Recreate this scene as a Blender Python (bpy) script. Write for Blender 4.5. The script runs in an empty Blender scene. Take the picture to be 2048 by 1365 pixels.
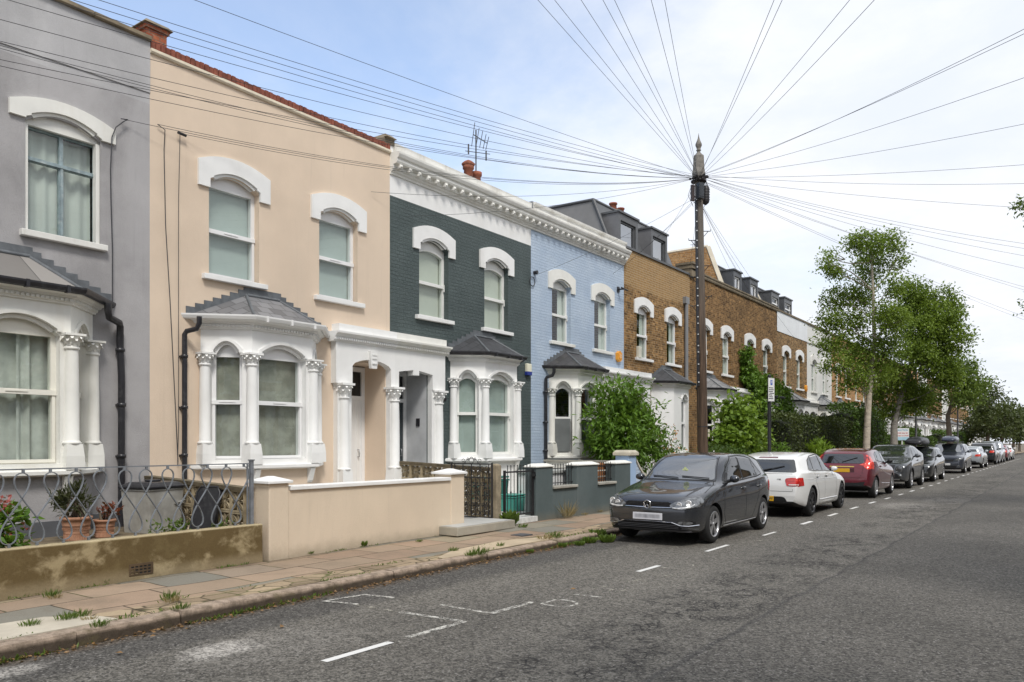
import bpy, bmesh, math, random
from mathutils import Vector, Matrix
from mathutils.geometry import delaunay_2d_cdt
from mathutils.bvhtree import BVHTree
PI = math.pi
R = math.radians
scene = bpy.context.scene
COL = scene.collection
random.seed(7)
A7 = math.sqrt(0.5)

# ------------------------------------------------------------------ objects
def tag(o, label=None, cat=None, group=None, kind=None):
    if label: o['label'] = label
    if cat: o['category'] = cat
    if group: o['group'] = group
    if kind: o['kind'] = kind
    return o

def empty(name, loc=(0, 0, 0), rz=0.0, label=None, cat=None, group=None, parent=None):
    o = bpy.data.objects.new(name, None)
    o.empty_display_size = 0.3
    COL.objects.link(o)
    o.location = loc
    o.rotation_euler = (0, 0, rz)
    if parent: o.parent = parent
    return tag(o, label, cat, group)

def copy_tree(o, parent=None):
    c = o.copy()
    COL.objects.link(c)
    c.parent = parent
    for ch in list(o.children):
        copy_tree(ch, c)
    return c

def inside(p, poly):
    x, y = p
    r = False
    n = len(poly)
    j = n - 1
    for i in range(n):
        xi, yi = poly[i]
        xj, yj = poly[j]
        if (yi > y) != (yj > y) and x < (xj - xi) * (y - yi) / (yj - yi) + xi:
            r = not r
        j = i
    return r

def tri2d(outer, holes=(), extra=()):
    """triangles of a 2-D outline with holes"""
    pts, edges = [], []
    for poly in [outer] + list(holes):
        b = len(pts)
        pts += [Vector((p[0], p[1])) for p in poly]
        edges += [(b + i, b + (i + 1) % len(poly)) for i in range(len(poly))]
    pts += [Vector((p[0], p[1])) for p in extra]
    v, e, f, _, _, _ = delaunay_2d_cdt(pts, edges, [], 0, 1e-5)
    out = []
    for t in f:
        c = (sum(v[i][0] for i in t) / len(t), sum(v[i][1] for i in t) / len(t))
        if inside(c, outer) and not any(inside(c, h) for h in holes):
            out.append(tuple(t))
    return [(p[0], p[1]) for p in v], out

class MB:
    def __init__(s, T=None):
        s.v, s.f, s.m, s.s = [], [], [], []
        s.T = T
    def add(s, verts, faces, m=0, smooth=False):
        b = len(s.v)
        if s.T is not None:
            verts = [s.T @ Vector(p) for p in verts]
        s.v += [tuple(p) for p in verts]
        for k, f in enumerate(faces):
            s.f.append(tuple(b + i for i in f))
            s.m.append(m[k] if isinstance(m, list) else m)
            s.s.append(smooth)
        return s
    def box(s, x0, x1, y0, y1, z0, z1, m=0):
        if x0 > x1: x0, x1 = x1, x0
        if y0 > y1: y0, y1 = y1, y0
        if z0 > z1: z0, z1 = z1, z0
        v = [(x, y, z) for z in (z0, z1) for y in (y0, y1) for x in (x0, x1)]
        return s.add(v, [(0, 2, 3, 1), (4, 5, 7, 6), (0, 1, 5, 4), (2, 6, 7, 3), (0, 4, 6, 2), (1, 3, 7, 5)], m)
    def frustum(s, cx, cy, z0, z1, a0, b0, a1, b1, m=0):
        v = [(cx + sx * a0, cy + sy * b0, z0) for sx, sy in ((-1, -1), (1, -1), (1, 1), (-1, 1))]
        v += [(cx + sx * a1, cy + sy * b1, z1) for sx, sy in ((-1, -1), (1, -1), (1, 1), (-1, 1))]
        return s.add(v, [(3, 2, 1, 0), (4, 5, 6, 7)] + [(i, (i + 1) % 4, 4 + (i + 1) % 4, 4 + i) for i in range(4)], m)
    def tube(s, pts, r, n=8, m=0, caps=True, smooth=True):
        pts = [Vector(p) for p in pts]
        k = len(pts)
        rr = r if isinstance(r, (list, tuple)) else [r] * k
        up = None
        vs = []
        for i, p in enumerate(pts):
            t = (pts[min(i + 1, k - 1)] - pts[max(i - 1, 0)])
            t.normalize()
            if up is None:
                up = Vector((0, 0, 1)) if abs(t.z) < 0.9 else Vector((1, 0, 0))
            a = t.cross(up)
            if a.length < 1e-5:
                a = t.orthogonal()
            a.normalize()
            b = a.cross(t); b.normalize()
            up = b
            for j in range(n):
                q = 2 * PI * j / n
                vs.append(p + a * (math.cos(q) * rr[i]) + b * (math.sin(q) * rr[i]))
        fs = [(i * n + j, i * n + (j + 1) % n, (i + 1) * n + (j + 1) % n, (i + 1) * n + j) for i in range(k - 1) for j in range(n)]
        s.add(vs, fs, m, smooth)
        if caps:
            s.add(vs[:n], [tuple(range(n))[::-1]], m)
            s.add(vs[-n:], [tuple(range(n))], m)
        return s
    def lathe(s, c, prof, n=16, m=0, axis='z', a0=0.0, a1=2 * PI, smooth=True, caps=True):
        """prof: (radius, height) pairs"""
        full = abs(a1 - a0 - 2 * PI) < 1e-6
        cols = n if full else n + 1
        vs = []
        for (r, h) in prof:
            for j in range(cols):
                q = a0 + (a1 - a0) * j / n
                x, y = r * math.cos(q), r * math.sin(q)
                if axis == 'z': p = (c[0] + x, c[1] + y, c[2] + h)
                elif axis == 'y': p = (c[0] + x, c[1] + h, c[2] + y)
                else: p = (c[0] + h, c[1] + x, c[2] + y)
                vs.append(p)
        fs = []
        for i in range(len(prof) - 1):
            for j in range(n):
                j2 = (j + 1) % cols
                fs.append((i * cols + j, i * cols + j2, (i + 1) * cols + j2, (i + 1) * cols + j))
        s.add(vs, fs, m, smooth)
        if full and caps:
            if prof[0][0] > 1e-4: s.add(vs[:cols], [tuple(range(cols))[::-1]], m)
            if prof[-1][0] > 1e-4: s.add(vs[-cols:], [tuple(range(cols))], m)
        return s
    def panel(s, outer, holes, x, depth=0.0, m=0, mr=None, edge=True, back=False):
        """sheet in the local (y, z) plane at x with reveals going back by depth"""
        mr = m if mr is None else mr
        v, f = tri2d(outer, holes)
        s.add([(x, p[0], p[1]) for p in v], f, m)
        if back:
            s.add([(x - depth, p[0], p[1]) for p in v], [t[::-1] for t in f], m)
        if depth:
            for k, poly in enumerate([outer] + list(holes)):
                if k == 0 and not edge: continue
                n = len(poly)
                vv = [(x, p[0], p[1]) for p in poly] + [(x - depth, p[0], p[1]) for p in poly]
                s.add(vv, [(i, (i + 1) % n, n + (i + 1) % n, n + i) for i in range(n)], m if k == 0 else mr)
        return s
    def sweep(s, path, prof, m=0, ends=None, smooth=False, caps=True):
        """prof (out, z) carried along a plan path; out is to the right of the direction of travel"""
        k = len(path)
        nn = []
        for i in range(k - 1):
            e = Vector((path[i + 1][0] - path[i][0], path[i + 1][1] - path[i][1])).normalized()
            nn.append(Vector((e.y, -e.x)))
        mit = []
        for i in range(k):
            if i == 0: mv = nn[0] if not ends else Vector(ends[0])
            elif i == k - 1: mv = nn[-1] if not ends else Vector(ends[1])
            else: mv = (nn[i - 1] + nn[i]) / (1 + nn[i - 1].dot(nn[i]))
            mit.append(mv)
        n = len(prof)
        vs = []
        for i in range(k):
            for (o, z) in prof:
                vs.append((path[i][0] + mit[i].x * o, path[i][1] + mit[i].y * o, z))
        fs = [(i * n + j, (i + 1) * n + j, (i + 1) * n + j + 1, i * n + j + 1) for i in range(k - 1) for j in range(n - 1)]
        s.add(vs, fs, m, smooth)
        if caps and n > 2:
            s.add(vs[:n], [tuple(range(n))], m)
            s.add(vs[-n:], [tuple(range(n))[::-1]], m)
        return s
    def build(s, name, mats, parent=None, bevel=0.0, recalc=True, loc=None, colors=None, uv=True, weld=False):
        me = bpy.data.meshes.new(name)
        me.from_pydata(s.v, [], s.f)
        if not isinstance(mats, (list, tuple)): mats = [mats]
        for mm in mats: me.materials.append(mm)
        me.polygons.foreach_set('material_index', s.m)
        me.polygons.foreach_set('use_smooth', s.s)
        me.update()
        if recalc or weld:
            bm = bmesh.new(); bm.from_mesh(me)
            if weld: bmesh.ops.remove_doubles(bm, verts=bm.verts, dist=1e-4)
            if recalc: bmesh.ops.recalc_face_normals(bm, faces=bm.faces)
            bm.to_mesh(me); bm.free()
        if uv:
            lay = me.uv_layers.new(name='UVMap')
            buf = [0.0] * (2 * len(me.loops))
            for p in me.polygons:
                nx, ny, nz = abs(p.normal.x), abs(p.normal.y), abs(p.normal.z)
                for li in p.loop_indices:
                    co = me.vertices[me.loops[li].vertex_index].co
                    if nz > 0.75: a, b = co.y, co.x
                    elif nx >= ny: a, b = co.y, co.z
                    else: a, b = co.x, co.z
                    buf[2 * li] = a; buf[2 * li + 1] = b
            lay.data.foreach_set('uv', buf)
        if colors is not None:
            ca = me.color_attributes.new('tint', 'FLOAT_COLOR', 'CORNER')
            buf = []
            for p in me.polygons:
                c = colors[p.index]
                buf += [c, c, c, 1.0] * p.loop_total
            ca.data.foreach_set('color', buf)
        o = bpy.data.objects.new(name, me)
        COL.objects.link(o)
        if parent: o.parent = parent
        if loc: o.location = loc
        if bevel:
            md = o.modifiers.new('Bevel', 'BEVEL')
            md.width = bevel; md.segments = 2; md.limit_method = 'ANGLE'; md.angle_limit = R(35)
        return o

def frame(o, e):
    """local (out, along, up) frame with its origin at plan point o and along-direction e"""
    e = Vector((e[0], e[1], 0)).normalized()
    n = Vector((e.y, -e.x, 0))
    return Matrix(((n.x, e.x, 0, o[0]), (n.y, e.y, 0, o[1]), (0, 0, 1, o[2] if len(o) > 2 else 0), (0, 0, 0, 1)))

def arch(uc, hw, zs, rise, n=12):
    return [(uc + hw * t, zs + rise * (1 - t * t)) for t in [1 - 2 * i / n for i in range(n + 1)]]

def rect(a, b, c, d):
    return [(a, c), (b, c), (b, d), (a, d)]

def arched(uc, hw, z0, zs, rise, n=12):
    return [(uc - hw, z0), (uc + hw, z0)] + arch(uc, hw, zs, rise, n)

# ------------------------------------------------------------------ materials
def nodes_of(name):
    m = bpy.data.materials.new(name)
    m.use_nodes = True
    nt = m.node_tree
    nt.nodes.clear()
    out = nt.nodes.new('ShaderNodeOutputMaterial')
    b = nt.nodes.new('ShaderNodeBsdfPrincipled')
    nt.links.new(b.outputs[0], out.inputs[0])
    return m, nt, b, out

class NT:
    """small helper round a node tree"""
    def __init__(s, nt): s.t = nt
    def n(s, typ, **kw):
        x = s.t.nodes.new(typ)
        for k, v in kw.items():
            if k.startswith('i_'):
                key = k[2:]
                key = int(key) if key.isdigit() else key.replace('_', ' ')
                s.set(x.inputs[key], v)
            else: setattr(x, k, v)
        return x
    def set(s, inp, v):
        if isinstance(v, bpy.types.NodeSocket): s.t.links.new(v, inp)
        elif isinstance(v, (tuple, list)) and len(v) == 3 and inp.type == 'RGBA': inp.default_value = (*v, 1)
        else: inp.default_value = v
    def math(s, op, a, b=None, c=None, clamp=False):
        x = s.t.nodes.new('ShaderNodeMath'); x.operation = op; x.use_clamp = clamp
        s.set(x.inputs[0], a)
        if b is not None: s.set(x.inputs[1], b)
        if c is not None: s.set(x.inputs[2], c)
        return x.outputs[0]
    def mix(s, f, a, b, blend='MIX'):
        x = s.t.nodes.new('ShaderNodeMix'); x.data_type = 'RGBA'; x.blend_type = blend; x.clamp_factor = True
        s.set(x.inputs[0], f); s.set(x.inputs[6], a); s.set(x.inputs[7], b)
        return x.outputs[2]
    def ramp(s, f, stops):
        x = s.t.nodes.new('ShaderNodeValToRGB')
        el = x.color_ramp.elements
        while len(el) < len(stops): el.new(0.5)
        for e, (p, c) in zip(el, stops):
            e.position = p
            e.color = (c, c, c, 1) if isinstance(c, (int, float)) else (*c, 1)
        s.set(x.inputs[0], f)
        return x.outputs[0]
    def noise(s, vec, scale, detail=4, rough=0.55, dist=0.0):
        x = s.t.nodes.new('ShaderNodeTexNoise')
        s.set(x.inputs['Vector'], vec)
        x.inputs['Scale'].default_value = scale; x.inputs['Detail'].default_value = detail
        x.inputs['Roughness'].default_value = rough; x.inputs['Distortion'].default_value = dist
        return x.outputs[0]
    def coord(s, kind='Object'):
        return s.n('ShaderNodeTexCoord').outputs[kind]
    def map(s, vec, scale=(1, 1, 1), loc=(0, 0, 0), rot=(0, 0, 0)):
        x = s.t.nodes.new('ShaderNodeMapping')
        s.set(x.inputs[0], vec)
        x.inputs['Location'].default_value = loc; x.inputs['Scale'].default_value = scale; x.inputs['Rotation'].default_value = rot
        return x.outputs[0]
    def bump(s, h, strength=0.3, dist=0.01, normal=None):
        x = s.t.nodes.new('ShaderNodeBump')
        x.inputs['Strength'].default_value = strength; x.inputs['Distance'].default_value = dist
        s.set(x.inputs['Height'], h)
        if normal is not None: s.set(x.inputs['Normal'], normal)
        return x.outputs[0]
    def sep(s, vec):
        x = s.t.nodes.new('ShaderNodeSeparateXYZ'); s.set(x.inputs[0], vec)
        return x.outputs
    def smooth(s, v, a, b):
        x = s.t.nodes.new('ShaderNodeMapRange'); x.interpolation_type = 'SMOOTHSTEP'
        s.set(x.inputs[0], v); x.inputs[1].default_value = a; x.inputs[2].default_value = b
        return x.outputs[0]

def sc(c, k): return tuple(max(0, min(1, x * k)) for x in c)

def mat(name, col, rough=0.6, metal=0.0, var=0.10, vscale=3.0, bump=0.0, bscale=60.0, coat=0.0, spec=0.5, grime=0.0, gcol=(0.12, 0.10, 0.07), gscale=1.2, streak=False, bdist=0.004):
    m, nt, b, out = nodes_of(name)
    N = NT(nt)
    co = N.coord('Object')
    f = N.noise(co, vscale, 5, 0.6)
    c = N.mix(N.smooth(f, 0.3, 0.7), sc(col, 1 - var), sc(col, 1 + var))
    if grime:
        cc = N.map(co, (1, 1, 0.25)) if streak else co
        g = N.noise(cc, gscale, 6, 0.65)
        c = N.mix(N.math('MULTIPLY', N.smooth(g, 0.48, 0.75), grime), c, gcol)
    N.set(b.inputs['Base Color'], c)
    b.inputs['Roughness'].default_value = rough
    b.inputs['Metallic'].default_value = metal
    b.inputs['Coat Weight'].default_value = coat
    b.inputs['Coat Roughness'].default_value = 0.03
    b.inputs['Specular IOR Level'].default_value = spec
    if bump:
        N.set(b.inputs['Normal'], N.bump(N.noise(co, bscale, 4, 0.7), bump, bdist))
    return m

def render_mat(name, col, var=0.06, stain=0.0, stcol=(0.2, 0.2, 0.2), bump=0.25, bscale=90, stscale=0.7, foot=0.0):
    """wall render: fine grain, soft patches, weathering"""
    m, nt, b, out = nodes_of(name)
    N = NT(nt)
    co = N.coord('Object')
    f = N.noise(co, 0.9, 6, 0.6)
    c = N.mix(N.smooth(f, 0.3, 0.7), sc(col, 1 - var), sc(col, 1 + var))
    g = N.noise(co, bscale, 3, 0.7)
    c = N.mix(0.12, c, N.mix(g, (0, 0, 0), (1, 1, 1)), 'OVERLAY')
    if stain:
        s1 = N.noise(N.map(co, (1, 1, 0.45)), stscale, 7, 0.68, 0.6)
        c = N.mix(N.math('MULTIPLY', N.smooth(s1, 0.46, 0.66), stain), c, stcol)
    sk = N.noise(N.map(co, (7, 7, 0.35)), 1.0, 5, 0.7)
    c = N.mix(N.math('MULTIPLY', N.smooth(sk, 0.56, 0.74), 0.16), c, sc(col, 0.62))
    if foot:
        zz_ = N.math('ADD', N.sep(co)[2], N.math('MULTIPLY', N.noise(co, 5, 6, .7), 0.22))
        c = N.mix(N.math('MULTIPLY', N.math('SUBTRACT', 1, N.smooth(zz_, 0.16, 0.42)), foot), c, (0.26, 0.21, 0.14))
    N.set(b.inputs['Base Color'], c)
    b.inputs['Roughness'].default_value = 0.9
    b.inputs['Specular IOR Level'].default_value = 0.2
    N.set(b.inputs['Normal'], N.bump(N.math('ADD', g, N.math('MULTIPLY', N.noise(co, 22, 5, .75), 0.8)), bump, 0.008))
    return m

def brick_mat(name, c1, c2, mortar, bump=0.6, bw=0.225, bh=0.075, msize=0.008, soot=0.0, painted=False, lumps=0.35, dist=0.008, patch=None):
    m, nt, b, out = nodes_of(name)
    N = NT(nt)
    uv = N.coord('UV')
    uvd = N.n('ShaderNodeVectorMath', operation='ADD')
    nz = N.n('ShaderNodeTexNoise'); nz.inputs['Scale'].default_value = 2.5; nz.inputs['Detail'].default_value = 3
    N.set(nz.inputs['Vector'], uv)
    sub = N.n('ShaderNodeVectorMath', operation='MULTIPLY_ADD')
    N.set(sub.inputs[0], nz.outputs['Color']); sub.inputs[1].default_value = (0.014, 0.014, 0); sub.inputs[2].default_value = (-0.007, -0.007, 0)
    N.set(uvd.inputs[0], uv); N.set(uvd.inputs[1], sub.outputs[0])
    br = N.n('ShaderNodeTexBrick', offset=0.5, squash=0.5, squash_frequency=2)
    N.set(br.inputs['Vector'], uvd.outputs[0])
    br.inputs['Color1'].default_value = (*c1, 1); br.inputs['Color2'].default_value = (*c2, 1); br.inputs['Mortar'].default_value = (*mortar, 1)
    br.inputs['Scale'].default_value = 1.0; br.inputs['Mortar Size'].default_value = msize; br.inputs['Mortar Smooth'].default_value = 0.35
    br.inputs['Bias'].default_value = 0.0; br.inputs['Brick Width'].default_value = bw; br.inputs['Row Height'].default_value = bh
    c = br.outputs['Color']
    if painted:
        f = N.noise(uv, 1.4, 6, 0.6)
        c = N.mix(N.smooth(f, 0.3, 0.75), c1, c2)
        c = N.mix(N.math('MULTIPLY', br.outputs['Fac'], 0.35), c, mortar)
    else:
        f = N.noise(uv, 9.0, 4, 0.7)
        c = N.mix(0.45, c, N.mix(N.smooth(f, 0.25, 0.75), (0.08, 0.08, 0.08), (0.92, 0.92, 0.92)), 'OVERLAY')
    if soot:
        g = N.noise(N.map(uv, (0.7, 1.2, 1)), 0.9, 7, 0.7)
        c = N.mix(N.math('MULTIPLY', N.smooth(g, 0.42, 0.68), soot), c, (0.035, 0.027, 0.02))
    if patch:
        zc = N.sep(uv)[1]
        pn = N.noise(uv, 0.8, 3, 0.6)
        k = N.smooth(N.math('ADD', zc, N.math('MULTIPLY', pn, 0.5)), patch[0], patch[0] + 0.12)
        c = N.mix(N.math('MULTIPLY', k, patch[2]), c, N.mix(N.math('MULTIPLY', br.outputs['Fac'], 0.8), N.mix(br.outputs['Color'], sc(patch[1], 0.7), sc(patch[1], 1.25)), (0.5, 0.42, 0.3)))
    N.set(b.inputs['Base Color'], c)
    b.inputs['Roughness'].default_value = 0.5 if painted else 0.9
    b.inputs['Specular IOR Level'].default_value = 0.35 if painted else 0.15
    h = N.math('MULTIPLY', br.outputs['Fac'], -0.65 if painted else -1.0)
    if painted: h = N.math('ADD', h, N.math('MULTIPLY', N.noise(N.map(uv, (1, 3.5, 1)), 6, 4, .7), .9))
    h = N.math('ADD', h, N.math('MULTIPLY', N.noise(uv, 14, 5, 0.75), lumps))
    N.set(b.inputs['Normal'], N.bump(h, bump, dist))
    return m

def slate_mat(name, c, bw=0.25, bh=0.18, moss=0.0):
    m, nt, b, out = nodes_of(name)
    N = NT(nt)
    uv = N.coord('UV')
    br = N.n('ShaderNodeTexBrick', offset=0.5)
    N.set(br.inputs['Vector'], uv)
    br.inputs['Color1'].default_value = (*sc(c, 0.75), 1); br.inputs['Color2'].default_value = (*sc(c, 1.3), 1); br.inputs['Mortar'].default_value = (*sc(c, 0.35), 1)
    br.inputs['Scale'].default_value = 1.0; br.inputs['Mortar Size'].default_value = 0.006
    br.inputs['Brick Width'].default_value = bw; br.inputs['Row Height'].default_value = bh
    c2 = br.outputs['Color']
    if moss:
        c2 = N.mix(N.math('MULTIPLY', N.smooth(N.noise(uv, 5, 5, 0.7), 0.5, 0.7), moss), c2, (0.07, 0.075, 0.05))
    N.set(b.inputs['Base Color'], c2)
    b.inputs['Roughness'].default_value = 0.55
    N.set(b.inputs['Normal'], N.bump(N.math('ADD', N.math('MULTIPLY', br.outputs['Fac'], -1), N.math('MULTIPLY', N.noise(uv, 12, 4, 0.7), 0.6 + moss)), 0.6, 0.008))
    return m

def glass_mat(name, tint=(0.85, 0.9, 0.88), refl=0.10):
    m = bpy.data.materials.new(name); m.use_nodes = True
    nt = m.node_tree; nt.nodes.clear(); N = NT(nt)
    out = N.n('ShaderNodeOutputMaterial')
    tr = N.n('ShaderNodeBsdfTransparent'); tr.inputs[0].default_value = (*tint, 1)
    gl = N.n('ShaderNodeBsdfGlossy'); gl.inputs['Roughness'].default_value = 0.015
    nn = N.bump(N.noise(N.coord('Object'), 1.6, 2), 0.10, 0.01)
    N.set(gl.inputs['Normal'], nn)
    fr = N.n('ShaderNodeLayerWeight'); fr.inputs[0].default_value = 0.5
    f = N.math('MULTIPLY_ADD', N.math('POWER', fr.outputs['Facing'], 4.0), 0.85, refl, clamp=True)
    mx = N.n('ShaderNodeMixShader')
    N.set(mx.inputs[0], f); N.set(mx.inputs[1], tr.outputs[0]); N.set(mx.inputs[2], gl.outputs[0])
    N.set(out.inputs[0], mx.outputs[0])
    return m

def leaf_mat(name, c_dark, c_light, trans=0.25, nscale=1.2):
    m = bpy.data.materials.new(name); m.use_nodes = True
    nt = m.node_tree; nt.nodes.clear(); N = NT(nt)
    out = N.n('ShaderNodeOutputMaterial')
    at = N.n('ShaderNodeAttribute'); at.attribute_name = 'tint'
    k = N.math('ADD', N.math('MULTIPLY', at.outputs['Fac'], 0.75), N.math('MULTIPLY', N.noise(N.coord('Object'), nscale, 3), 0.45), clamp=True)
    c = N.mix(k, c_dark, c_light)
    b = N.n('ShaderNodeBsdfPrincipled'); N.set(b.inputs['Base Color'], c)
    b.inputs['Roughness'].default_value = 0.45; b.inputs['Specular IOR Level'].default_value = 0.35
    t = N.n('ShaderNodeBsdfTranslucent'); N.set(t.inputs[0], N.mix(0.35, c, (0.25, 0.35, 0.02)))
    mx = N.n('ShaderNodeMixShader'); mx.inputs[0].default_value = trans
    N.set(mx.inputs[1], b.outputs[0]); N.set(mx.inputs[2], t.outputs[0])
    N.set(out.inputs[0], mx.outputs[0])
    return m
# ------------------------------------------------------------------ camera, light, sky
XF = -11.4            # plane of the house fronts
W = 5.125             # width of one house
YH = 6.43             # where the grey house meets the cream one
XW = -8.63            # street face of the garden walls
XK = -6.64            # kerb face
PZ = 0.10             # pavement level
cam_d = bpy.data.cameras.new('camera')
cam = bpy.data.objects.new('camera', cam_d); COL.objects.link(cam)
cam.location = (0, 0, 1.65)
cam.rotation_euler = (R(90), 0, math.atan(1126 / 1565))
cam_d.sensor_width = 36; cam_d.lens = 36 * 1565 / 2048
cam_d.shift_y = 202.5 / 2048
cam_d.clip_end = 2000; cam_d.clip_start = 0.05
scene.camera = cam

SUN_AZ, SUN_EL = R(125), R(52)      # azimuth clockwise from +Y
sun_d = bpy.data.lights.new('sun', 'SUN'); sun_d.energy = 1.5; sun_d.angle = R(13); sun_d.color = (1.0, 0.96, 0.90)
sun = bpy.data.objects.new('sun', sun_d); COL.objects.link(sun)
sd = Vector((math.sin(SUN_AZ) * math.cos(SUN_EL), math.cos(SUN_AZ) * math.cos(SUN_EL), math.sin(SUN_EL)))
sun.rotation_euler = sd.to_track_quat('Z', 'Y').to_euler()

wd = bpy.data.worlds.new('World'); scene.world = wd; wd.use_nodes = True
wt = wd.node_tree; wt.nodes.clear(); N = NT(wt)
sky = N.n('ShaderNodeTexSky', sky_type='NISHITA'); sky.sun_disc = False
sky.sun_elevation = SUN_EL; sky.sun_rotation = SUN_AZ; sky.air_density = 1.0; sky.dust_density = 0.6; sky.ozone_density = 1.5
bg1 = N.n('ShaderNodeBackground'); N.set(bg1.inputs[0], sky.outputs[0]); bg1.inputs[1].default_value = 0.145
co = N.coord('Generated')
s3 = N.sep(co)
zz = N.math('ADD', N.math('ABSOLUTE', s3[2]), 0.28)
cv = N.n('ShaderNodeCombineXYZ')
N.set(cv.inputs[0], N.math('DIVIDE', s3[0], zz)); N.set(cv.inputs[1], N.math('DIVIDE', s3[1], zz)); N.set(cv.inputs[2], zz)
n1 = N.noise(N.map(cv.outputs[0], (1.1, 1.1, 1)), 1.0, 8, 0.58, 0.3)
n2 = N.noise(N.map(cv.outputs[0], (1, 1, 1), (3.1, 1.7, 0)), 2.3, 7, 0.6, 0.2)
# thin cloud everywhere, breaking towards the north-west (up and to one side of the street)
side = N.math('MULTIPLY_ADD', s3[0], 0.88, N.math('MULTIPLY', s3[2], -0.10))
cover = N.math('ADD', N.math('ADD', N.math('MULTIPLY', n1, 0.9), N.math('MULTIPLY', n2, 0.35)), side)
cover = N.smooth(cover, -0.12, 0.42)
cover = N.math('MULTIPLY_ADD', cover, 0.80, 0.20)
tone = N.mix(N.smooth(n2, 0.3, 0.7), (0.62, 0.66, 0.73), (0.74, 0.75, 0.78))
bg2 = N.n('ShaderNodeBackground'); N.set(bg2.inputs[0], tone); bg2.inputs[1].default_value = 0.79
mx = N.n('ShaderNodeMixShader'); N.set(mx.inputs[0], cover); N.set(mx.inputs[1], bg1.outputs[0]); N.set(mx.inputs[2], bg2.outputs[0])
wo = N.n('ShaderNodeOutputWorld'); N.set(wo.inputs[0], mx.outputs[0])
scene.view_settings.view_transform = 'Standard'; scene.view_settings.look = 'None'
scene.view_settings.exposure = 0.85; scene.view_settings.gamma = 1.0
scene.cycles.max_bounces = 8; scene.cycles.transparent_max_bounces = 16
scene.cycles.use_denoising = True

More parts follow.
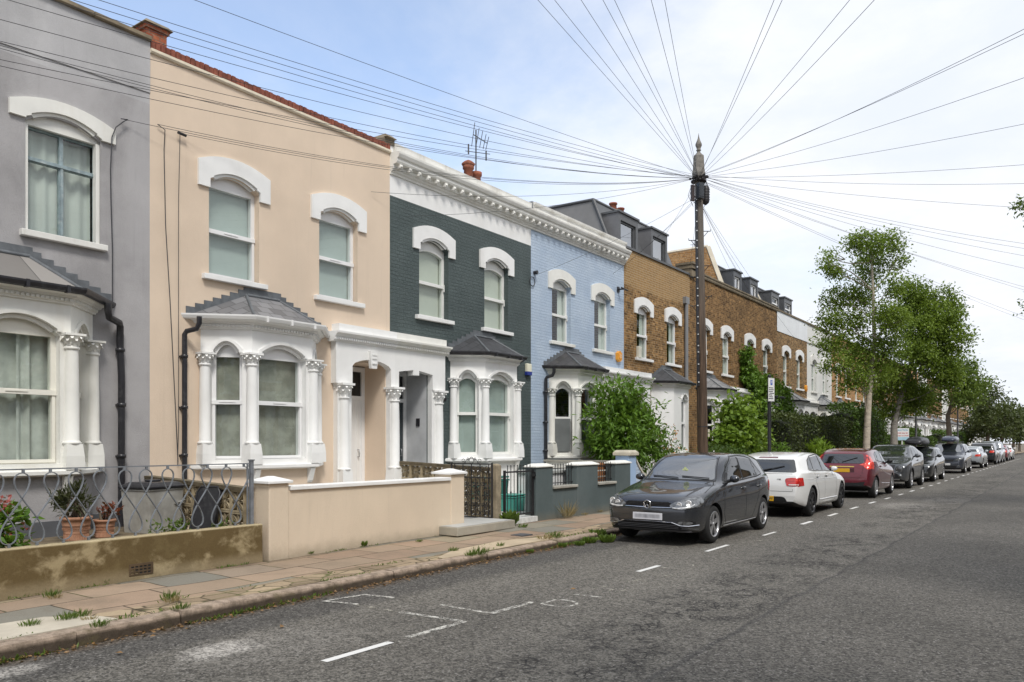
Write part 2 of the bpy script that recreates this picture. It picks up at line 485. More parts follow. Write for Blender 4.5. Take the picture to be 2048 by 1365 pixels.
# ------------------------------------------------------------------ road
def road_mat():
    m, nt, b, out = nodes_of('asphalt')
    N = NT(nt)
    co = N.coord('Object')
    x, y, z = N.sep(co)
    warp = N.math('MULTIPLY_ADD', N.noise(co, 0.8, 4), 0.22, -0.11)
    xw = N.math('ADD', x, warp)
    big = N.noise(N.map(co, (1, 0.35, 1)), 0.55, 6, 0.65)
    base = N.mix(N.smooth(big, 0.3, 0.72), (0.096, 0.089, 0.077), (0.142, 0.132, 0.114))
    far = N.mix(N.smooth(N.noise(co, 0.4, 5), 0.3, 0.7), (0.084, 0.078, 0.068), (0.113, 0.105, 0.092))
    lane = N.smooth(xw, -2.46, -2.36)                  # darker, coarser lane beyond the joint
    base = N.mix(lane, base, far)
    joint = N.math('SUBTRACT', 1.0, N.smooth(N.math('ABSOLUTE', N.math('ADD', xw, 2.42)), 0.005, 0.05))
    base = N.mix(N.math('MULTIPLY', joint, 0.55), base, (0.035, 0.034, 0.034))
    gut = N.smooth(N.math('MULTIPLY', xw, -1.0), 5.75, 6.05)      # newer dark strip along the kerb
    base = N.mix(N.math('MULTIPLY', gut, 0.8), base, (0.066, 0.062, 0.057))
    dirt = N.smooth(N.math('MULTIPLY', xw, -1.0), 6.38, 6.62)
    base = N.mix(N.math('MULTIPLY', dirt, N.noise(co, 3, 5)), base, (0.10, 0.07, 0.045))
    # pale dusty spills
    for (sx, sy, rx, ry, amt) in ((-5.55, 3.72, 0.30, 0.42, 1.15), (-5.3, 4.1, 0.6, 1.0, 0.22), (-6.3, 2.35, 0.22, 0.5, 1.0), (-3.6, 22.6, 0.9, 1.5, 0.5), (-3.0, 25.5, 0.7, 2.0, 0.35)):
        dx = N.math('DIVIDE', N.math('SUBTRACT', x, sx), rx); dy = N.math('DIVIDE', N.math('SUBTRACT', y, sy), ry)
        d = N.math('ADD', N.math('MULTIPLY', dx, dx), N.math('MULTIPLY', dy, dy))
        d = N.math('ADD', d, N.math('MULTIPLY_ADD', N.noise(co, 5, 6, 0.7), 1.6, -0.8))
        base = N.mix(N.math('MULTIPLY', N.math('SUBTRACT', 1, N.smooth(d, 0.05, 1.0)), amt * 0.7), base, (0.33, 0.31, 0.28))
    g1 = N.noise(co, 150, 2, 0.8)
    vo = N.n('ShaderNodeTexVoronoi'); N.set(vo.inputs['Vector'], co); vo.inputs['Scale'].default_value = 75
    v3 = N.n('ShaderNodeTexVoronoi'); N.set(v3.inputs['Vector'], co); v3.inputs['Scale'].default_value = 38
    g = N.math('ADD', N.math('MULTIPLY', g1, 0.34), N.math('ADD', N.math('MULTIPLY', N.sep(vo.outputs['Color'])[0], 0.38), N.math('MULTIPLY', N.sep(v3.outputs['Color'])[0], 0.28)))
    c = N.mix(0.85, base, N.mix(N.smooth(g, 0.2, 0.8), (0.10, 0.10, 0.10), (0.9, 0.9, 0.9)), 'OVERLAY')
    spk = N.smooth(N.sep(vo.outputs['Color'])[1], 0.955, 0.975)
    c = N.mix(N.math('MULTIPLY', spk, 0.45), c, (0.42, 0.40, 0.37))
    # cracking
    wv = N.n('ShaderNodeVectorMath', operation='MULTIPLY_ADD')
    nz = N.n('ShaderNodeTexNoise'); nz.inputs['Scale'].default_value = 2.2; nz.inputs['Detail'].default_value = 6; N.set(nz.inputs['Vector'], co)
    N.set(wv.inputs[0], nz.outputs['Color']); wv.inputs[1].default_value = (0.8, 0.8, 0.8); N.set(wv.inputs[2], co)
    ck = None
    for scl, wdt in ((1.3, 0.018), (7.0, 0.085)):
        v2 = N.n('ShaderNodeTexVoronoi', feature='DISTANCE_TO_EDGE'); N.set(v2.inputs['Vector'], wv.outputs[0]); v2.inputs['Scale'].default_value = scl
        k = N.math('SUBTRACT', 1, N.smooth(v2.outputs[0], 0.0, wdt))
        ck = k if ck is None else N.math('MULTIPLY', N.math('MAXIMUM', ck, k), 1)
    zone = N.math('SUBTRACT', 1, N.smooth(N.math('ABSOLUTE', N.math('ADD', x, 3.05)), 0.25, 0.9))
    zone = N.math('MULTIPLY', zone, N.smooth(N.noise(co, 0.8, 3), 0.40, 0.52))
    zone = N.math('MULTIPLY', zone, N.smooth(N.noise(N.map(co, (1, .6, 1)), 3.4, 5, .7), 0.42, 0.56))
    c = N.mix(N.math('MULTIPLY', N.math('MULTIPLY', zone, N.smooth(N.noise(co, 14, 5, .8), .44, .58)), .6), c, (0.03, 0.028, 0.026))
    c = N.mix(N.math('MULTIPLY', N.math('MULTIPLY', ck, zone), 0.95), c, (0.012, 0.011, 0.012))
    N.set(b.inputs['Base Color'], c)
    b.inputs['Roughness'].default_value = 0.82; b.inputs['Specular IOR Level'].default_value = 0.3
    hh = N.math('ADD', g, N.math('MULTIPLY', N.math('MULTIPLY', ck, zone), -1.5))
    N.set(b.inputs['Normal'], N.bump(hh, 0.75, 0.006))
    return m

g = MB(); g.add([(-900, -500, -0.35), (900, -500, -0.35), (900, 1500, -0.35), (-900, 1500, -0.35)], [(0, 1, 2, 3)])
tag(g.build('ground', mat('earth', (0.16, 0.13, 0.09), 0.95)), kind='structure')
g = MB()
ys = [-30 + 2.0 * i for i in range(0, 60)] + [90 + 20 * i for i in range(0, 20)]
xs = [XK - 0.02 + 0.35 * i for i in range(0, 26)] + [2.6]
v = []
for yy in ys:
    for xx in xs:
        v.append((xx, yy, 0.022 * math.sin(xx * 1.3 + 0.2 * yy) * math.sin(yy * 0.5) * (0.5 if abs(xx + 4) < 2.2 else 0.8) - 0.01))
nx = len(xs)
g.add(v, [(i * nx + j, i * nx + j + 1, (i + 1) * nx + j + 1, (i + 1) * nx + j) for i in range(len(ys) - 1) for j in range(nx - 1)], 0, True)
road = tag(g.build('road', road_mat()), kind='structure')
def road_z(x, y):
    return 0.022 * math.sin(x * 1.3 + 0.2 * y) * math.sin(y * 0.5) * (0.5 if abs(x + 4) < 2.2 else 0.8) - 0.01

def paint_mat(name, wear, col=(0.72, 0.71, 0.68), sc_=9):
    m = bpy.data.materials.new(name); m.use_nodes = True
    nt = m.node_tree; nt.nodes.clear(); N = NT(nt)
    out = N.n('ShaderNodeOutputMaterial')
    b = N.n('ShaderNodeBsdfPrincipled'); b.inputs['Roughness'].default_value = 0.75
    co = N.coord('Object')
    N.set(b.inputs['Base Color'], N.mix(N.noise(co, 25, 4), sc(col, 0.8), sc(col, 1.08)))
    t = N.n('ShaderNodeBsdfTransparent')
    mx = N.n('ShaderNodeMixShader')
    nz = N.math('ADD', N.math('MULTIPLY', N.noise(co, sc_, 6, 0.75), 0.6), N.math('MULTIPLY', N.noise(co, 70, 3, 0.8), 0.4))
    N.set(mx.inputs[0], N.smooth(nz, wear - 0.05, wear + 0.05))
    N.set(mx.inputs[1], t.outputs[0]); N.set(mx.inputs[2], b.outputs[0]); N.set(out.inputs[0], mx.outputs[0])
    return m
P_new, P_mid, P_old = paint_mat('road_paint', 0.40), paint_mat('worn_road_paint', 0.50, (0.62, 0.60, 0.54)), paint_mat('old_road_paint', 0.54, (0.5, 0.47, 0.39))
def strip(g, pts, w, z=0.004):
    """painted line along plan points, lying on the road"""
    fine = []
    for (a, b) in zip(pts[:-1], pts[1:]):
        n = max(1, int(math.dist(a, b) / 0.15))
        fine += [(a[0] + (b[0] - a[0]) * i / n, a[1] + (b[1] - a[1]) * i / n) for i in range(n)]
    fine.append(pts[-1])
    vs = []
    for i, p in enumerate(fine):
        q, r = fine[max(0, i - 1)], fine[min(len(fine) - 1, i + 1)]
        d = Vector((r[0] - q[0], r[1] - q[1])).normalized()
        for s_ in (1, -1):
            xx, yy = p[0] - d.y * w / 2 * s_, p[1] + d.x * w / 2 * s_
            vs.append((xx, yy, road_z(xx, yy) + z))
    g.add(vs, [(2 * i, 2 * i + 1, 2 * i + 3, 2 * i + 2) for i in range(len(fine) - 1)])
gn, gm, go = MB(), MB(), MB()
strip(gn, [(-4.585, 3.95), (-4.585, 4.66)], 0.075)
strip(gm, [(-4.585, 4.86), (-4.575, 5.62)], 0.07)
strip(gm, [(-4.585, 6.03), (-4.575, 6.72)], 0.07)
strip(gn, [(-4.57, 9.13), (-4.56, 9.74)], 0.075)
strip(gn, [(-4.55, 11.38), (-4.55, 12.3)], 0.07)
strip(gn, [(-4.5, 13.9), (-4.5, 14.6)], 0.06)
yy = 16.3
while yy < 95:
    strip(gn, [(-4.5, yy), (-4.5, yy + 0.75)], 0.085); yy += 2.15
strip(gm, [(-4.6, 5.6), (-5.35, 5.56)], 0.06); strip(gm, [(-4.6, 6.03), (-5.25, 6.05)], 0.05)
strip(go, [(-5.35, 5.56), (-5.96, 5.56)], 0.04)
strip(gm, [(-5.96, 5.58), (-6.38, 5.5), (-6.28, 5.98), (-5.9, 6.04)], 0.05)
# worn lettering of the bay, painted to be read from the houses
mX = lambda u: -4.45 + .36 * u
strip(gm, [(mX(0), 6.70), (mX(0), 6.98)], .03)
strip(gm, [(mX(0), 7.0)] + [(-4.31 + .17 * math.cos(a_), 6.85 + .16 * math.sin(a_)) for a_ in [PI * .55 - i * PI * 1.1 / 10 for i in range(11)]] + [(mX(0), 6.69)], .035)
strip(gm, [(mX(0), 7.34), (mX(1), 7.37)], .04)
strip(go, [(mX(0), 7.75), (mX(.1), 7.95), (mX(.5), 7.98), (mX(.6), 7.75), (mX(.9), 7.78), (mX(1), 7.98)], .045)
strip(go, [(mX(0), 8.35), (mX(1), 8.5), (mX(0), 8.66)], .045); strip(go, [(mX(.45), 8.4), (mX(.45), 8.6)], .04)
strip(go, [(mX(0), 9.0), (mX(1), 9.03), (mX(1), 9.25)], .045); strip(go, [(mX(0), 9.6), (mX(1), 9.62)], .045); strip(go, [(mX(0), 9.9), (mX(.5), 10.1), (mX(1), 9.9)], .04)
strip(go, [(-4.4, 12.5), (-3.9, 12.55)], .045); strip(go, [(-4.4, 13.1), (-3.9, 13.4), (-3.95, 13.7)], .045); strip(go, [(-4.35, 14.9), (-3.7, 15.0)], .05); strip(go, [(-4.3, 15.5), (-4.0, 15.8), (-3.75, 15.55)], .045)
for k, (q, mm) in enumerate(((gn, P_new), (gm, P_mid), (go, P_old))):
    tag(q.build('road_marking', mm), kind='structure')

# ------------------------------------------------------------------ kerb and pavement
def pave_mat():
    m, nt, b, out = nodes_of('paving_slabs')
    N = NT(nt)
    co = N.coord('Object')
    x, y, z = N.sep(co)
    cv = N.n('ShaderNodeCombineXYZ'); N.set(cv.inputs[0], y); N.set(cv.inputs[1], x)
    nz = N.n('ShaderNodeTexNoise'); nz.inputs['Scale'].default_value = 0.7; nz.inputs['Detail'].default_value = 2; N.set(nz.inputs['Vector'], co)
    wv = N.n('ShaderNodeVectorMath', operation='MULTIPLY_ADD'); N.set(wv.inputs[0], nz.outputs['Color']); wv.inputs[1].default_value = (0.06, 0.05, 0); N.set(wv.inputs[2], cv.outputs[0])
    def bk(c1, c2, mo, bias):
        br = N.n('ShaderNodeTexBrick', offset=0.42, squash=0.8, squash_frequency=3)
        N.set(br.inputs['Vector'], wv.outputs[0])
        br.inputs['Color1'].default_value = (*c1, 1); br.inputs['Color2'].default_value = (*c2, 1); br.inputs['Mortar'].default_value = (*mo, 1)
        br.inputs['Scale'].default_value = 1; br.inputs['Mortar Size'].default_value = 0.010; br.inputs['Mortar Smooth'].default_value = 0.2
        br.inputs['Bias'].default_value = bias; br.inputs['Brick Width'].default_value = 0.98; br.inputs['Row Height'].default_value = 0.565
        return br
    b1 = bk((0, 0, 0), (1, 1, 1), (0.5, 0.5, 0.5), 0)
    rnd = b1.outputs['Color']
    c = N.ramp(rnd, [(0.0, (0.270, 0.195, 0.140)), (0.28, (0.345, 0.250, 0.178)), (0.52, (0.285, 0.220, 0.158)), (0.66, (0.36, 0.268, 0.192)), (0.70, (0.205, 0.195, 0.165)), (0.90, (0.245, 0.225, 0.180)), (1.0, (0.36, 0.29, 0.19))])
    grim = N.noise(co, 1.7, 6, 0.65)
    c = N.mix(N.math('MULTIPLY', N.smooth(grim, 0.42, 0.75), 0.45), c, (0.15, 0.125, 0.09))
    c = N.mix(0.35, c, N.mix(N.noise(co, 60, 4, 0.75), (0.1, 0.1, 0.1), (0.9, 0.9, 0.9)), 'OVERLAY')
    # worn broken strip of small sets beside the kerb
    edge = N.smooth(N.math('ADD', x, N.math('MULTIPLY', N.noise(co, 0.5, 4), 0.5)), -7.06, -7.0)
    vr = N.n('ShaderNodeTexVoronoi'); N.set(vr.inputs['Vector'], N.map(wv.outputs[0], (1, 1.4, 1))); vr.inputs['Scale'].default_value = 3.2
    ve = N.n('ShaderNodeTexVoronoi', feature='DISTANCE_TO_EDGE'); N.set(ve.inputs['Vector'], N.map(wv.outputs[0], (1, 1.4, 1))); ve.inputs['Scale'].default_value = 3.2
    sm = N.mix(N.sep(vr.outputs['Color'])[0], (0.20, 0.15, 0.10), (0.40, 0.31, 0.205))
    sm = N.mix(0.6, sm, N.mix(N.noise(co, 35, 5, 0.8), (0.1, 0.1, 0.1), (0.9, 0.9, 0.9)), 'OVERLAY')
    ckk = N.math('MULTIPLY', N.math('SUBTRACT', 1, N.smooth(ve.outputs[0], 0.01, 0.06)), edge)
    sm = N.mix(N.math('MULTIPLY', ckk, 0.85), sm, N.mix(N.smooth(N.noise(co, 1.3, 3), .45, .55), (0.05, 0.04, 0.025), (0.085, 0.10, 0.03)))
    c = N.mix(edge, c, sm)
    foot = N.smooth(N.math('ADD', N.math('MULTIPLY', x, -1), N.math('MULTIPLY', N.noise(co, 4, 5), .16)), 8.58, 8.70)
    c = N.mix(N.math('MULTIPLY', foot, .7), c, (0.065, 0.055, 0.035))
    moss = N.math('MULTIPLY', N.smooth(N.noise(co, 2.4, 5, 0.7), 0.50, 0.66), N.smooth(b1.outputs['Fac'], 0.1, 0.8))
    jc = N.mix(N.smooth(N.noise(co, 1.6, 4), 0.42, 0.6), (0.045, 0.035, 0.025), (0.075, 0.085, 0.03))
    c = N.mix(N.math('MULTIPLY', b1.outputs['Fac'], 0.9), c, jc)
    N.set(b.inputs['Base Color'], c)
    b.inputs['Roughness'].default_value = 0.9; b.inputs['Specular IOR Level'].default_value = 0.2
    h = N.math('ADD', N.math('MULTIPLY', b1.outputs['Fac'], -1.2), N.math('ADD', N.math('MULTIPLY', N.noise(co, 45, 4, 0.8), 0.35), N.math('MULTIPLY', rnd, 0.5)))
    N.set(b.inputs['Normal'], N.bump(h, 0.8, 0.01))
    return m
g = MB()
g.add([(XF - 1, -30, 0.07), (XW - 0.04, -30, 0.07), (XW - 0.04, 480, 0.07), (XF - 1, 480, 0.07)], [(0, 1, 2, 3)])
tag(g.build('garden_ground', mat('garden_soil', (0.20, 0.16, 0.11), 0.95, var=0.3, bump=0.6, bscale=25)), kind='structure')
g = MB()
ys = [-30 + 0.9 * i for i in range(0, 90)] + [52 + 20 * i for i in range(0, 22)]
xs = [XW - 0.1, XW + 0.33, XW + 0.7, XW + 1.1, XW + 1.5, XK - 0.16]
v = []
for yy in ys:
    for xx in xs:
        v.append((xx, yy, PZ + 0.012 * math.sin(yy * 1.7 + xx * 3) - 0.010))
nx = len(xs)
g.add(v, [(i * nx + j, i * nx + j + 1, (i + 1) * nx + j + 1, (i + 1) * nx + j) for i in range(len(ys) - 1) for j in range(nx - 1)], 0, True)
tag(g.build('pavement', pave_mat()), kind='structure')
def kerb_mat():
    m, nt, b, out = nodes_of('kerb_granite')
    N = NT(nt); co = N.coord('Object')
    x, y, z = N.sep(co)
    f = N.noise(co, 9, 6, .7)
    c = N.mix(N.smooth(f, .3, .7), (0.21, 0.165, 0.125), (0.46, 0.36, 0.28))
    c = N.mix(0.4, c, N.mix(N.noise(co, 90, 3, .8), (.05, .05, .05), (.95, .95, .95)), 'OVERLAY')
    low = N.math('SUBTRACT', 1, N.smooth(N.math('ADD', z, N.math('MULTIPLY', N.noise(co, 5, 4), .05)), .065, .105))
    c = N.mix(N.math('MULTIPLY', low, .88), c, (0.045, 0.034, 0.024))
    c = N.mix(N.math('MULTIPLY', N.smooth(N.noise(co, 3, 6, .7), .52, .68), .6), c, (0.12, 0.10, 0.05))
    N.set(b.inputs['Base Color'], c); b.inputs['Roughness'].default_value = .9; b.inputs['Specular IOR Level'].default_value = .2
    N.set(b.inputs['Normal'], N.bump(N.noise(co, 40, 6, .8), .9, .012))
    return m
kerb_m = kerb_mat()
g = MB()
yy = -30.0
rk = random.Random(3)
while yy < 200:
    L = 0.92 if yy < 60 else 6.0
    dx, dz = rk.uniform(-0.018, 0.018), rk.uniform(-0.014, 0.008)
    x0, x1, z1 = XK - 0.165 + dx, XK + dx, PZ + 0.004 + dz
    a, b_ = yy + 0.006, yy + L - 0.006
    ns = 8 if yy < 30 and L < 2 else 1
    vv = []
    for i in range(ns + 1):
        q, wv_ = a + (b_ - a) * i / ns, rk.uniform(-.007, .007)
        pr = [(x0, -0.1), (x0, z1), (x1 - 0.025, z1 - 0.001 + wv_ * .4), (x1 - 0.008 + wv_, z1 - 0.008 + wv_), (x1 + wv_, z1 - 0.026), (x1 + 0.012 + wv_, -0.1)]
        vv += [(p[0], q, p[1]) for p in pr]
    g.add(vv, [tuple(range(6)), tuple(range(6 * ns + 5, 6 * ns - 1, -1))] + [(6 * k + i, 6 * k + 6 + i, 6 * k + 7 + i, 6 * k + i + 1) for k in range(ns) for i in range(5)])
    yy += L
tag(g.build('kerb', kerb_m), kind='structure')
def patch_sides(g):
    n = len(g.v); top = list(g.v)
    g.add(top + [(x, y, z - .05) for x, y, z in top], [(i, (i + 1) % n, n + (i + 1) % n, n + i) for i in range(n)])
# pale concrete repairs in the pavement
conc = mat('sandy_concrete', (0.44, 0.355, 0.245), 0.9, var=0.12, vscale=3, bump=0.4, bscale=60, grime=0.35, gcol=(0.24, 0.18, 0.12))
conc2 = mat('pale_concrete', (0.50, 0.45, 0.36), 0.9, var=0.1, vscale=3, bump=0.4, bscale=60, grime=0.3, gcol=(0.25, 0.2, 0.14))
g = MB(); g.add([(-6.81, 7.9, PZ + .007), (-6.81, 10.7, PZ + .007), (-7.0, 10.75, PZ + .007), (-7.32, 9.9, PZ + .007), (-7.22, 8.6, PZ + .007), (-6.95, 7.95, PZ + .007)], [tuple(range(6))]); patch_sides(g)
tag(g.build('pavement_patch', conc), kind='structure')
g = MB(); g.add([(-6.81, 1.5, PZ + .007), (-6.81, 3.55, PZ + .007), (-7.05, 3.5, PZ + .007), (-7.4, 3.2, PZ + .007), (-7.5, 1.5, PZ + .007)], [tuple(range(5))]); patch_sides(g)
tag(g.build('pavement_patch', conc2), kind='structure')
# ------------------------------------------------------------------ house materials
white = mat('white_masonry_paint', (0.80, 0.80, 0.785), 0.6, var=0.04, vscale=2, bump=0.25, bscale=50, grime=0.28, gcol=(0.5, 0.47, 0.42), gscale=1.5, streak=True)
white_old = mat('aged_white_paint', (0.76, 0.755, 0.71), 0.65, var=0.05, vscale=2, bump=0.2, bscale=120, grime=0.35, gcol=(0.50, 0.44, 0.34), gscale=1.6, streak=True)
white_dirty = mat('streaked_white_stucco', (0.74, 0.73, 0.69), 0.7, var=0.06, vscale=2.5, bump=0.25, bscale=90, grime=0.6, gcol=(0.36, 0.32, 0.25), gscale=1.8, streak=True)
upvc = mat('white_plastic_frame', (0.80, 0.80, 0.80), 0.3, var=0.01)
wood_w = mat('white_painted_timber', (0.78, 0.78, 0.75), 0.4, var=0.03, grime=0.12, gcol=(0.5, 0.48, 0.43))
cream_f = mat('cream_window_frame', (0.78, 0.76, 0.68), 0.4, var=0.03)
blue_f = mat('flaking_blue_grey_frame', (0.25, 0.32, 0.34), 0.6, var=0.2, vscale=12, grime=0.6, gcol=(0.6, 0.62, 0.6), gscale=9)
glass = glass_mat('window_glass', refl=0.075)
glass_d = glass_mat('dark_window_glass', (0.55, 0.6, 0.58), 0.085)
sky_glass = glass_mat('sky_reflecting_glass', (0.5, 0.55, 0.6), 0.45)
blind_w = mat('pale_blind', (0.50, 0.55, 0.53), 0.9, var=0.03)
blind_c = mat('cream_roller_blind', (0.60, 0.61, 0.53), 0.9, var=0.03)
film = mat('frosted_film', (0.33, 0.32, 0.275), 0.8, var=0.25, vscale=3.5, bump=0.0)
film2 = mat('frosted_sash_film', (0.42, 0.47, 0.45), 0.8, var=0.06)
film_g = mat('dark_frosted_film', (0.14, 0.15, 0.15), 0.8, var=0.1)
net = mat('net_curtain', (0.62, 0.64, 0.60), 0.9, var=0.05)
net_d = mat('grey_net_curtain', (0.58, 0.585, 0.545), 0.9, var=0.12, vscale=5)
dark_in = mat('vent_shade_black', (0.03, 0.03, 0.03), 0.9)
lead = mat('grey_lead', (0.115, 0.125, 0.135), 0.5, var=0.2, vscale=8, bump=0.3, bscale=30)
zinc = mat('dark_zinc', (0.085, 0.088, 0.092), 0.45, var=0.08)
zinc_l = mat('grey_cladding', (0.22, 0.215, 0.21), 0.7, var=0.06)
slate_g = slate_mat('grey_flat_slates', (0.20, 0.20, 0.20))
slate_b = slate_mat('black_slates', (0.045, 0.046, 0.05))
slate_m = slate_mat('mossy_black_slates', (0.05, 0.048, 0.05), moss=0.5)
slate_n = slate_mat('worn_grey_slates', (0.23, 0.215, 0.20), 0.6, 0.9)
blk_pl = mat('black_plastic', (0.022, 0.022, 0.026), 0.35, var=0.15, grime=0.12, gcol=(0.3, 0.3, 0.3), gscale=9)
wht_pl = mat('white_plastic', (0.74, 0.74, 0.73), 0.3, var=0.02)
gry_pl = mat('grey_plastic', (0.20, 0.205, 0.21), 0.4, var=0.05)
terracotta = mat('terracotta', (0.42, 0.22, 0.135), 0.85, var=0.18, vscale=9, bump=0.3, bscale=40, grime=0.35, gcol=(0.55, 0.38, 0.28), gscale=6)
pot_red = mat('chimney_terracotta', (0.30, 0.10, 0.055), 0.85, var=0.25, vscale=7, grime=0.5, gcol=(0.05, 0.035, 0.03), gscale=4)
red_brick = brick_mat('red_brick', (0.30, 0.085, 0.048), (0.38, 0.125, 0.065), (0.22, 0.15, 0.11))
coping_st = mat('brown_coping_stone', (0.21, 0.17, 0.115), 0.9, var=0.25, vscale=4, bump=0.5, bscale=40, grime=0.5, gcol=(0.07, 0.06, 0.045))
grey_render = render_mat('grey_render', (0.352, 0.342, 0.344), 0.16, 0.55, (0.46, 0.45, 0.455), 0.6, 60, .55)
grey_band = render_mat('pale_grey_render', (0.41, 0.405, 0.41), 0.10, 0.4, (0.58, 0.575, 0.57), 0.35, 60)
plinth_g = mat('dark_grey_plinth', (0.10, 0.105, 0.115), 0.6, var=0.1)
cream_render = render_mat('cream_render', (0.70, 0.57, 0.445), 0.045, 0.25, (0.66, 0.555, 0.445), bump=0.5, bscale=110)
slate_paint = brick_mat('slate_painted_brick', (0.064, 0.086, 0.085), (0.086, 0.112, 0.110), (0.040, 0.055, 0.056), 1.0, painted=True, lumps=0.8, dist=0.014)
blue_paint = brick_mat('blue_painted_brick', (0.40, 0.495, 0.625), (0.49, 0.58, 0.69), (0.28, 0.37, 0.50), 0.95, painted=True, lumps=0.8, dist=0.012)
stock = brick_mat('london_stock_brick', (0.12, 0.058, 0.020), (0.38, 0.215, 0.082), (0.36, 0.285, 0.18), soot=0.55, patch=(6.75, (0.42, 0.26, 0.11), 0.85))
stock2 = brick_mat('brown_stock_brick', (0.105, 0.052, 0.020), (0.31, 0.175, 0.07), (0.27, 0.205, 0.125), soot=0.42)
stock3 = brick_mat('pale_stock_brick', (0.11, 0.055, 0.02), (0.36, 0.21, 0.088), (0.36, 0.30, 0.20), soot=0.4)
stock_o = brick_mat('orange_stock_brick', (0.34, 0.165, 0.055), (0.45, 0.25, 0.10), (0.40, 0.32, 0.22), soot=0.15)
white_wall = render_mat('white_render', (0.70, 0.70, 0.67), 0.05, 0.35, (0.52, 0.50, 0.46), 0.2, 60)
band_w = render_mat('white_parapet_render', (0.74, 0.76, 0.78), 0.05, 0.2, (0.6, 0.6, 0.6), 0.2, 60)
orange_b = mat('orange_alarm_plastic', (0.75, 0.33, 0.04), 0.4)
door_w = mat('white_door', (0.76, 0.76, 0.75), 0.35, var=0.02)
door_d = mat('charcoal_door', (0.035, 0.045, 0.05), 0.35)
metal_b = mat('black_iron', (0.018, 0.018, 0.02), 0.5, var=0.2)
alu = mat('aluminium', (0.35, 0.36, 0.37), 0.4, metal=0.6)
leaf_glass = mat('transom_glass', (0.03, 0.03, 0.032), 0.08)

def wavy(g, x, y0, y1, z0, z1, amp=0.03, per=0.13, m=0, ph=0.0, n=None):
    n = n or max(8, int((y1 - y0) / 0.02))
    vs = []
    for i in range(n + 1):
        y = y0 + (y1 - y0) * i / n
        dx = amp * math.sin(2 * PI * y / per + ph) + amp * 0.5 * math.sin(2 * PI * y / (per * 2.3) + ph * 2)
        vs += [(x + dx, y, z0), (x + dx * 0.7, y, z1)]
    g.add(vs, [(2 * i, 2 * i + 2, 2 * i + 3, 2 * i + 1) for i in range(n)], m, True)

def cover_mesh(T, kind, x, y0, y1, z0, z1, parent, ph=0.0):
    """what hangs behind the glass"""
    if not kind: return
    g = MB(T)
    if kind == 'nets':
        ym = y0 + (y1 - y0) * 0.53
        wavy(g, x, y0, ym, z0, z1, 0.018, 0.16, 0, ph); wavy(g, x - 0.03, ym - 0.05, y1, z0, z1, 0.02, 0.19, 0, ph + 1)
        g.build('curtain', net, parent, recalc=False)
    elif kind == 'drapes':
        wavy(g, x - 0.05, y0, y1, z0, z1, 0.012, 0.24, 0, ph); wavy(g, x, y0 + 0.02, y0 + (y1 - y0) * 0.20, z0, z1, 0.03, 0.13, 0, ph)
        wavy(g, x, y0 + (y1 - y0) * 0.55, y0 + (y1 - y0) * 0.72, z0, z1, 0.03, 0.12, 0, ph + 2)
        g.build('curtain', net_d, parent, recalc=False)
    elif kind == 'split':
        w = (y1 - y0)
        wavy(g, x, y0, y0 + 0.30 * w, z0, z1, 0.02, 0.1, 0, ph); wavy(g, x, y1 - 0.3 * w, y1, z0, z1, 0.02, 0.1, 0, ph + 1)
        g.build('curtain', net, parent, recalc=False)
    else:
        g.add([(x, y0, z0), (x, y1, z0), (x, y1, z1), (x, y0, z1)], [(0, 1, 2, 3)])
        g.build('blind' if 'blind' in kind.name else 'film', kind, parent, recalc=False)

def window(T, parent, uc, hw, z0, z1, fm, cover, gl=None, style='upvc', top_arch=0.0, rail=None, ph=0.0, lod=0, fill=None):
    """framed window in a wall frame T; T's x = 0 is the outer face of the frame. fill: height to which the frame board goes above z1"""
    gl = gl or glass
    b = 0.062 if style != 'steel' else 0.035
    rail = rail or (z0 + z1) / 2
    ht = fill if fill else z1
    g = MB(T)
    zu0, zu1 = rail + 0.035, z1 - b
    zl0, zl1 = z0 + b, rail - 0.03
    iw = hw - b
    up = arched(uc, iw - 0.01, zu0, zu1 - top_arch, top_arch, 10) if top_arch else rect(uc - iw + .01, uc + iw - .01, zu0, zu1)
    lo = rect(uc - iw, uc + iw, zl0, zl1)
    panes = []
    if style == 'steel':
        mull = uc + 0.02
        hs = [rect(uc - iw, mull - .025, zu0, zu1), rect(mull + .025, uc + iw, zu0, zu1), rect(uc - iw, mull - .03, zl0, zl1), rect(mull + .03, uc + iw, zl0, zl1)]
        g.panel(rect(uc - hw, uc + hw, z0, ht), hs, 0, 0.05)
        g.box(0.002, 0.022, mull - .018, mull + .018, z0 + .01, zl1); g.box(0.002, 0.025, uc - hw + .01, uc + hw - .01, rail - .02, rail + .02)
        g.box(0.002, 0.02, uc - hw, uc - hw + .03, z0, zl1); g.box(0.002, 0.02, uc + hw - .03, uc + hw, z0, zl1)
        panes = hs
    else:
        g.panel(rect(uc - hw, uc + hw, z0, ht), [up, lo], 0, 0.09)
        if not lod:
            g.box(0.002, 0.028, uc - hw + .012, uc + hw - .012, rail - .032, rail + .036)
            if style == 'upvc':
                g.box(0.029, 0.038, uc - .13, uc + .13, rail + .0, rail + .018)
                g.panel(rect(uc - hw + .02, uc + hw - .02, z0 + .02, rail - .033), [lo], 0.016, 0.014)
            else:
                g.box(0.002, 0.02, uc - hw + .012, uc + hw - .012, z0 + .005, z0 + .05)
                g.box(0.002, 0.035, uc + hw - .05, uc + hw - .02, rail - .1, rail + .06)
        panes = [up, lo]
    f = g.build('window', fm, parent)
    p = MB(T)
    for q in panes:
        v, t = tri2d(q)
        p.add([(-0.03, a[0], a[1]) for a in v], t)
    p.build('pane', gl, f)
    cover_mesh(T, cover, -0.11, uc - hw + .03, uc + hw - .03, z0 + .04, z1 - .02, f, ph)
    return f

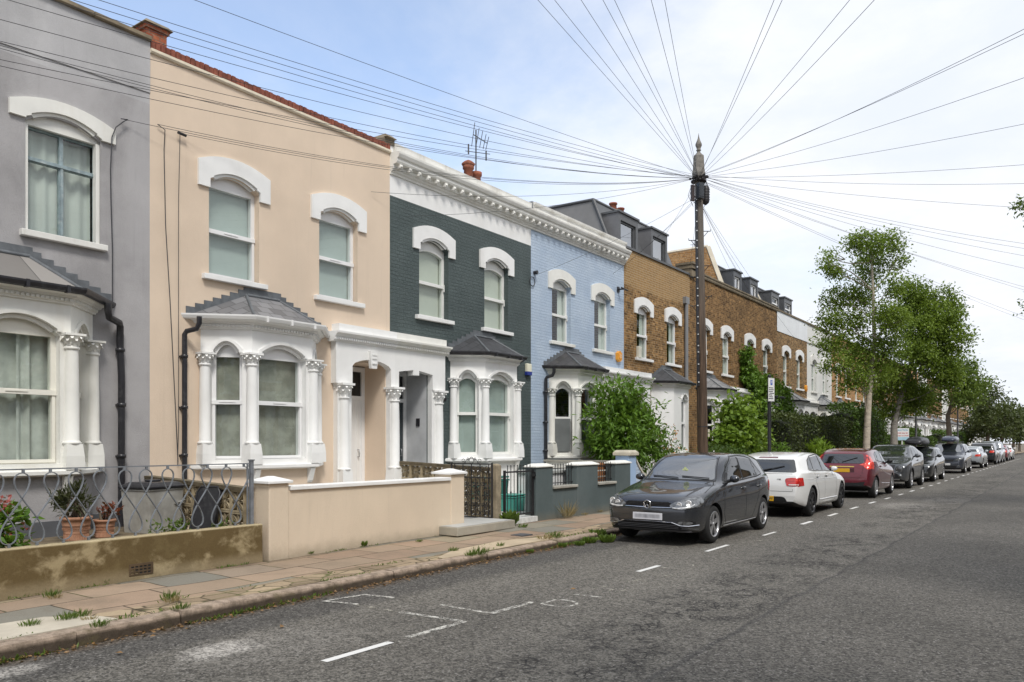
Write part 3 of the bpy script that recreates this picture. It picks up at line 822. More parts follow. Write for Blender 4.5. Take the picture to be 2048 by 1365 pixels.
def surround(T, parent, uc, hw, m, lod=0, zs=(5.78, 6.20, 5.93), wide=0.205):
    """shouldered, painted arch round the head of an upper window"""
    leg, sh, sp = zs
    g = MB(T)
    o = hw + wide
    outer = [(uc - o, leg), (uc - hw, leg), (uc - hw, sp), (uc - hw + .065, sp + .03)] + arch(uc, hw - .065, sp + .055, 0.115, 10)[::-1] + [(uc + hw - .065, sp + .03), (uc + hw, sp), (uc + hw, leg), (uc + o, leg), (uc + o, sh)] + arch(uc, o - .05, sh + .02, 0.135, 10)[1:-1] + [(uc - o, sh)]
    g.panel(outer, [], 0.045, 0.046)
    if not lod:
        for (x, dd, kk) in ((0.01, 0.02, 0.028), (-0.035, 0.055, 0.052)):
            band = arch(uc, hw - .063, sp + .053, 0.115, 10) + arch(uc, hw - .075 - kk, sp + .02 - kk * .3, 0.115, 10)[::-1]
            g.panel(band, [], x, dd)
    return g.build('window_surround', m, parent)

def capital(g, c, r, h, n=14, m=0, a0=0.0, a1=2 * PI, leaves=8):
    """leafy capital under a square abacus, standing on height c.z"""
    g.lathe(c, [(r * 1.0, 0), (r * 1.22, 0.01), (r * 1.22, 0.035), (r * 1.02, 0.045), (r * 1.06, h * 0.35), (r * 1.28, h * 0.7), (r * 1.5, h * 0.84)], n, m)
    for tier, (zz, rr, hh) in enumerate(((0.05, 1.10, 0.42), (h * 0.36, 1.2, 0.44))):
        for k in range(leaves):
            q = 2 * PI * (k + 0.5 * tier) / leaves
            ca, sa = math.cos(q), math.sin(q)
            r0 = r * rr; ww = r * 0.42
            def P(rad, tw, z): return (c[0] + ca * rad - sa * tw, c[1] + sa * rad + ca * tw, c[2] + z)
            z1 = zz + h * hh
            vs = [P(r0, -ww * .6, zz), P(r0, ww * .6, zz), P(r0 * 1.12, ww, zz + h * hh * .6), P(r0 * 1.12, -ww, zz + h * hh * .6),
                  P(r0 * 1.5, ww * .7, z1), P(r0 * 1.5, -ww * .7, z1), P(r0 * 1.62, ww * .3, z1 - .03), P(r0 * 1.62, -ww * .3, z1 - .03)]
            g.add(vs, [(0, 1, 2, 3), (3, 2, 4, 5), (5, 4, 6, 7)], m, True)
    a = r * 1.62
    g.box(c[0] - a, c[0] + a, c[1] - a, c[1] + a, c[2] + h * 0.86, c[2] + h, m)

def column(c, r, z0, z1, m, parent, base_h=0.36, cap_h=0.21, lod=0, square=True):
    g = MB()
    n = 8 if lod else 18
    a = r * 1.30
    x, y = c
    if square:
        g.frustum(x, y, z0, z0 + base_h * 0.42, a, a, a * 0.97, a * 0.97)
        g.frustum(x, y, z0 + base_h * 0.42, z0 + base_h * 0.80, a * 0.97, a * 0.97, r * 1.08, r * 1.08)
    g.lathe((x, y, z0 + base_h * 0.78), [(r * 1.08, 0), (r * 1.28, 0.012), (r * 1.3, 0.03), (r * 1.1, 0.045), (r, 0.06), (r * 0.97, (z1 - z0) * 0.4), (r * 0.88, z1 - cap_h - z0 - base_h * 0.78)], n)
    if lod:
        g.frustum(x, y, z1 - cap_h, z1, r, r, r * 1.6, r * 1.6)
    else:
        capital(g, (x, y, z1 - cap_h), r * 0.88, cap_h, n)
    return g.build('column', m, parent)

BAYP = 0.56
def bay(root, uc, S, lod=0):
    """three-sided bay window"""
    trim, gm = S['trim'], S.get('gutter', blk_pl)
    hb = 1.18
    u0, u1 = uc - hb, uc + hb
    A, B, C, D = (0, u0), (BAYP, u0 + BAYP), (BAYP, u1 - BAYP), (0, u1)
    zs, zc, ze, zg = 1.29, 3.09, 3.49, 3.66
    body = MB()
    lenA = BAYP * math.sqrt(2)
    faces = []
    for (P, Q, kind) in ((A, B, 0), (B, C, 1), (C, D, 0)):
        L = math.dist(P, Q)
        T = frame((P[0], P[1], 0), (Q[0] - P[0], Q[1] - P[1]))
        faces.append((T, L, kind))
        body.T = T
        hw = L / 2 - (0.135 if kind == 1 else 0.15)
        c = L / 2
        if S.get('blank'):
            if kind != 1:
                body.panel(rect(0, L, zs - 0.06, ze), [], 0); continue
            hw, c = .27, L / 2 + .28
        hole = [(c - hw, 1.37), (c + hw, 1.37), (c + hw, 3.05), (c + hw - .05, 3.09)] + arch(c, hw - .05, 3.13, 0.15 if kind == 1 else 0.14, 10) + [(c - hw + .05, 3.09), (c - hw, 3.05)]
        body.panel(rect(0, L, zs - 0.06, ze), [hole], 0, 0.14, edge=False)
        if not lod:     # hood mould
            a1 = [(c + hw + .01, 3.10)] + arch(c, hw + .01, 3.16, 0.17, 10) + [(c - hw - .01, 3.10)]
            a2 = [(c + hw - .045, 3.10)] + arch(c, hw - .045, 3.135, 0.15, 10) + [(c - hw + .045, 3.10)]
            body.panel(a1 + a2[::-1], [], 0.028, 0.03)
            a3 = arch(c, hw - .05, 3.125, 0.15, 10) + arch(c, hw - .09, 3.09, 0.14, 10)[::-1]
            body.panel(a3, [], -0.04, 0.05)
        # wall under the sill
    body.T = None
    path = [A, B, C, D]
    mA, mD = (0, -1.414), (0, 1.414)
    b = body.build('bay_window', trim, root)
    lower = MB()
    for (T, L, kind) in faces:
        lower.T = T
        lower.add([(-.005, 0, 0), (-.005, L, 0), (-.005, L, 1.235), (-.005, 0, 1.235)], [(0, 1, 2, 3)])
    lower.T = None
    lower.build('bay_base', S.get('base', S['wall']), b)
    if S.get('plinth'):
        g = MB(); g.sweep(path, [(-.02, 0), (.012, 0), (.012, .62), (-.02, .62)], ends=(mA, mD)); g.build('plinth', S['plinth'], b)
    g = MB()
    prof = [(-.05, 3.475), (.03, 3.475), (.035, 3.50), (.05, 3.505), (.05, 3.545), (.085, 3.56), (.095, 3.585), (.135, 3.605), (.15, 3.64), (-.05, 3.64)] if not lod else [(-.05, 3.475), (.04, 3.475), (.15, 3.62), (.15, 3.64), (-.05, 3.64)]
    g.sweep(path, prof, ends=(mA, mD))
    if not lod:
        for (T, L, kind) in faces:
            g.T = T
            k = int(L / 0.058)
            for i in range(k):
                y = (i + 0.5) * L / k
                g.box(0.04, 0.078, y - .016, y + .016, 3.508, 3.543)
        g.T = None
    g.build('cornice', trim, b)
    g = MB()
    g.sweep(path, [(-.14, zs), (.10, zs), (.125, zs - .015), (.125, zs - .06), (.06, zs - .085), (-.14, zs - .085)], ends=(mA, mD))
    for yy_ in (u0 + .62, u1 - .62):      # brackets
        if lod: break
        g.add([(BAYP, yy_ - .05, zs - .085), (BAYP, yy_ + .05, zs - .085), (BAYP + .10, yy_ - .05, zs - .085), (BAYP + .10, yy_ + .05, zs - .085), (BAYP, yy_ - .05, zs - .34), (BAYP, yy_ + .05, zs - .34), (BAYP + .03, yy_ - .05, zs - .3), (BAYP + .03, yy_ + .05, zs - .3), (BAYP + .07, yy_ - .05, zs - .17), (BAYP + .07, yy_ + .05, zs - .17)],
              [(0, 2, 3, 1), (4, 5, 7, 6), (6, 7, 9, 8), (8, 9, 3, 2), (0, 4, 6, 8, 2), (1, 3, 9, 7, 5)])
    g.build('sill', trim, b)
    # columns at the corners, half columns on the wall
    if S.get('columns', True):
        for (cx, cy) in ((B[0] + .012, B[1] - .005), (C[0] + .012, C[1] + .005)):
            column((cx, cy), 0.092, zs, zc, trim, b, 0.42, 0.215, lod)
        for (cx, cy) in ((0.065, u0 + .035), (0.065, u1 - .035)):
            column((cx, cy), 0.09, zs, zc, trim, b, 0.42, 0.215, lod)
    # glazing
    for i, (T, L, kind) in enumerate(faces):
        hw, cc = L / 2 - (0.135 if kind == 1 else 0.15), L / 2
        if S.get('blank'):
            if kind != 1: continue
            hw, cc = .27, L / 2 + .28
        T2 = T @ Matrix.Translation((-0.125, 0, 0))
        window(T2, b, cc, hw + .01, 1.365, 3.165 if S.get('bay_arch') else 3.10, S['frame'], S['bay_cover'], S.get('bay_glass', glass), S.get('style', 'upvc'), S.get('bay_arch', 0.0), 2.30, ph=i * 1.3, lod=lod, fill=3.31)
    # roof
    o = 0.185
    E = [(0, u0 - .26, zg), (BAYP + o, u0 + BAYP - o * .414, zg), (BAYP + o, u1 - BAYP + o * .414, zg), (0, u1 + .26, zg)]
    zr = S.get('roof_z', 4.14)
    R1, R2 = (0.01, uc - .33, zr), (0.01, uc + .33, zr)
    g = MB()
    g.add(E + [R1, R2], [(0, 1, 4), (1, 2, 5, 4), (2, 3, 5), (3, 2, 1, 0)])
    rf = g.build('bay_roof', S['bay_roof'], b, uv=True)
    g = MB()
    for (p, q) in ((E[1], R1), (E[2], R2)):
        g.tube([p, q], 0.028, 6)
    g.tube([(R1[0] + .02, R1[1], R1[2]), (R2[0] + .02, R2[1], R2[2])], 0.03, 6)
    k = 7
    for sgn, (e0, rr) in ((0, (E[0], R1)), (1, (E[3], R2))):     # stepped lead flashing on the wall
        for i in range(k):
            t0, t1 = i / k, (i + 1.12) / k
            ya, yb = e0[1] + (rr[1] - e0[1]) * t0, e0[1] + (rr[1] - e0[1]) * t1
            za, zb = e0[2] + (rr[2] - e0[2]) * t0 - .03, e0[2] + (rr[2] - e0[2]) * (i + .5) / k + .11
            g.box(0.004 + .002 * (i % 2), 0.018 + .002 * (i % 2), ya, yb, za, zb)
    g.box(0.003, 0.016, R1[1] - .05, R2[1] + .05, zr - .02, zr + .13)
    g.build('lead_flashing', S.get('lead', lead), b)
    g = MB()
    g.sweep([(E[0][0], E[0][1]), (E[1][0], E[1][1]), (E[2][0], E[2][1]), (E[3][0], E[3][1])], [(-.04, zg + .025), (-.035, zg - .035), (-.005, zg - .06), (.035, zg - .045), (.055, zg), (.055, zg + .025), (.045, zg + .025), (.03, zg - .02), (-.005, zg - .035), (-.03, zg + .02)], ends=((0, -1.414), (0, 1.414)))
    if not lod:
        for t in (0.15, 0.5, 0.85):
            y = E[1][1] + (E[2][1] - E[1][1]) * t
            g.box(E[1][0] - .03, E[1][0] + .06, y - .02, y + .02, zg - .066, zg + .03)
    g.build('gutter', gm, b)
    return b

def half_porch(root, U, S, mid, lod=0):
    """one house's half of the shared porch; canonical u from 3.55 to W. mid: also carries the middle pier"""
    trim = S.get('porch_trim', S['trim'])
    g = MB()
    px = 0.15
    fz, zsp, zt = 0.35, 2.77, 3.57
    ua, ub = U(3.56), U(W)
    lo, hi = min(ua, ub), max(ua, ub)
    oc, ohw = U(4.49), 0.52
    if S.get('shoulder'):
        hole = [(oc - ohw, zsp - .02), (oc + ohw, zsp - .02), (oc + ohw, 3.10), (oc + .09, 3.16), (oc + .09, 3.06), (oc - .09, 3.06), (oc - .09, 3.16), (oc - ohw, 3.10)]
    else:
        hole = [(oc - ohw, zsp - .02), (oc + ohw, zsp - .02), (oc + ohw, 3.12), (oc + ohw - .04, 3.16)] + arch(oc, ohw - .06, 3.18, 0.09, 8) + [(oc - ohw + .04, 3.16), (oc - ohw, 3.12)]
    # entablature face between the springing and the cornice, open below over the doorway
    outer = [(lo, zsp), (oc - ohw, zsp)] + hole[2:][::-1] + [(oc + ohw, zsp), (hi, zsp), (hi, zt), (lo, zt)]
    g.panel(outer, [], px, px + 0.02, back=False)
    if not lod and not S.get('shoulder'):
        g.frustum(px + .02, oc, 3.10, 3.44, .035, .075, .045, .11)         # keystone
        for q in (3.2, 3.3, 3.37): g.box(px + .05, px + .075, oc - .06, oc + .06, q - .015, q + .015)
    # piers behind the columns
    g.box(-.01, px - .03, U(3.97), U(3.62), 0, zsp - .002)
    if mid: g.box(-.01, px - .03, U(W - .11), U(W + .11), 0, zsp - .002)
    if S.get('steps', True): g.box(-0.6, 0.5, U(3.95), U(5.05), 0, fz)
    p = g.build('porch', trim, root)
    g = MB()
    sg = 1 if U(1) > U(0) else -1
    prof = [(-.02, 3.55), (px + .02, 3.55), (px + .03, 3.58), (px + .055, 3.585), (px + .055, 3.63), (px + .085, 3.65), (px + .10, 3.68), (px + .15, 3.70), (px + .155, 3.735), (-.02, 3.735)]
    g.sweep([(0, lo - (.08 if sg > 0 else 0)), (0, hi + (0 if sg > 0 else .08))], prof)
    if not lod:
        k = 27
        for i in range(k):
            y = lo + (i + .5) * (hi - lo) / k
            g.box(px + .04, px + .082, y - .015, y + .015, 3.588, 3.626)
    g.box(0.0, px + .06, lo + (.02 if sg > 0 else .001), hi - (.001 if sg > 0 else .02), 3.735, 3.885)
    g.build('porch_cornice', S.get('porch_top', trim), p)
    column((px - .02, U(3.76)), 0.108, fz, zsp, trim, p, 0.98, 0.30, lod)
    if mid: column((px - .02, U(W) + .0), 0.108, fz, zsp, trim, p, 0.98, 0.30, lod)
    # door deep in the recess
    dx = -0.62
    door = MB()
    da, db = U(4.02), U(4.98)
    d0, d1 = min(da, db), max(da, db)
    door.box(dx - .05, dx, d0 + .07, d1 - .07, fz + .02, 2.52)
    for i in range(4):
        y = d0 + .19 + i * (d1 - d0 - .38) / 3
        door.box(dx, dx + .006, y - .004, y + .004, fz + .12, 2.42)
    door.box(dx, dx + .007, d0 + .12, d1 - .12, 2.40, 2.408); door.box(dx, dx + .007, d0 + .12, d1 - .12, fz + .12, fz + .128)
    d = door.build('door', S['door'], root)
    fr = MB()
    fr.panel(rect(d0 - .02, d1 + .02, fz, 3.2), [rect(d0 + .07, d1 - .07, fz + .001, 2.52), rect(d0 + .07, d1 - .07, 2.60, 3.1)], dx + .02, .08)
    fr.build('door_frame', S.get('door_frame', upvc), d)
    h = MB(); h.tube([(dx + .0, d1 - .16, 1.35), (dx + .05, d1 - .16, 1.35), (dx + .05, d1 - .16, 1.5), (dx, d1 - .16, 1.5)], .01, 6); h.build('handle', alu, d)
    t = MB(); t.add([(dx - .01, d0 + .06, 2.59), (dx - .01, d1 - .06, 2.59), (dx - .01, d1 - .06, 3.12), (dx - .01, d0 + .06, 3.12)], [(0, 1, 2, 3)]); t.build('transom', leaf_glass, d)
    return p

def downpipe(root, x, y, ztop, m, side=1, jog=0.0, r=0.038):
    g = MB()
    g.tube([(x + .20, y + side * .28, ztop + .10), (x + .20, y + side * .28, ztop), (x + .16, y + side * .24, ztop - .09), (x + .03, y + side * .03, ztop - .13), (x, y, ztop - .18), (x, y, ztop - .5), (x, y + jog, ztop - .9), (x, y + jog, 0.12)], r, 10)
    for z in (ztop - .55, ztop - 1.35, ztop - 2.1):
        g.lathe((x, y + (jog if z < ztop - .85 else 0), z), [(r, 0), (r * 1.3, .005), (r * 1.3, .05), (r, .055)], 10)
        g.box(x - .08, x + .0, y - .055 + jog, y + .055 + jog, z + .01, z + .04)
    return g.build('downpipe', m, root)

def house(Y0, mir, S, label, lod=0, mid=False, idx=0):
    root = empty('terraced_house', (XF, Y0, 0), 0, label, 'house', 'houses of the terrace')
    U = (lambda u: W - u) if mir else (lambda u: u)
    ztop = S.get('ztop', 7.62)
    bc, dc = U(2.03), U(4.5)
    ucs = [U(1.48), U(3.76)]
    hw = S.get('win_hw', 0.48)
    zw0, zw1 = 4.37, 5.90
    holes = [arched(u, hw, zw0, zw1, 0.15) for u in ucs]
    holes.append(rect(bc - .98, bc + .98, 1.30, 3.4))
    holes.append(rect(min(U(4.0), U(5.0)), max(U(4.0), U(5.0)), 0.02, 3.22))
    g = MB()
    zb = S.get('band_z')
    out = [(0, 0), (W, 0), (W, zb or ztop), (0, zb or ztop)]
    g.panel(out, holes[:2] + holes[2:3], 0, 0.16, edge=False) if S.get('no_porch') else g.panel(out, holes, 0, 0.16, edge=False)
    lo, hi = min(U(4.0), U(5.0)), max(U(4.0), U(5.0))
    for yv, q_ in ((lo, .004), (hi, -.004)):
        g.add([(.0, yv + q_, 0), (-.17, yv + q_, 0), (-.17, yv + q_, 3.22), (.0, yv + q_, 3.22)], [(0, 1, 2, 3)], 1)
        g.add([(-.16, yv, 0), (-.72, yv, 0), (-.72, yv, 3.22), (-.16, yv, 3.22)], [(0, 1, 2, 3)], 1)
    g.add([(-.16, lo, 3.22), (-.16, hi, 3.22), (-.72, hi, 3.22), (-.72, lo, 3.22)], [(0, 1, 2, 3)], 1)
    # party walls, back, ceiling
    g.add([(0, 0, 0), (-8, 0, 0), (-8, 0, ztop), (0, 0, ztop)], [(0, 1, 2, 3)], 2)
    g.add([(0, W, 0), (-8, W, 0), (-8, W, ztop), (0, W, ztop)], [(3, 2, 1, 0)], 2)
    g.add([(-8, 0, 0), (-8, W, 0), (-8, W, ztop), (-8, 0, ztop)], [(0, 1, 2, 3)], 2)
    g.build('wall', [S['wall'], S.get('reveal', S['wall']), S.get('side', stock2)], root, recalc=False)
    g = MB(); g.add([(-8, 0, 7.05), (-.02, 0, 7.05), (-.02, W, 7.05), (-8, W, 7.05)], [(0, 1, 2, 3)]); g.build('roof', zinc, root)
    if zb:
        g = MB(); g.add([(S.get('band_x', 0), 0, zb), (S.get('band_x', 0), W, zb), (S.get('band_x', 0), W, ztop), (S.get('band_x', 0), 0, ztop)], [(0, 1, 2, 3)])
        if S.get('band_x'): g.add([(0, 0, zb), (0, W, zb), (S['band_x'], W, zb), (S['band_x'], 0, zb)], [(0, 1, 2, 3)])
        g.build('parapet', S['band'], root)
    T = Matrix.Translation((-.13, 0, 0))
    for k, u in enumerate(ucs):
        if S.get('wide') and k == S['wide'][0]:
            continue
        f = window(T, root, u, hw + .005, zw0, zw1, S['frame'], S['up_cover'], S.get('up_glass', glass), S.get('style', 'upvc'), S.get('up_arch', 0.0), 5.12, ph=k * 2.1 + idx, lod=lod, fill=6.06)
        g = MB(); g.box(-.12, .085, u - hw - .13, u + hw + .13, zw0 - .085, zw0); g.build('sill', S['trim'], f, bevel=0.008)
        surround(None, root, u, hw, S['trim'], lod, zs=S.get('sur', (5.78, 6.20, 5.93)), wide=S.get('sur_w', 0.205))
    if S.get('bay', True): bay(root, bc, S, lod)
    if S.get('porch', True): half_porch(root, U, S, mid, lod)
    return root, U

def sweep_coping(root, name, prof, m, a=0.0, b=W, g=None):
    g = g or MB()
    g.sweep([(0, a), (0, b)], prof)
    return g.build(name, m, root)

def cornice(root, m, a=0.0, b=W, lod=0):
    """big bracketed eaves cornice"""
    g = MB()
    g.sweep([(0, a), (0, b)], [(-.03, 7.15), (.03, 7.15), (.035, 7.19), (.07, 7.215), (.075, 7.25), (.10, 7.255), (.10, 7.335), (.19, 7.35), (.21, 7.39), (.21, 7.44), (.245, 7.46), (.275, 7.52), (.28, 7.56), (-.03, 7.60)])
    k = int((b - a) / 0.27)
    for i in range(k):
        y = a + (i + .5) * (b - a) / k
        g.box(.09, .19, y - .045, y + .045, 7.262, 7.343); g.lathe((.185, y, 7.30), [(.001, -.03), (.03, -.02), (.035, 0.0), (.03, .02), (.001, .03)], 8)
    g.build('cornice', m, root)

def dormer(root, x0, x1, y0, y1, z0, z1, m, pm=None, cheek=None, fm=None, rail=False):
    """box dormer; x1 is the front"""
    g = MB()
    g.panel(rect(y0, y1, z0, z1), [rect(y0 + .14, y1 - .14, z0 + .12, z1 - .22)], x1, 0.10, edge=False)
    g.add([(x0, y0, z0), (x1, y0, z0), (x1, y0, z1), (x0, y0, z1)], [(0, 1, 2, 3)], 1)
    g.add([(x0, y1, z0), (x1, y1, z0), (x1, y1, z1), (x0, y1, z1)], [(3, 2, 1, 0)], 1)
    g.box(x0, x1 + .05, y0 - .04, y1 + .04, z1, z1 + .06)
    d = g.build('dormer', [m, cheek or m], root, recalc=False)
    f = MB(); f.panel(rect(y0 + .14, y1 - .14, z0 + .12, z1 - .22), [rect(y0 + .2, y1 - .2, z0 + .18, z1 - .28)], x1 - .06, .05)
    if rail: f.box(x1 - .05, x1 - .03, y0 + .16, y1 - .16, (z0 + z1) / 2 - .08, (z0 + z1) / 2 - .02)
    f.build('window', fm or m, d)
    p = MB(); p.add([(x1 - .09, y0 + .17, z0 + .15), (x1 - .09, y1 - .17, z0 + .15), (x1 - .09, y1 - .17, z1 - .25), (x1 - .09, y0 + .17, z1 - .25)], [(0, 1, 2, 3)])
    p.build('pane', pm or sky_glass, d)
    c = MB(); c.add([(x1 - .3, y0 + .05, z0 + .1), (x1 - .3, y1 - .05, z0 + .1), (x1 - .3, y1 - .05, z1 - .1), (x1 - .3, y0 + .05, z1 - .1)], [(0, 1, 2, 3)]); c.build('blind', blind_w, d)
    return d

def chimney(root, x, y, z0, z1, w, d, m, pots=(), cap=coping_st):
    g = MB(); g.box(x - d / 2, x + d / 2, y - w / 2, y + w / 2, z0, z1 - .12); g.box(x - d / 2 - .03, x + d / 2 + .03, y - w / 2 - .03, y + w / 2 + .03, z1 - .12, z1 - .06)
    c = g.build('chimney', m, root)
    g = MB(); g.frustum(x, y, z1 - .06, z1, d / 2 + .07, w / 2 + .07, d / 2 + .02, w / 2 + .02); g.build('cap', cap, c)
    for (px_, py_, r, h) in pots:
        p = MB(); p.lathe((px_, py_, z1 - .02), [(r, 0), (r * .92, h * .8), (r * 1.15, h * .83), (r * 1.15, h), (r * .8, h), (r * .8, h * .9)], 12); p.build('chimney_pot', pot_red, c)
    return c

def mansard(root, m, a, b, x0=-.45, x1=-1.15, z0=7.6, z1=9.42, cheek=None, side=True):
    g = MB()
    g.add([(x0, a, z0), (x0, b, z0), (x1, b, z1), (x1, a, z1)], [(0, 1, 2, 3)])
    g.add([(x1, a, z1), (x1, b, z1), (-6.0, b, z1 + .05), (-6.0, a, z1 + .05)], [(0, 1, 2, 3)])
    g.add([(x0, a, z0), (x1, a, z1), (-6, a, z1 + .05), (-6, a, z0)], [(0, 1, 2, 3)], 1)
    g.add([(x0, b, z0), (x1, b, z1), (-6, b, z1 + .05), (-6, b, z0)], [(3, 2, 1, 0)], 1)
    g.tube([(x0, a, z0), (x1, a, z1)], .06, 6, 2); g.tube([(x1, a, z1), (x1, b, z1)], .05, 6, 2); g.tube([(x1, a, z1), (-6, a, z1 + .05)], .05, 6, 2)
    return g.build('mansard_roof', [m, cheek or m, zinc], root, recalc=False)

# ------------------------------------------------------------------ grey rendered house
S1 = dict(wall=grey_render, side=grey_render, trim=white_old, frame=blue_f, style='steel', up_cover='nets', up_glass=glass, bay_cover='drapes', bay_roof=slate_n, gutter=blk_pl, band_z=6.78, band=grey_band, band_x=0.018, ztop=7.72, plinth=plinth_g, base=grey_render, door=door_d, lead=lead)
S1b = dict(S1); S1b['frame'] = cream_f; S1b['style'] = 'upvc'
def grey_house():
    S = dict(S1)
    root = empty('terraced_house', (XF, YH - W, 0), 0, 'grey rendered house with flaking blue-grey window frames at the end of the visible terrace', 'house', 'houses of the terrace')
    U = lambda u: W - u
    bc = U(2.03)
    # one wide upper window over the bay, one over the door
    u1 = 5.19 - (YH - W)
    hw = 0.50
    g = MB()
    holes = [arched(u1, hw, 4.49, 5.97, .15), arched(U(3.9), .5, 4.49, 5.97, .15), rect(bc - .98, bc + .98, 1.3, 3.4)]
    g.panel(rect(0, W, 0, 6.78), holes, 0, .16, edge=False)
    g.add([(0, 0, 0), (-8, 0, 0), (-8, 0, 7.72), (0, 0, 7.72)], [(0, 1, 2, 3)], 0)
    g.add([(0, W, 0), (-8, W, 0), (-8, W, 7.72), (0, W, 7.72)], [(3, 2, 1, 0)], 0)
    g.add([(-8, 0, 0), (-8, W, 0), (-8, W, 7.72), (-8, 0, 7.72)], [(0, 1, 2, 3)], 0)
    g.build('wall', grey_render, root, recalc=False)
    g = MB(); g.add([(-8, 0, 7.05), (-.02, 0, 7.05), (-.02, W, 7.05), (-8, W, 7.05)], [(0, 1, 2, 3)]); g.build('roof', zinc, root)
    g = MB(); g.add([(.014, 0, 6.75), (.014, W, 6.95), (.014, W, 7.72), (.014, 0, 7.72)], [(0, 1, 2, 3)]); g.add([(0, 0, 6.75), (0, W, 6.95), (.014, W, 6.95), (.014, 0, 6.75)], [(0, 1, 2, 3)])
    g.add([(-.001, 0, 6.7), (-.001, W, 6.7), (-.001, W, 7.72), (-.001, 0, 7.72)], [(0, 1, 2, 3)])
    g.build('parapet', grey_band, root, recalc=False)
    g = MB()
    for i in range(6):
        a, b = i * W / 6 + .006, (i + 1) * W / 6 - .006
        g.sweep([(0, a), (0, b)], [(-.3, 7.72), (.06, 7.72), (.075, 7.735), (.07, 7.79), (-.3, 7.82)])
    g.build('coping', coping_st, root)
    T = Matrix.Translation((-.13, 0, 0))
    for k, (u, h_) in enumerate(((u1, hw), (U(3.9), .5))):
        f = window(T, root, u, h_ + .004, 4.49, 5.95, blue_f, 'nets', glass, 'steel', 0, 5.50, ph=k, fill=5.95)
        g = MB(); g.panel(rect(u - h_, u + h_, 5.94, 6.13), [], -.06, .06); g.box(-.125, -.03, u - h_ - .0, u - h_ + .05, 4.49, 5.94); g.box(-.125, -.03, u + h_ - .05, u + h_, 4.49, 5.94)
        g.build('casing', white_old, f)
        g = MB(); g.box(-.12, .085, u - h_ - .07, u + h_ + .07, 4.49 - .085, 4.49); g.build('sill', white_dirty, f, bevel=.008)
        surround(None, root, u, h_, white_old, 0, zs=(5.99, 6.19, 6.01), wide=.20)
    b = bay(root, bc, S1b)
    downpipe(root, .07, U(2.03 - 1.18 - .36), 3.52, blk_pl, -1, .02, .05)
    g = MB(); g.box(0, .09, W - .35, W - .17, .72, .92); g.build('meter_box', wht_pl, root)
    g = MB(); g.box(.0, .012, 3.45, W, 0, .62); g.build('plinth', plinth_g, root)
    return root
h1 = grey_house()

# ------------------------------------------------------------------ cream house
S2 = dict(wall=cream_render, reveal=cream_render, side=red_brick, trim=white, frame=upvc, style='upvc', up_cover=blind_w, bay_cover=film, bay_roof=slate_mat('pale_grey_slates', (0.17, 0.17, 0.175)), gutter=wht_pl, ztop=7.58, door=door_w, steps=True)
h2, U2 = house(YH, False, S2, 'cream rendered house with a brick-on-edge parapet and a white bay window', mid=True)
g = MB(); g.sweep([(0, 0), (0, W)], [(-.12, 7.56), (.03, 7.56), (.05, 7.585), (.05, 7.625), (-.12, 7.64)]); g.build('parapet_fillet', mat('cream_paint', (0.72, 0.64, 0.50), .7), h2)
g = MB()
k = 62
for i in range(k):
    a = i * W / k
    g.box(-.2, .02 + .006 * ((i * 7) % 3), a + .006, a + W / k - .006, 7.636, 7.745 + .004 * ((i * 5) % 3))
g.box(-.19, .008, .01, W - .01, 7.636, 7.735)
g.build('coping', mat('brick_on_edge', (0.20, 0.062, 0.038), .9, var=.35, vscale=6, bump=.5, bscale=50), h2, bevel=.006)
chimney(h2, -.20, .12, 7.3, 8.06, .32, .38, red_brick)
downpipe(h2, .07, U2(.53), 3.52, blk_pl, .45, 0, .04)

# ------------------------------------------------------------------ slate grey painted house
S3 = dict(wall=slate_paint, reveal=mat('pale_grey_reveal', (0.52, 0.53, 0.54), .7), trim=white, frame=wood_w, style='sash', up_cover=blind_c, up_arch=.09, bay_cover=film2, bay_arch=.1, bay_roof=slate_b, gutter=blk_pl, ztop=7.74, band_z=6.72, band=white, door=door_d, door_frame=mat('white_door_frame', (0.7, 0.7, 0.7), .5), shoulder=True, base=white, porch_top=white_old)
h3, U3 = house(YH + W, True, S3, 'dark slate-grey painted brick house with a white frieze under the cornice')
cornice(h3, white_old)
g = MB(); g.sweep([(0, 0.1), (0, W)], [(-.3, 7.56), (.04, 7.57), (.05, 7.76), (.06, 7.80), (-.3, 7.83)]); g.build('coping', white_dirty, h3)
chimney(h3, -3.0, 3.9, 7.0, 8.35, 1.2, .5, stock2, [(-3.0, 3.6, .13, .35), (-3.0, 4.0, .13, .30)])
# terracotta pots that show over the parapet
g = MB()
for (yy, hh) in ((3.24, .30), (3.55, .22)):
    g.lathe((-.55, yy, 8.06), [(.12, -.3), (.11, hh - .1), (.14, hh - .08), (.14, hh), (.09, hh)], 12)
g.lathe((-.55, 3.24, 8.36), [(.15, 0), (.17, .04), (.10, .1), (.02, .14)], 12)
g.build('chimney_pot', pot_red, h3)
g = MB()      # stone end block at the party wall with the cream house
g.box(-.5, .02, -.18, .12, 7.74, 7.86); g.frustum(-.2, -.03, 7.86, 7.94, .3, .15, .2, .1); g.build('end_block', coping_st, h3)
ae = MB()
mx_, my_ = -.9, 3.98
ae.tube([(mx_, my_, 7.0), (mx_, my_, 9.55)], .018, 6)
ae.tube([(mx_ + .35, my_ - .55, 9.18), (mx_ - .1, my_ + .6, 9.42)], .012, 5)
for t, hgt in ((0, .28), (.3, .22), (.55, .2), (.8, .18), (1.0, .16)):
    cx, cy, cz = mx_ + .35 - .45 * t, my_ - .55 + 1.15 * t, 9.18 + .24 * t
    ae.tube([(cx - .05, cy, cz - hgt), (cx + .05, cy, cz + hgt)], .009, 5)
ae.tube([(mx_ - .1, my_ - .3, 8.95), (mx_ + .1, my_ + .45, 9.05)], .01, 5)
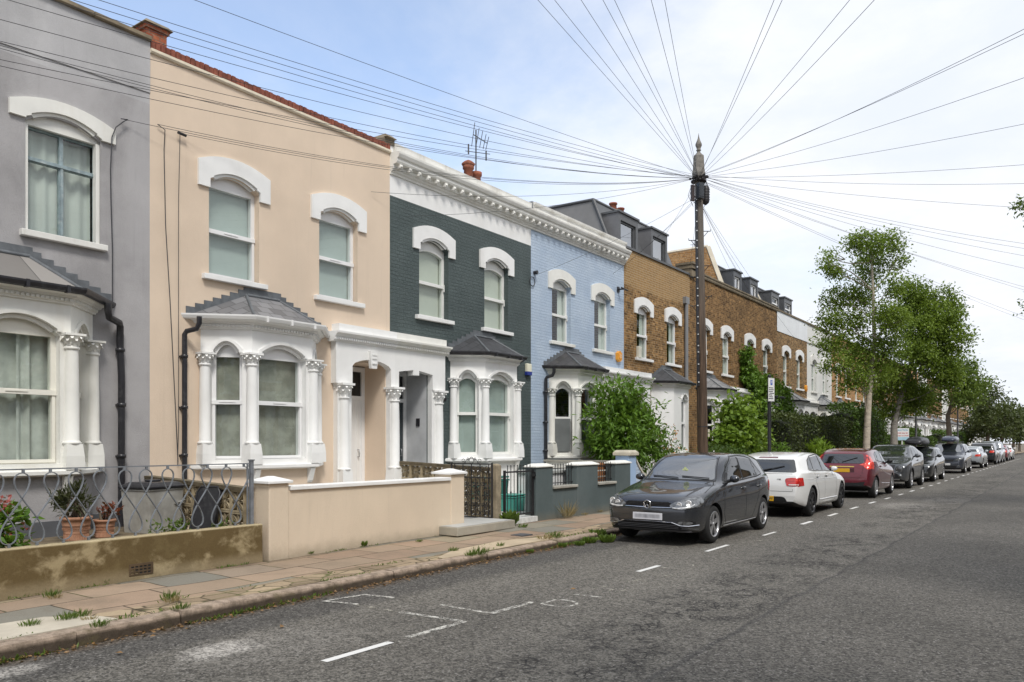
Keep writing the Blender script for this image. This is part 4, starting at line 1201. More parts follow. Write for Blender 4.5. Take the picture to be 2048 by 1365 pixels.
ae.tube([(mx_, my_ - .3, 8.85), (mx_, my_ - .3, 9.1)], .02, 5); ae.tube([(mx_, my_ + .42, 8.9), (mx_, my_ + .42, 9.15)], .02, 5)
ae.build('aerial', mat('weathered_metal', (.10, .10, .10), .5, metal=.4), h3)
g = MB(); g.lathe((.35 - .62 + .22, U3(4.02) + .62, 2.62), [(.001, -.08), (.055, -.065), (.085, 0), (.055, .065), (.001, .08)], 12); g.box(-.62, .0, U3(4.02) + .60, U3(4.02) + .63, 2.62, 2.64)
lamp = g.build('porch_lamp', metal_b, h3)
g = MB(); g.box(-.30, -.2, U3(3.985) - .03, U3(3.985) + .0, 2.0, 2.17); g.build('doorbell', blk_pl, h3)
al = MB(); al.box(0, .09, W - .28, W - .08, 3.42, 3.66); ab = al.build('alarm_box', mat('cream_plastic', (.72, .70, .55), .4), h3, bevel=.02)
al = MB(); al.box(.002, .094, W - .285, W - .075, 3.36, 3.46); al.build('blue_base', mat('blue_plastic', (.02, .04, .25), .4), ab, bevel=.01)

# ------------------------------------------------------------------ blue house
S4 = dict(wall=blue_paint, trim=white_old, frame=wood_w, style='sash', up_cover='split', bay_cover=None, bay_glass=glass, bay_arch=.12, bay_roof=slate_m, gutter=blk_pl, ztop=7.78, door=door_w, base=blue_paint, porch_top=white)
h4, U4 = house(YH + 2 * W, False, S4, 'powder-blue painted brick house with a stained white cornice', mid=True)
cornice(h4, white_dirty, 0, W)
g = MB()
g.sweep([(0, 0.02), (0, W)], [(-.3, 7.58), (.10, 7.58), (.10, 7.66), (.07, 7.68), (.07, 7.76), (.12, 7.79), (.13, 7.84), (-.3, 7.88)])
g.build('coping', white_dirty, h4)
g = MB(); g.box(-.3, .06, -.03, .30, 7.58, 7.86); g.build('end_block', gry_pl, h4)
bf = MB(); b4 = [c for c in h4.children if c.name.startswith('bay_window')][0]
T = Matrix.Translation((BAYP - .22, 0, 0)); cover = MB(); cover.add([(BAYP - .2, 2.03 - .6, 1.4), (BAYP - .2, 2.03 + .6, 1.4), (BAYP - .2, 2.03 + .6, 2.28), (BAYP - .2, 2.03 - .6, 2.28)], [(0, 1, 2, 3)]); cover.add([(.1, .95, 1.4), (.42, 1.27, 1.4), (.42, 1.27, 2.28), (.1, .95, 2.28)], [(0, 1, 2, 3)]); cover.build('film', film_g, b4, recalc=False)
downpipe(h4, .07, U4(.60), 3.50, blk_pl, .3, 0, .045)
def hex_box(root, y, z, m=orange_b):
    g = MB(); pr = [(.0, -.12), (.10, -.16), (.10, .16), (.0, .12)]
    p = [(-.14, -.10), (.0, -.17), (.14, -.10), (.14, .10), (0, .17), (-.14, .10)]
    g.panel([(y + a * .9, z + b_) for a, b_ in p], [], .10, .10); g.panel([(y + a * .6, z + b_ * .6) for a, b_ in p], [], .115, .015)
    a = g.build('alarm_box', m, root, bevel=.01)
    q = MB(); q.panel(rect(y - .05, y + .06, z - .03, z - .015), [], .118, .003); q.panel(rect(y - .05, y + .06, z + .03, z + .045), [], .118, .003); q.build('badge', wht_pl, a)
hex_box(h4, W - .42, 4.28)
g = MB(); g.lathe((.06, .14, 6.05), [(.05, -.05), (.05, .05)], 10, axis='x'); g.tube([(.03, .02 + .12 * math.cos(t), 5.8 + .12 * math.sin(t)) for t in [i * PI / 6 for i in range(13)]], .012, 5); g.build('cable_loop', blk_pl, h4)
g = MB(); g.box(0, .22, W - .42, W - .36, 6.32, 6.36); g.box(.0, .03, W - .46, W - .32, 6.26, 6.42); g.tube([(.2, W - .55, 6.36), (.2, W - .12, 6.33)], .02, 6); g.build('wire_bracket', metal_b, h4)

# ------------------------------------------------------------------ yellow brick house with zinc dormers
S5 = dict(wall=stock, trim=white, frame=upvc, style='sash', up_cover='split', bay_cover=None, bay_glass=glass_d, bay_roof=slate_b, gutter=blk_pl, ztop=7.72, door=door_d, base=white, columns=False, blank=True)
h5, U5 = house(YH + 3 * W, True, S5, 'yellow stock brick house with two dark zinc dormers above its parapet')
g = MB(); g.sweep([(0, .02), (0, W - .02)], [(-.3, 7.72), (.05, 7.72), (.05, 7.79), (-.3, 7.81)]); g.build('coping', zinc, h5)
mansard(h5, zinc, .05, W - .15, -.42, -1.12, 7.7, 9.42, cheek=zinc_l)
dormer(h5, -1.3, -.33, .28, 1.62, 7.79, 8.95, zinc, cheek=mat('dark_cladding', (.15, .15, .155), .6))
dormer(h5, -1.3, -.33, 2.62, 3.92, 7.79, 8.95, zinc, cheek=mat('dark_cladding', (.15, .15, .155), .6))
chimney(h5, -1.9, W - 2.0, 8.9, 9.85, .9, .5, stock_o, [(-1.9, W - 2.3, .13, .3), (-1.9, W - 1.75, .13, .25)])
g = MB(); g.box(.0, .13, W - .62, W - .32, 6.62, 6.86); g.tube([(.07, W - .46, 6.62), (.07, W - .46, 3.0)], .075, 8); g.build('downpipe', gry_pl, h5)
g = MB(); g.box(0, .1, .92 - .08, 1.12 - .08, 4.35, 4.72); g.build('alarm_box', mat('ivory_plastic', (.68, .66, .56), .4), h5, bevel=.015)

# ------------------------------------------------------------------ brown brick pair
S6 = dict(wall=stock2, trim=white, frame=wood_w, style='sash', up_cover='split', bay_cover=None, bay_glass=glass_d, bay_roof=slate_g, gutter=blk_pl, ztop=7.88, door=door_d, base=white)
h6, U6 = house(YH + 4 * W, False, S6, 'sooty brown brick house behind the wooden pole', mid=True, lod=0)
S7 = dict(S6); S7['up_cover'] = blind_w
h7, U7 = house(YH + 5 * W, True, S7, 'brown brick house with a climbing plant and two lead dormers')
for h_, a in ((h6, 0), (h7, 0)):
    g = MB(); g.sweep([(0, 0), (0, W)], [(-.3, 7.80), (.05, 7.80), (.07, 7.84), (.07, 7.90), (.10, 7.93), (.10, 7.98), (-.3, 8.0)]); g.build('coping', coping_st, h_)
g = MB(); g.box(-.5, .14, -.1, .42, 7.98, 8.12); g.box(-.45, .1, -.06, .38, 7.7, 7.98); g.box(-.5, .19, -.13, .46, 8.12, 8.2); g.build('end_pier', coping_st, h6)
g = MB()      # raised brick party wall of the loft, with a pale stone edge
pw = [(-.66, 7.9), (-1.4, 9.95), (-5.5, 9.9), (-5.5, 7.9)]
g.add([(x, -.12, z) for x, z in pw] + [(x, .12, z) for x, z in pw], [(0, 1, 2, 3), (7, 6, 5, 4), (0, 4, 5, 1), (1, 5, 6, 2)]); pwm = g.build('party_wall', stock_o, h7)
g = MB(); g.tube([(-.6, 0, 7.9), (-1.36, 0, 10.0)], .13, 4, smooth=False); g.tube([(-1.36, 0, 10.02), (-5.5, 0, 9.96)], .09, 4, smooth=False); g.build('edge_stone', mat('pale_stone_edge', (.55, .5, .4), .8, var=.1), pwm)
mansard(h7, slate_b, .15, W - .1, -.5, -1.2, 7.9, 9.3)
dk = mat('lead_dormer', (.075, .08, .09), .5, var=.1)
dormer(h7, -1.4, -.42, .55, 1.55, 7.95, 9.0, dk, fm=upvc); dormer(h7, -1.4, -.42, 2.6, 3.7, 7.95, 9.0, dk, fm=upvc)
chimney(h7, -2.6, 1.7, 9.0, 10.0, .9, .5, stock2, [(-2.6, 1.4, .14, .35), (-2.6, 1.95, .16, .4)])
g = MB(); g.tube([(-2.4, 1.1, 9.5), (-2.4, 1.1, 10.7)], .02, 5); g.tube([(-2.4, 1.0, 10.5), (-2.4, 1.8, 10.45)], .015, 5)
for q in (1.1, 1.35, 1.6): g.tube([(-2.6, q, 10.5), (-2.2, q, 10.47)], .012, 5)
g.build('aerial', alu, h7)

# ------------------------------------------------------------------ brick house with the white band, white house, then the rest
S8 = dict(wall=stock3, trim=white, frame=wood_w, style='sash', up_cover=blind_w, bay_cover=None, bay_glass=glass_d, bay_roof=slate_g, gutter=blk_pl, ztop=7.86, band_z=6.9, band=band_w, band_x=.02, door=door_d, base=white)
h8, U8 = house(YH + 6 * W, False, S8, 'brown brick house with a broad white band below its parapet', mid=True, lod=1)
hex_box(h8, W - .35, 4.45)
S9 = dict(S8); S9.update(wall=white_wall, band_z=None, ztop=7.86, trim=white_dirty)
h9, U9 = house(YH + 7 * W, True, S9, 'off-white rendered house beside the brick house with the white band', lod=1)
for h_ in (h8, h9):
    g = MB(); g.sweep([(0, 0), (0, W)], [(-.3, 7.85), (.06, 7.85), (.07, 7.93), (-.3, 7.97)]); g.build('coping', coping_st, h_)
g = MB(); g.box(0.001, .045, 0, W, 6.88, 6.95); g.build('string_course', white_dirty, h9)
mansard(h8, slate_b, .15, W - .1, -.5, -1.2, 7.9, 9.2)
g = MB(); g.tube([(-.6, -.02, 7.9), (-1.36, -.02, 9.4)], .13, 4, smooth=False); g.build('edge_stone', mat('pale_edge', (.55, .5, .4), .8), h8)
dormer(h8, -1.4, -.42, .55, 1.75, 7.95, 8.9, zinc, fm=upvc, pm=glass, rail=True); dormer(h8, -1.4, -.42, 2.6, 3.9, 7.95, 8.9, zinc, fm=upvc, pm=glass, rail=True)
g = MB(); pw = [(-.66, 7.9), (-1.3, 9.3), (-4.5, 9.3), (-4.5, 7.9)]
g.add([(x, -.12, z) for x, z in pw] + [(x, .12, z) for x, z in pw], [(0, 1, 2, 3), (7, 6, 5, 4), (0, 4, 5, 1), (1, 5, 6, 2)]); g.build('party_wall', stock_o, h9)
chimney(h9, -1.0, 1.0, 7.6, 8.2, .5, .5, stock_o)
S10 = dict(S8); S10.update(band_z=None, wall=stock_o, ztop=7.86, side=stock2)
hA, UA = house(YH + 8 * W, False, S10, 'yellow brick house partly hidden by the taller birch crown', mid=True, lod=1)
hB, UB = house(YH + 9 * W, True, S10, 'yellow brick house behind the paler forked birch', lod=1)
for h_ in (hA, hB):
    g = MB(); g.sweep([(0, 0), (0, W)], [(-.3, 7.85), (.06, 7.85), (.07, 7.93), (-.3, 7.97)]); g.build('coping', coping_st, h_)
far_walls = [stock2, white_wall, stock3, stock2, white_wall, stock_o, stock3, stock2]
far_lab = 'small far house of the terrace seen beyond the birches'
for k in range(8):
    for src, off in ((hA, 0), (hB, 1)):
        c = copy_tree(src)
        c.location.y = YH + (10 + 2 * k + off) * W
        c['label'] = far_lab; c['group'] = 'far houses beyond the birches'
        for ch in c.children:
            if ch.name.startswith('wall'):
                ch.data = ch.data.copy(); ch.data.materials[0] = far_walls[(2 * k + off * 3) % 8]
# ------------------------------------------------------------------ front garden walls, railings, gates
def wall_along(g, y0, y1, x0, x1, z0, z1, m=0):
    g.box(x0, x1, y0, y1, z0, z1, m)

# low stained wall of the grey house with its hooped railing
stained = mat('stained_cement_render', (0.345, 0.275, 0.165), 0.95, var=0.16, vscale=3, bump=0.5, bscale=35)
def stained_mat():
    m, nt, b, out = nodes_of('algae_stained_render')
    N = NT(nt); co = N.coord('Object')
    z = N.sep(co)[2]
    n_ = N.noise(N.map(co, (1, 1, 1.3)), 2.6, 8, 0.6, 0.2)
    k = N.smooth(n_, 0.34, 0.50)
    c = N.mix(k, (0.36, 0.29, 0.17), (0.130, 0.092, 0.042))
    c = N.mix(N.math('MULTIPLY', N.smooth(N.noise(co, 3.3, 7, 0.7), 0.5, 0.7), 0.5), c, (0.20, 0.155, 0.075))
    c = N.mix(N.math('MULTIPLY', N.smooth(z, 0.56, 0.583), 0.75), c, (0.50, 0.42, 0.27))
    c = N.mix(N.math('MULTIPLY', N.math('SUBTRACT', 1, N.smooth(z, 0.13, 0.27)), 0.5), c, (0.38, 0.31, 0.2))
    c = N.mix(0.3, c, N.mix(N.noise(co, 50, 4, 0.8), (0.1, 0.1, 0.1), (0.9, 0.9, 0.9)), 'OVERLAY')
    N.set(b.inputs['Base Color'], c); b.inputs['Roughness'].default_value = 0.95; b.inputs['Specular IOR Level'].default_value = 0.15
    N.set(b.inputs['Normal'], N.bump(N.noise(co, 20, 6, 0.75), 0.6, 0.012))
    return m
st = stained_mat()
gw = empty('garden_wall', (XW, 4.0, 0), 0, 'low brown-stained rendered wall under the hooped grey railing', 'wall')
g = MB()
ys = [-3.0 + i * 0.35 for i in range(28)]
ys = [y for y in ys if y < 2.38] + [2.40]
prof_ = lambda y: [(-.22, 0), (-.22, .575), (-.015, .585), (.0 + .006 * math.sin(y * 3), .57), (.004 + .008 * math.sin(y * 5.1), .35), (.012, .05)]
v = []
for y in ys:
    for (x, z) in prof_(y): v.append((x, y - 0, z))
g.add(v, [(i * 6 + j, (i + 1) * 6 + j, (i + 1) * 6 + j + 1, i * 6 + j + 1) for i in range(len(ys) - 1) for j in range(5)])
g.add(v[:6], [tuple(range(6))]); g.add(v[-6:], [tuple(range(6))])
g.build('wall', st, gw, bevel=.012)
g = MB(); g.panel(rect(.62, .90, .145, .275), [rect(.62 + .02 + i * .049, .62 + .02 + i * .049 + .035, .16 + j * .035, .16 + j * .035 + .02) for i in range(5) for j in range(3)], .018, .03)
g.build('air_brick', mat('rusty_airbrick', (.10, .065, .035), .9, var=.3), gw)
g = MB(); g.add([(-.005, .62, .14), (-.005, .91, .14), (-.005, .91, .28), (-.005, .62, .28)], [(0, 1, 2, 3)]); g.add([(.010, .625, .15), (.010, .895, .15), (.010, .895, .27), (.010, .625, .27)], [(0, 1, 2, 3)]); g.build('vent_dark', dark_in, gw)  # near-black sheets stand in for the shade inside the vent slots

rail_m = mat('weathered_grey_railing_paint', (0.17, 0.185, 0.205), 0.55, var=0.2, vscale=10, grime=0.3, gcol=(0.08, 0.06, 0.05), gscale=8)
rl = empty('railing', (XW - .11, 0, 0), 0, 'grey wrought railing of crossing hoops on the low stained wall', 'railing')
g = MB()
g.box(-.006, .006, 1.0, 6.28, 1.366, 1.380); g.build('top_rail', rail_m, rl)
A_, z_m = 0.36, 0.975
P_ = 0.262
g = MB()
pts = []
t = -0.0
n_el = 19
for i in range(n_el * 40 + 1):
    t = 2 * PI * i / 40
    warp = 0.012 * math.sin(t * 0.37)
    pts.append((0, 6.20 - P_ * t / (2 * PI) + 0.105 * math.sin(2 * t) + warp, z_m + A_ * math.cos(t)))
for i in range(len(pts) - 1):      # flat bar on edge
    pass
vs = []
for i, p in enumerate(pts):
    a, b_ = pts[max(0, i - 1)], pts[min(len(pts) - 1, i + 1)]
    d = Vector((b_[1] - a[1], b_[2] - a[2])).normalized()
    ny_, nz_ = -d.y * .0045, d.x * .0045
    for (sx, sg) in ((.011, 1), (.011, -1), (-.011, -1), (-.011, 1)):
        vs.append((sx, p[1] + ny_ * sg, p[2] + nz_ * sg))
g.add(vs, [(4 * i + j, 4 * i + (j + 1) % 4, 4 * i + 4 + (j + 1) % 4, 4 * i + 4 + j) for i in range(len(pts) - 1) for j in range(4)])
g.build('hooped_bar', rail_m, rl)
for k in range(n_el):
    y = 6.20 - P_ * k
    for (a, z0_, z1_) in ((0, z_m + A_ - .004, 1.368), (P_ / 2, .578, z_m - A_ + .004)):
        g = MB(); g.box(-.0125, .0125, y - a - .012, y - a + .012, z0_, z1_); g.build('lug', rail_m, rl)
g = MB(); g.box(-.022, .022, 6.29, 6.335, .57, 1.41); g.box(-.03, .03, 6.28, 6.345, 1.41, 1.425); g.box(-.01, .01, 6.245, 6.26, .58, 1.38); g.build('post', rail_m, rl)

# cream wall
cream_low = render_mat('weathered_cream_render', (0.69, 0.58, 0.45), 0.05, 0.3, (0.60, 0.51, 0.39), bump=0.6, bscale=80, foot=0.55)
cw = empty('garden_wall', (XW, YH + .05, 0), 0, 'cream rendered garden wall with white copings and end pillars', 'wall')
g = MB(); L0, L1 = 0.02, 4.08
g.box(-.21, 0, L0 + .30, L1 - .34, 0, 1.0); g.build('wall', cream_low, cw, bevel=.014)
for y0_, y1_ in ((L0, L0 + .32), (L1 - .36, L1)):
    g = MB(); g.box(-.36, .015, y0_, y1_, 0, 1.10); p = g.build('pillar', cream_low, cw, bevel=.016)
    g = MB(); yc = (y0_ + y1_) / 2
    g.box(-.40, .055, y0_ - .04, y1_ + .04, 1.10, 1.135); g.frustum(-.172, yc, 1.135, 1.195, .227, (y1_ - y0_) / 2 + .04, .03, .03); g.build('cap', white, p, bevel=.006)
g = MB(); g.box(-.25, .035, L0 + .335, L1 - .375, 1.0, 1.055); g.build('coping', white, cw, bevel=.008)

# breeze-block screens
breeze_m = mat('weathered_breeze_block', (0.36, 0.295, 0.19), 0.95, var=0.2, vscale=4, bump=0.6, bscale=40, grime=0.5, gcol=(0.09, 0.07, 0.04), gscale=3)
moss_m = mat('mossy_coping', (0.13, 0.105, 0.065), 0.95, var=0.3, vscale=6, bump=0.8, bscale=30)
def breeze(Y, xa, xb, z0, rows, slope, label, tlen=0.30, zt=0.3, loc_z=0):
    """pierced screen running from the house to the street"""
    root = empty('screen_wall', (xa, Y, z0), 0, label, 'wall')
    g = MB()
    n = int((xb - xa) / tlen)
    for r in range(rows):
        for i in range(n):
            x = i * tlen
            zb = r * zt + slope * (n - i)
            sz = zt
            fr = .022
            g.box(x, x + tlen - .006, -.045, .045, zb, zb + fr); g.box(x, x + tlen - .006, -.045, .045, zb + sz - fr - .005, zb + sz - .005)
            g.box(x, x + fr, -.044, .044, zb + fr, zb + sz - fr - .005); g.box(x + tlen - fr - .006, x + tlen - .006, -.044, .044, zb + fr, zb + sz - fr - .005)
            cx, cz = x + tlen / 2 - .003, zb + sz / 2 - .0025
            rr = tlen / 2 - fr
            for q in range(8):      # eight petals
                a = q * PI / 4
                lng = rr * (1.32 if q % 2 else 0.98)
                ca, sa = math.cos(a), math.sin(a)
                outl = []
                for s_ in (1, -1):
                    seq = [(0.1, 0.0), (0.3, .085), (0.6, .115), (0.85, .07), (1.0, .012)]
                    if s_ < 0: seq = seq[::-1]
                    for (u, w_) in seq: outl.append((u * lng, s_ * w_ * lng * 1.0))
                inn = [(u * .78 + .12 * lng, w_ * .55) for u, w_ in outl]
                P2 = lambda u, w_: (cx + u * ca - w_ * sa, cz + u * sa + w_ * ca)
                vs = []
                for yy_ in (-.04, .04):
                    vs += [(P2(u, w_)[0], yy_, P2(u, w_)[1]) for u, w_ in outl] + [(P2(u, w_)[0], yy_, P2(u, w_)[1]) for u, w_ in inn]
                k = len(outl)
                fs = []
                for j in range(k):
                    j2 = (j + 1) % k
                    fs += [(j, j2, k + j2, k + j), (2 * k + j, 3 * k + j, 3 * k + j2, 2 * k + j2), (j, 2 * k + j, 2 * k + j2, j2)]
                g.add(vs, fs)
    g.build('blocks', breeze_m, root, recalc=False)
    g = MB(); top = rows * zt
    g.add([(-.02, -.07, top + slope * n), (n * tlen + .03, -.07, top), (n * tlen + .03, .07, top), (-.02, .07, top + slope * n), (-.02, -.08, top + .05 + slope * n), (n * tlen + .03, -.08, top + .05), (n * tlen + .03, .08, top + .05), (-.02, .08, top + .05 + slope * n)], [(0, 3, 2, 1), (4, 5, 6, 7), (0, 1, 5, 4), (1, 2, 6, 5), (2, 3, 7, 6), (3, 0, 4, 7)])
    g.build('coping', moss_m, root)
    return root
breeze(YH - .03, -11.35, -8.86, 0.40, 2, .012, 'pierced breeze-block screen between the grey and cream front gardens')
breeze(YH + W + .12, -11.2, -8.78, 0.22, 3, .012, 'pierced breeze-block screen behind the open ornate gate')
# raised garden beds
g = MB(); g.box(-11.4, XW - .2, -3, YH - .1, .1, .415); tag(g.build('garden_bed', mat('weedy_soil', (0.135, 0.105, 0.065), .95, var=.35, vscale=6, bump=.8, bscale=20)), kind='structure')
tile = mat('pale_grey_paving', (0.44, 0.44, 0.42), 0.6, var=.06)
g = MB(); g.box(-11.4, XW - .2, YH + .05, YH + W, .1, .22); tag(g.build('garden_path', tile), kind='structure')
g = MB(); g.box(XW - .4, XW + .40, YH + W - 1.65, YH + W - .02, .1, .245)
tag(g.build('path_step', mat('step_concrete', (0.36, 0.33, 0.27), .85, var=.1, grime=.4, gcol=(.15, .12, .08)), bevel=.012), kind='structure')
g = MB(); g.add([(XW - .39, YH + W - 1.62, .249), (XW + .37, YH + W - 1.62, .249), (XW + .37, YH + W - .05, .249), (XW - .39, YH + W - .05, .249)], [(0, 1, 2, 3)]); tag(g.build('path_tiles', tile), kind='structure')
wt = mat('white_patterned_tiles', (0.62, 0.62, 0.60), .5, var=.15, vscale=9)
g = MB(); g.box(-11.4, XW - .21, YH + W + .12, YH + 2 * W - .1, .1, .20); g.box(XW - .21, XW + .05, YH + W + .18, 12.79, .1, .20); tag(g.build('garden_path', wt), kind='structure')
g = MB(); g.box(-10.84, -9.9, YH + W + 1.3, YH + 2 * W - .15, .19, .40); tag(g.build('garden_step', mat('limestone', (.52, .50, .44), .8)), kind='structure')

# concrete gate post
g = MB(); g.box(XW - .20, XW - .05, YH + W + .02, YH + W + .17, .1, 1.22); g.frustum(XW - .125, YH + W + .095, 1.22, 1.25, .075, .075, .04, .04)
tag(g.build('gate_post', mat('lichen_concrete', (0.27, 0.225, 0.155), .95, var=.25, vscale=8, bump=.8, bscale=35, grime=.5, gcol=(.12, .09, .06)), bevel=.01), 'square mottled concrete post between the two garden gates', 'gate post')

# ornate gate, swung open against the screen
def scroll(g, x, z, r, s=1, r0=0.3, turns=1.3, a0=-PI / 2, th=.006, up=1):
    pts = []
    for i in range(18):
        u = i / 17
        a = a0 + s * turns * 2 * PI * u
        rr = r * (1 - (1 - r0) * u)
        pts.append((x + rr * math.cos(a), 0, z + up * rr * math.sin(a)))
    g.tube(pts, th, 4)
gt = empty('garden_gate', (XW - .08, YH + W - .06, 0), R(180), 'ornate black scrollwork gate standing open against the breeze-block screen', 'gate')
g = MB(); gwid = 1.0
g.box(.0, .028, -.012, .012, .22, 1.27); g.box(gwid - .028, gwid, -.012, .012, .22, 1.27)
for z in (.24, .98, 1.235): g.box(.028, gwid - .028, -.009, .009, z, z + .022)
g.build('gate_frame', metal_b, gt)
g = MB()
for i in range(9):
    x = .09 + i * (gwid - .18) / 8
    if i % 2 == 0: g.box(x - .007, x + .007, -.007, .007, .262, 1.235)
    else: g.box(x - .004, x + .004, -.005, .005, .262, .98)
g.build('bars', metal_b, gt)
g = MB()
for i in range(8):
    x = .14 + i * (gwid - .28) / 7
    scroll(g, x, 1.16, .055, 1 if i % 2 else -1, a0=-PI / 2)
    scroll(g, x, .34, .06, 1 if i % 2 else -1, a0=PI / 2)
    g.tube([(x, 0, 1.0), (x, 0, 1.10)], .005, 4)
    for z in (.48, .56, .72, .86):
        if (i + int(z * 10)) % 2: scroll(g, x, z, .045, 1, a0=0)
for i in range(4):
    for z in (.47, .66, .84):     # cast leaves
        x = .18 + i * .21
        for q in range(6):
            a = q * PI / 3
            g.add([(x, -.006, z), (x + .045 * math.cos(a - .35), -.012, z + .045 * math.sin(a - .35)), (x + .09 * math.cos(a), -.006, z + .09 * math.sin(a)), (x + .045 * math.cos(a + .35), -.012, z + .045 * math.sin(a + .35))], [(0, 1, 2, 3)])
g.tube([(gwid / 2 + .15 * math.cos(t), 0, 1.257 + .09 * math.sin(t)) for t in [i * PI / 10 for i in range(11)]], .006, 4)
g.tube([(gwid / 2 + .05 * math.cos(t), 0, 1.31 + .06 * math.sin(t)) for t in [i * PI / 8 for i in range(17)]], .006, 4)
scroll(g, gwid / 2 - .2, 1.30, .05, 1); scroll(g, gwid / 2 + .2, 1.30, .05, -1); scroll(g, gwid / 2 - .09, 1.33, .035, 1); scroll(g, gwid / 2 + .09, 1.33, .035, -1)
g.build('scrollwork', metal_b, gt, recalc=False)

# plain barred gate
gp = empty('garden_gate', (XW - .05, YH + W + .25, 0), 0, 'plain black barred gate beside the dark grey garden wall', 'gate')
g = MB(); w_ = .98
g.box(-.02, .02, 0, .04, .2, 1.12); g.box(-.02, .02, w_ - .04, w_, .2, 1.12); g.box(-.012, .012, .04, w_ - .04, 1.07, 1.10); g.box(-.012, .012, .04, w_ - .04, .25, .28); g.build('gate_frame', metal_b, gp)
g = MB()
for i in range(8):
    y = .115 + i * (w_ - .23) / 7
    g.tube([(0, y, .28), (0, y, 1.20)], .0075, 6); g.lathe((0, y, 1.20), [(.001, -.015), (.014, 0), (.001, .02)], 8)
    if i % 3 == 1: g.lathe((0, y, .7), [(.008, -.03), (.018, 0), (.008, .03)], 8)
g.build('bars', metal_b, gp)
g = MB(); g.box(.02, .05, w_ - .10, w_ + .03, .98, 1.03); g.box(.02, .05, w_ - .02, w_ + .02, .94, 1.07); g.build('latch', metal_b, gp)

# dark grey wall with pillars and railings
sg_r = render_mat('slate_grey_render', (0.095, 0.120, 0.122), 0.12, 0.35, (0.15, 0.17, 0.17), .5, 50, foot=.35)
dw = empty('garden_wall', (XW, 12.80, 0), 0, 'dark slate-grey rendered garden wall with three white-capped pillars', 'wall')
g = MB(); g.box(-.2, 0, .5, 3.95, 0, .70); g.build('wall', sg_r, dw, bevel=.01)
pil = [(0.0, .60), (1.55, 2.45), (3.28, 4.02)]
for a, b_ in pil:
    g = MB(); g.box(-.26, .014, a, b_, 0, 1.15); p = g.build('pillar', sg_r, dw, bevel=.012)
    g = MB(); g.box(-.29, .04, a - .03, b_ + .03, 1.15, 1.175); g.frustum(-.125, (a + b_) / 2, 1.175, 1.225, .165, (b_ - a) / 2 + .03, .05, (b_ - a) / 2 - .1); g.build('cap', white_old, p, bevel=.008)
for a, b_ in ((.60, 1.55), (2.45, 3.28)):
    g = MB(); g.box(-.23, .05, a + .003, b_ - .003, .70, .755); g.build('coping', mat('grey_coping_stone', (.34, .33, .29), .85, var=.15), dw, bevel=.01)
g = MB(); g.panel(rect(2.05, 2.30, .30, .46), [rect(2.07, 2.28, .315 + .028 * j, .333 + .028 * j) for j in range(5)], .012, .012); g.build('air_vent', mat('painted_vent', (.05, .065, .07), .7), dw)
for a, b_, lab in ((.60, 1.55, 'short black railing on the dark wall beside the barred gate'), (2.45, 3.28, 'short black railing on the dark wall beside the parked grey hatchback')):
    r_ = empty('wall_railing', (XW - .10, 12.80 + a, .75), 0, lab, 'railing', 'railings on the dark garden wall')
    g = MB(); L = b_ - a
    for z in (.05, .35): g.box(-.01, .01, 0, L, z, z + .016)
    g.build('rails', metal_b, r_)
    g = MB(); n = int(L / .10)
    for i in range(n):
        y = (i + .5) * L / n
        g.box(-.006, .006, y - .006, y + .006, .0, .44); g.lathe((0, y, .44), [(.001, -.01), (.011, 0), (.001, .02)], 6)
        if i % 3 == 1: g.lathe((0, y, .2), [(.006, -.03), (.016, 0), (.006, .03)], 6)
    g.build('bars', metal_b, r_)

# boundary wall, white garden store, wooden planter, blue pillar
g = MB(); g.box(-10.9, XW - .3, YH + 2 * W - .06, YH + 2 * W + .06, .1, 1.16); bw_ = tag(g.build('garden_wall', white_old, bevel=.01), 'white rendered dividing wall before the blue house, capped in pale grey', 'wall')
g = MB(); g.box(-10.95, XW - .28, YH + 2 * W - .10, YH + 2 * W + .10, 1.16, 1.21); g.build('coping', mat('weathered_coping', (.33, .32, .28), .9, var=.2), bw_)
bs = empty('bin_store', (XW - 1.0, 14.1, .2), 0, 'white garden storage box behind the dark wall railing', 'storage box')
g = MB(); g.box(0, .6, -.5, .62, 0, .78); g.build('body', wht_pl, bs, bevel=.02)
g = MB(); g.box(-.03, .64, -.54, .66, .78, .86); g.build('lid', mat('grey_lid', (.35, .36, .34), .6, var=.2), bs, bevel=.02)
pl = empty('wooden_planter', (XW - .75, 15.45, .2), 0, 'slatted orange-brown wooden planter behind the dark wall railing', 'planter')
wd_m = mat('orange_brown_timber', (0.30, 0.125, 0.045), .7, var=.25, vscale=8)
g = MB()
for i in range(5): g.box(.42, .45, 0, 1.0, .25 + i * .14, .36 + i * .14)
g.build('slats', wd_m, pl)
g = MB()
for y in (0, .95):
    for x in (0, .40): g.box(x, x + .05, y, y + .05, 0, .92)
g.build('posts', wd_m, pl)
g = MB(); g.box(-.03, .48, -.03, 1.03, .92, .96); g.build('top_frame', wd_m, pl)
bp_m = blue_paint
bw2 = empty('garden_wall', (XW - .05, YH + 2 * W + .14, 0), 0, 'pale blue garden wall with a tall stone-capped pillar', 'wall')
g = MB(); g.box(-.36, .0, .03, .43, .1, 1.33); p = g.build('pillar', render_mat('pale_blue_render', (.33, .45, .63), .05, .3, (.22, .32, .48), .3, 40), bw2, bevel=.012)
g = MB(); g.box(-.41, .05, -.02, .48, 1.33, 1.40); g.frustum(-.18, .23, 1.40, 1.46, .23, .25, .17, .19); g.build('cap', mat('stone_cap', (.50, .46, .37), .85, var=.12), p, bevel=.01)
g = MB()
yy_ = [0.43 + i * .08 for i in range(11)]
v = []
for i, y in enumerate(yy_):
    z = 1.20 - .42 * math.sin(min(1, i / 8) * PI / 2)
    v += [(-.22, y, .1), (-.22, y, z), (-.02, y, z), (-.02, y, .1)]
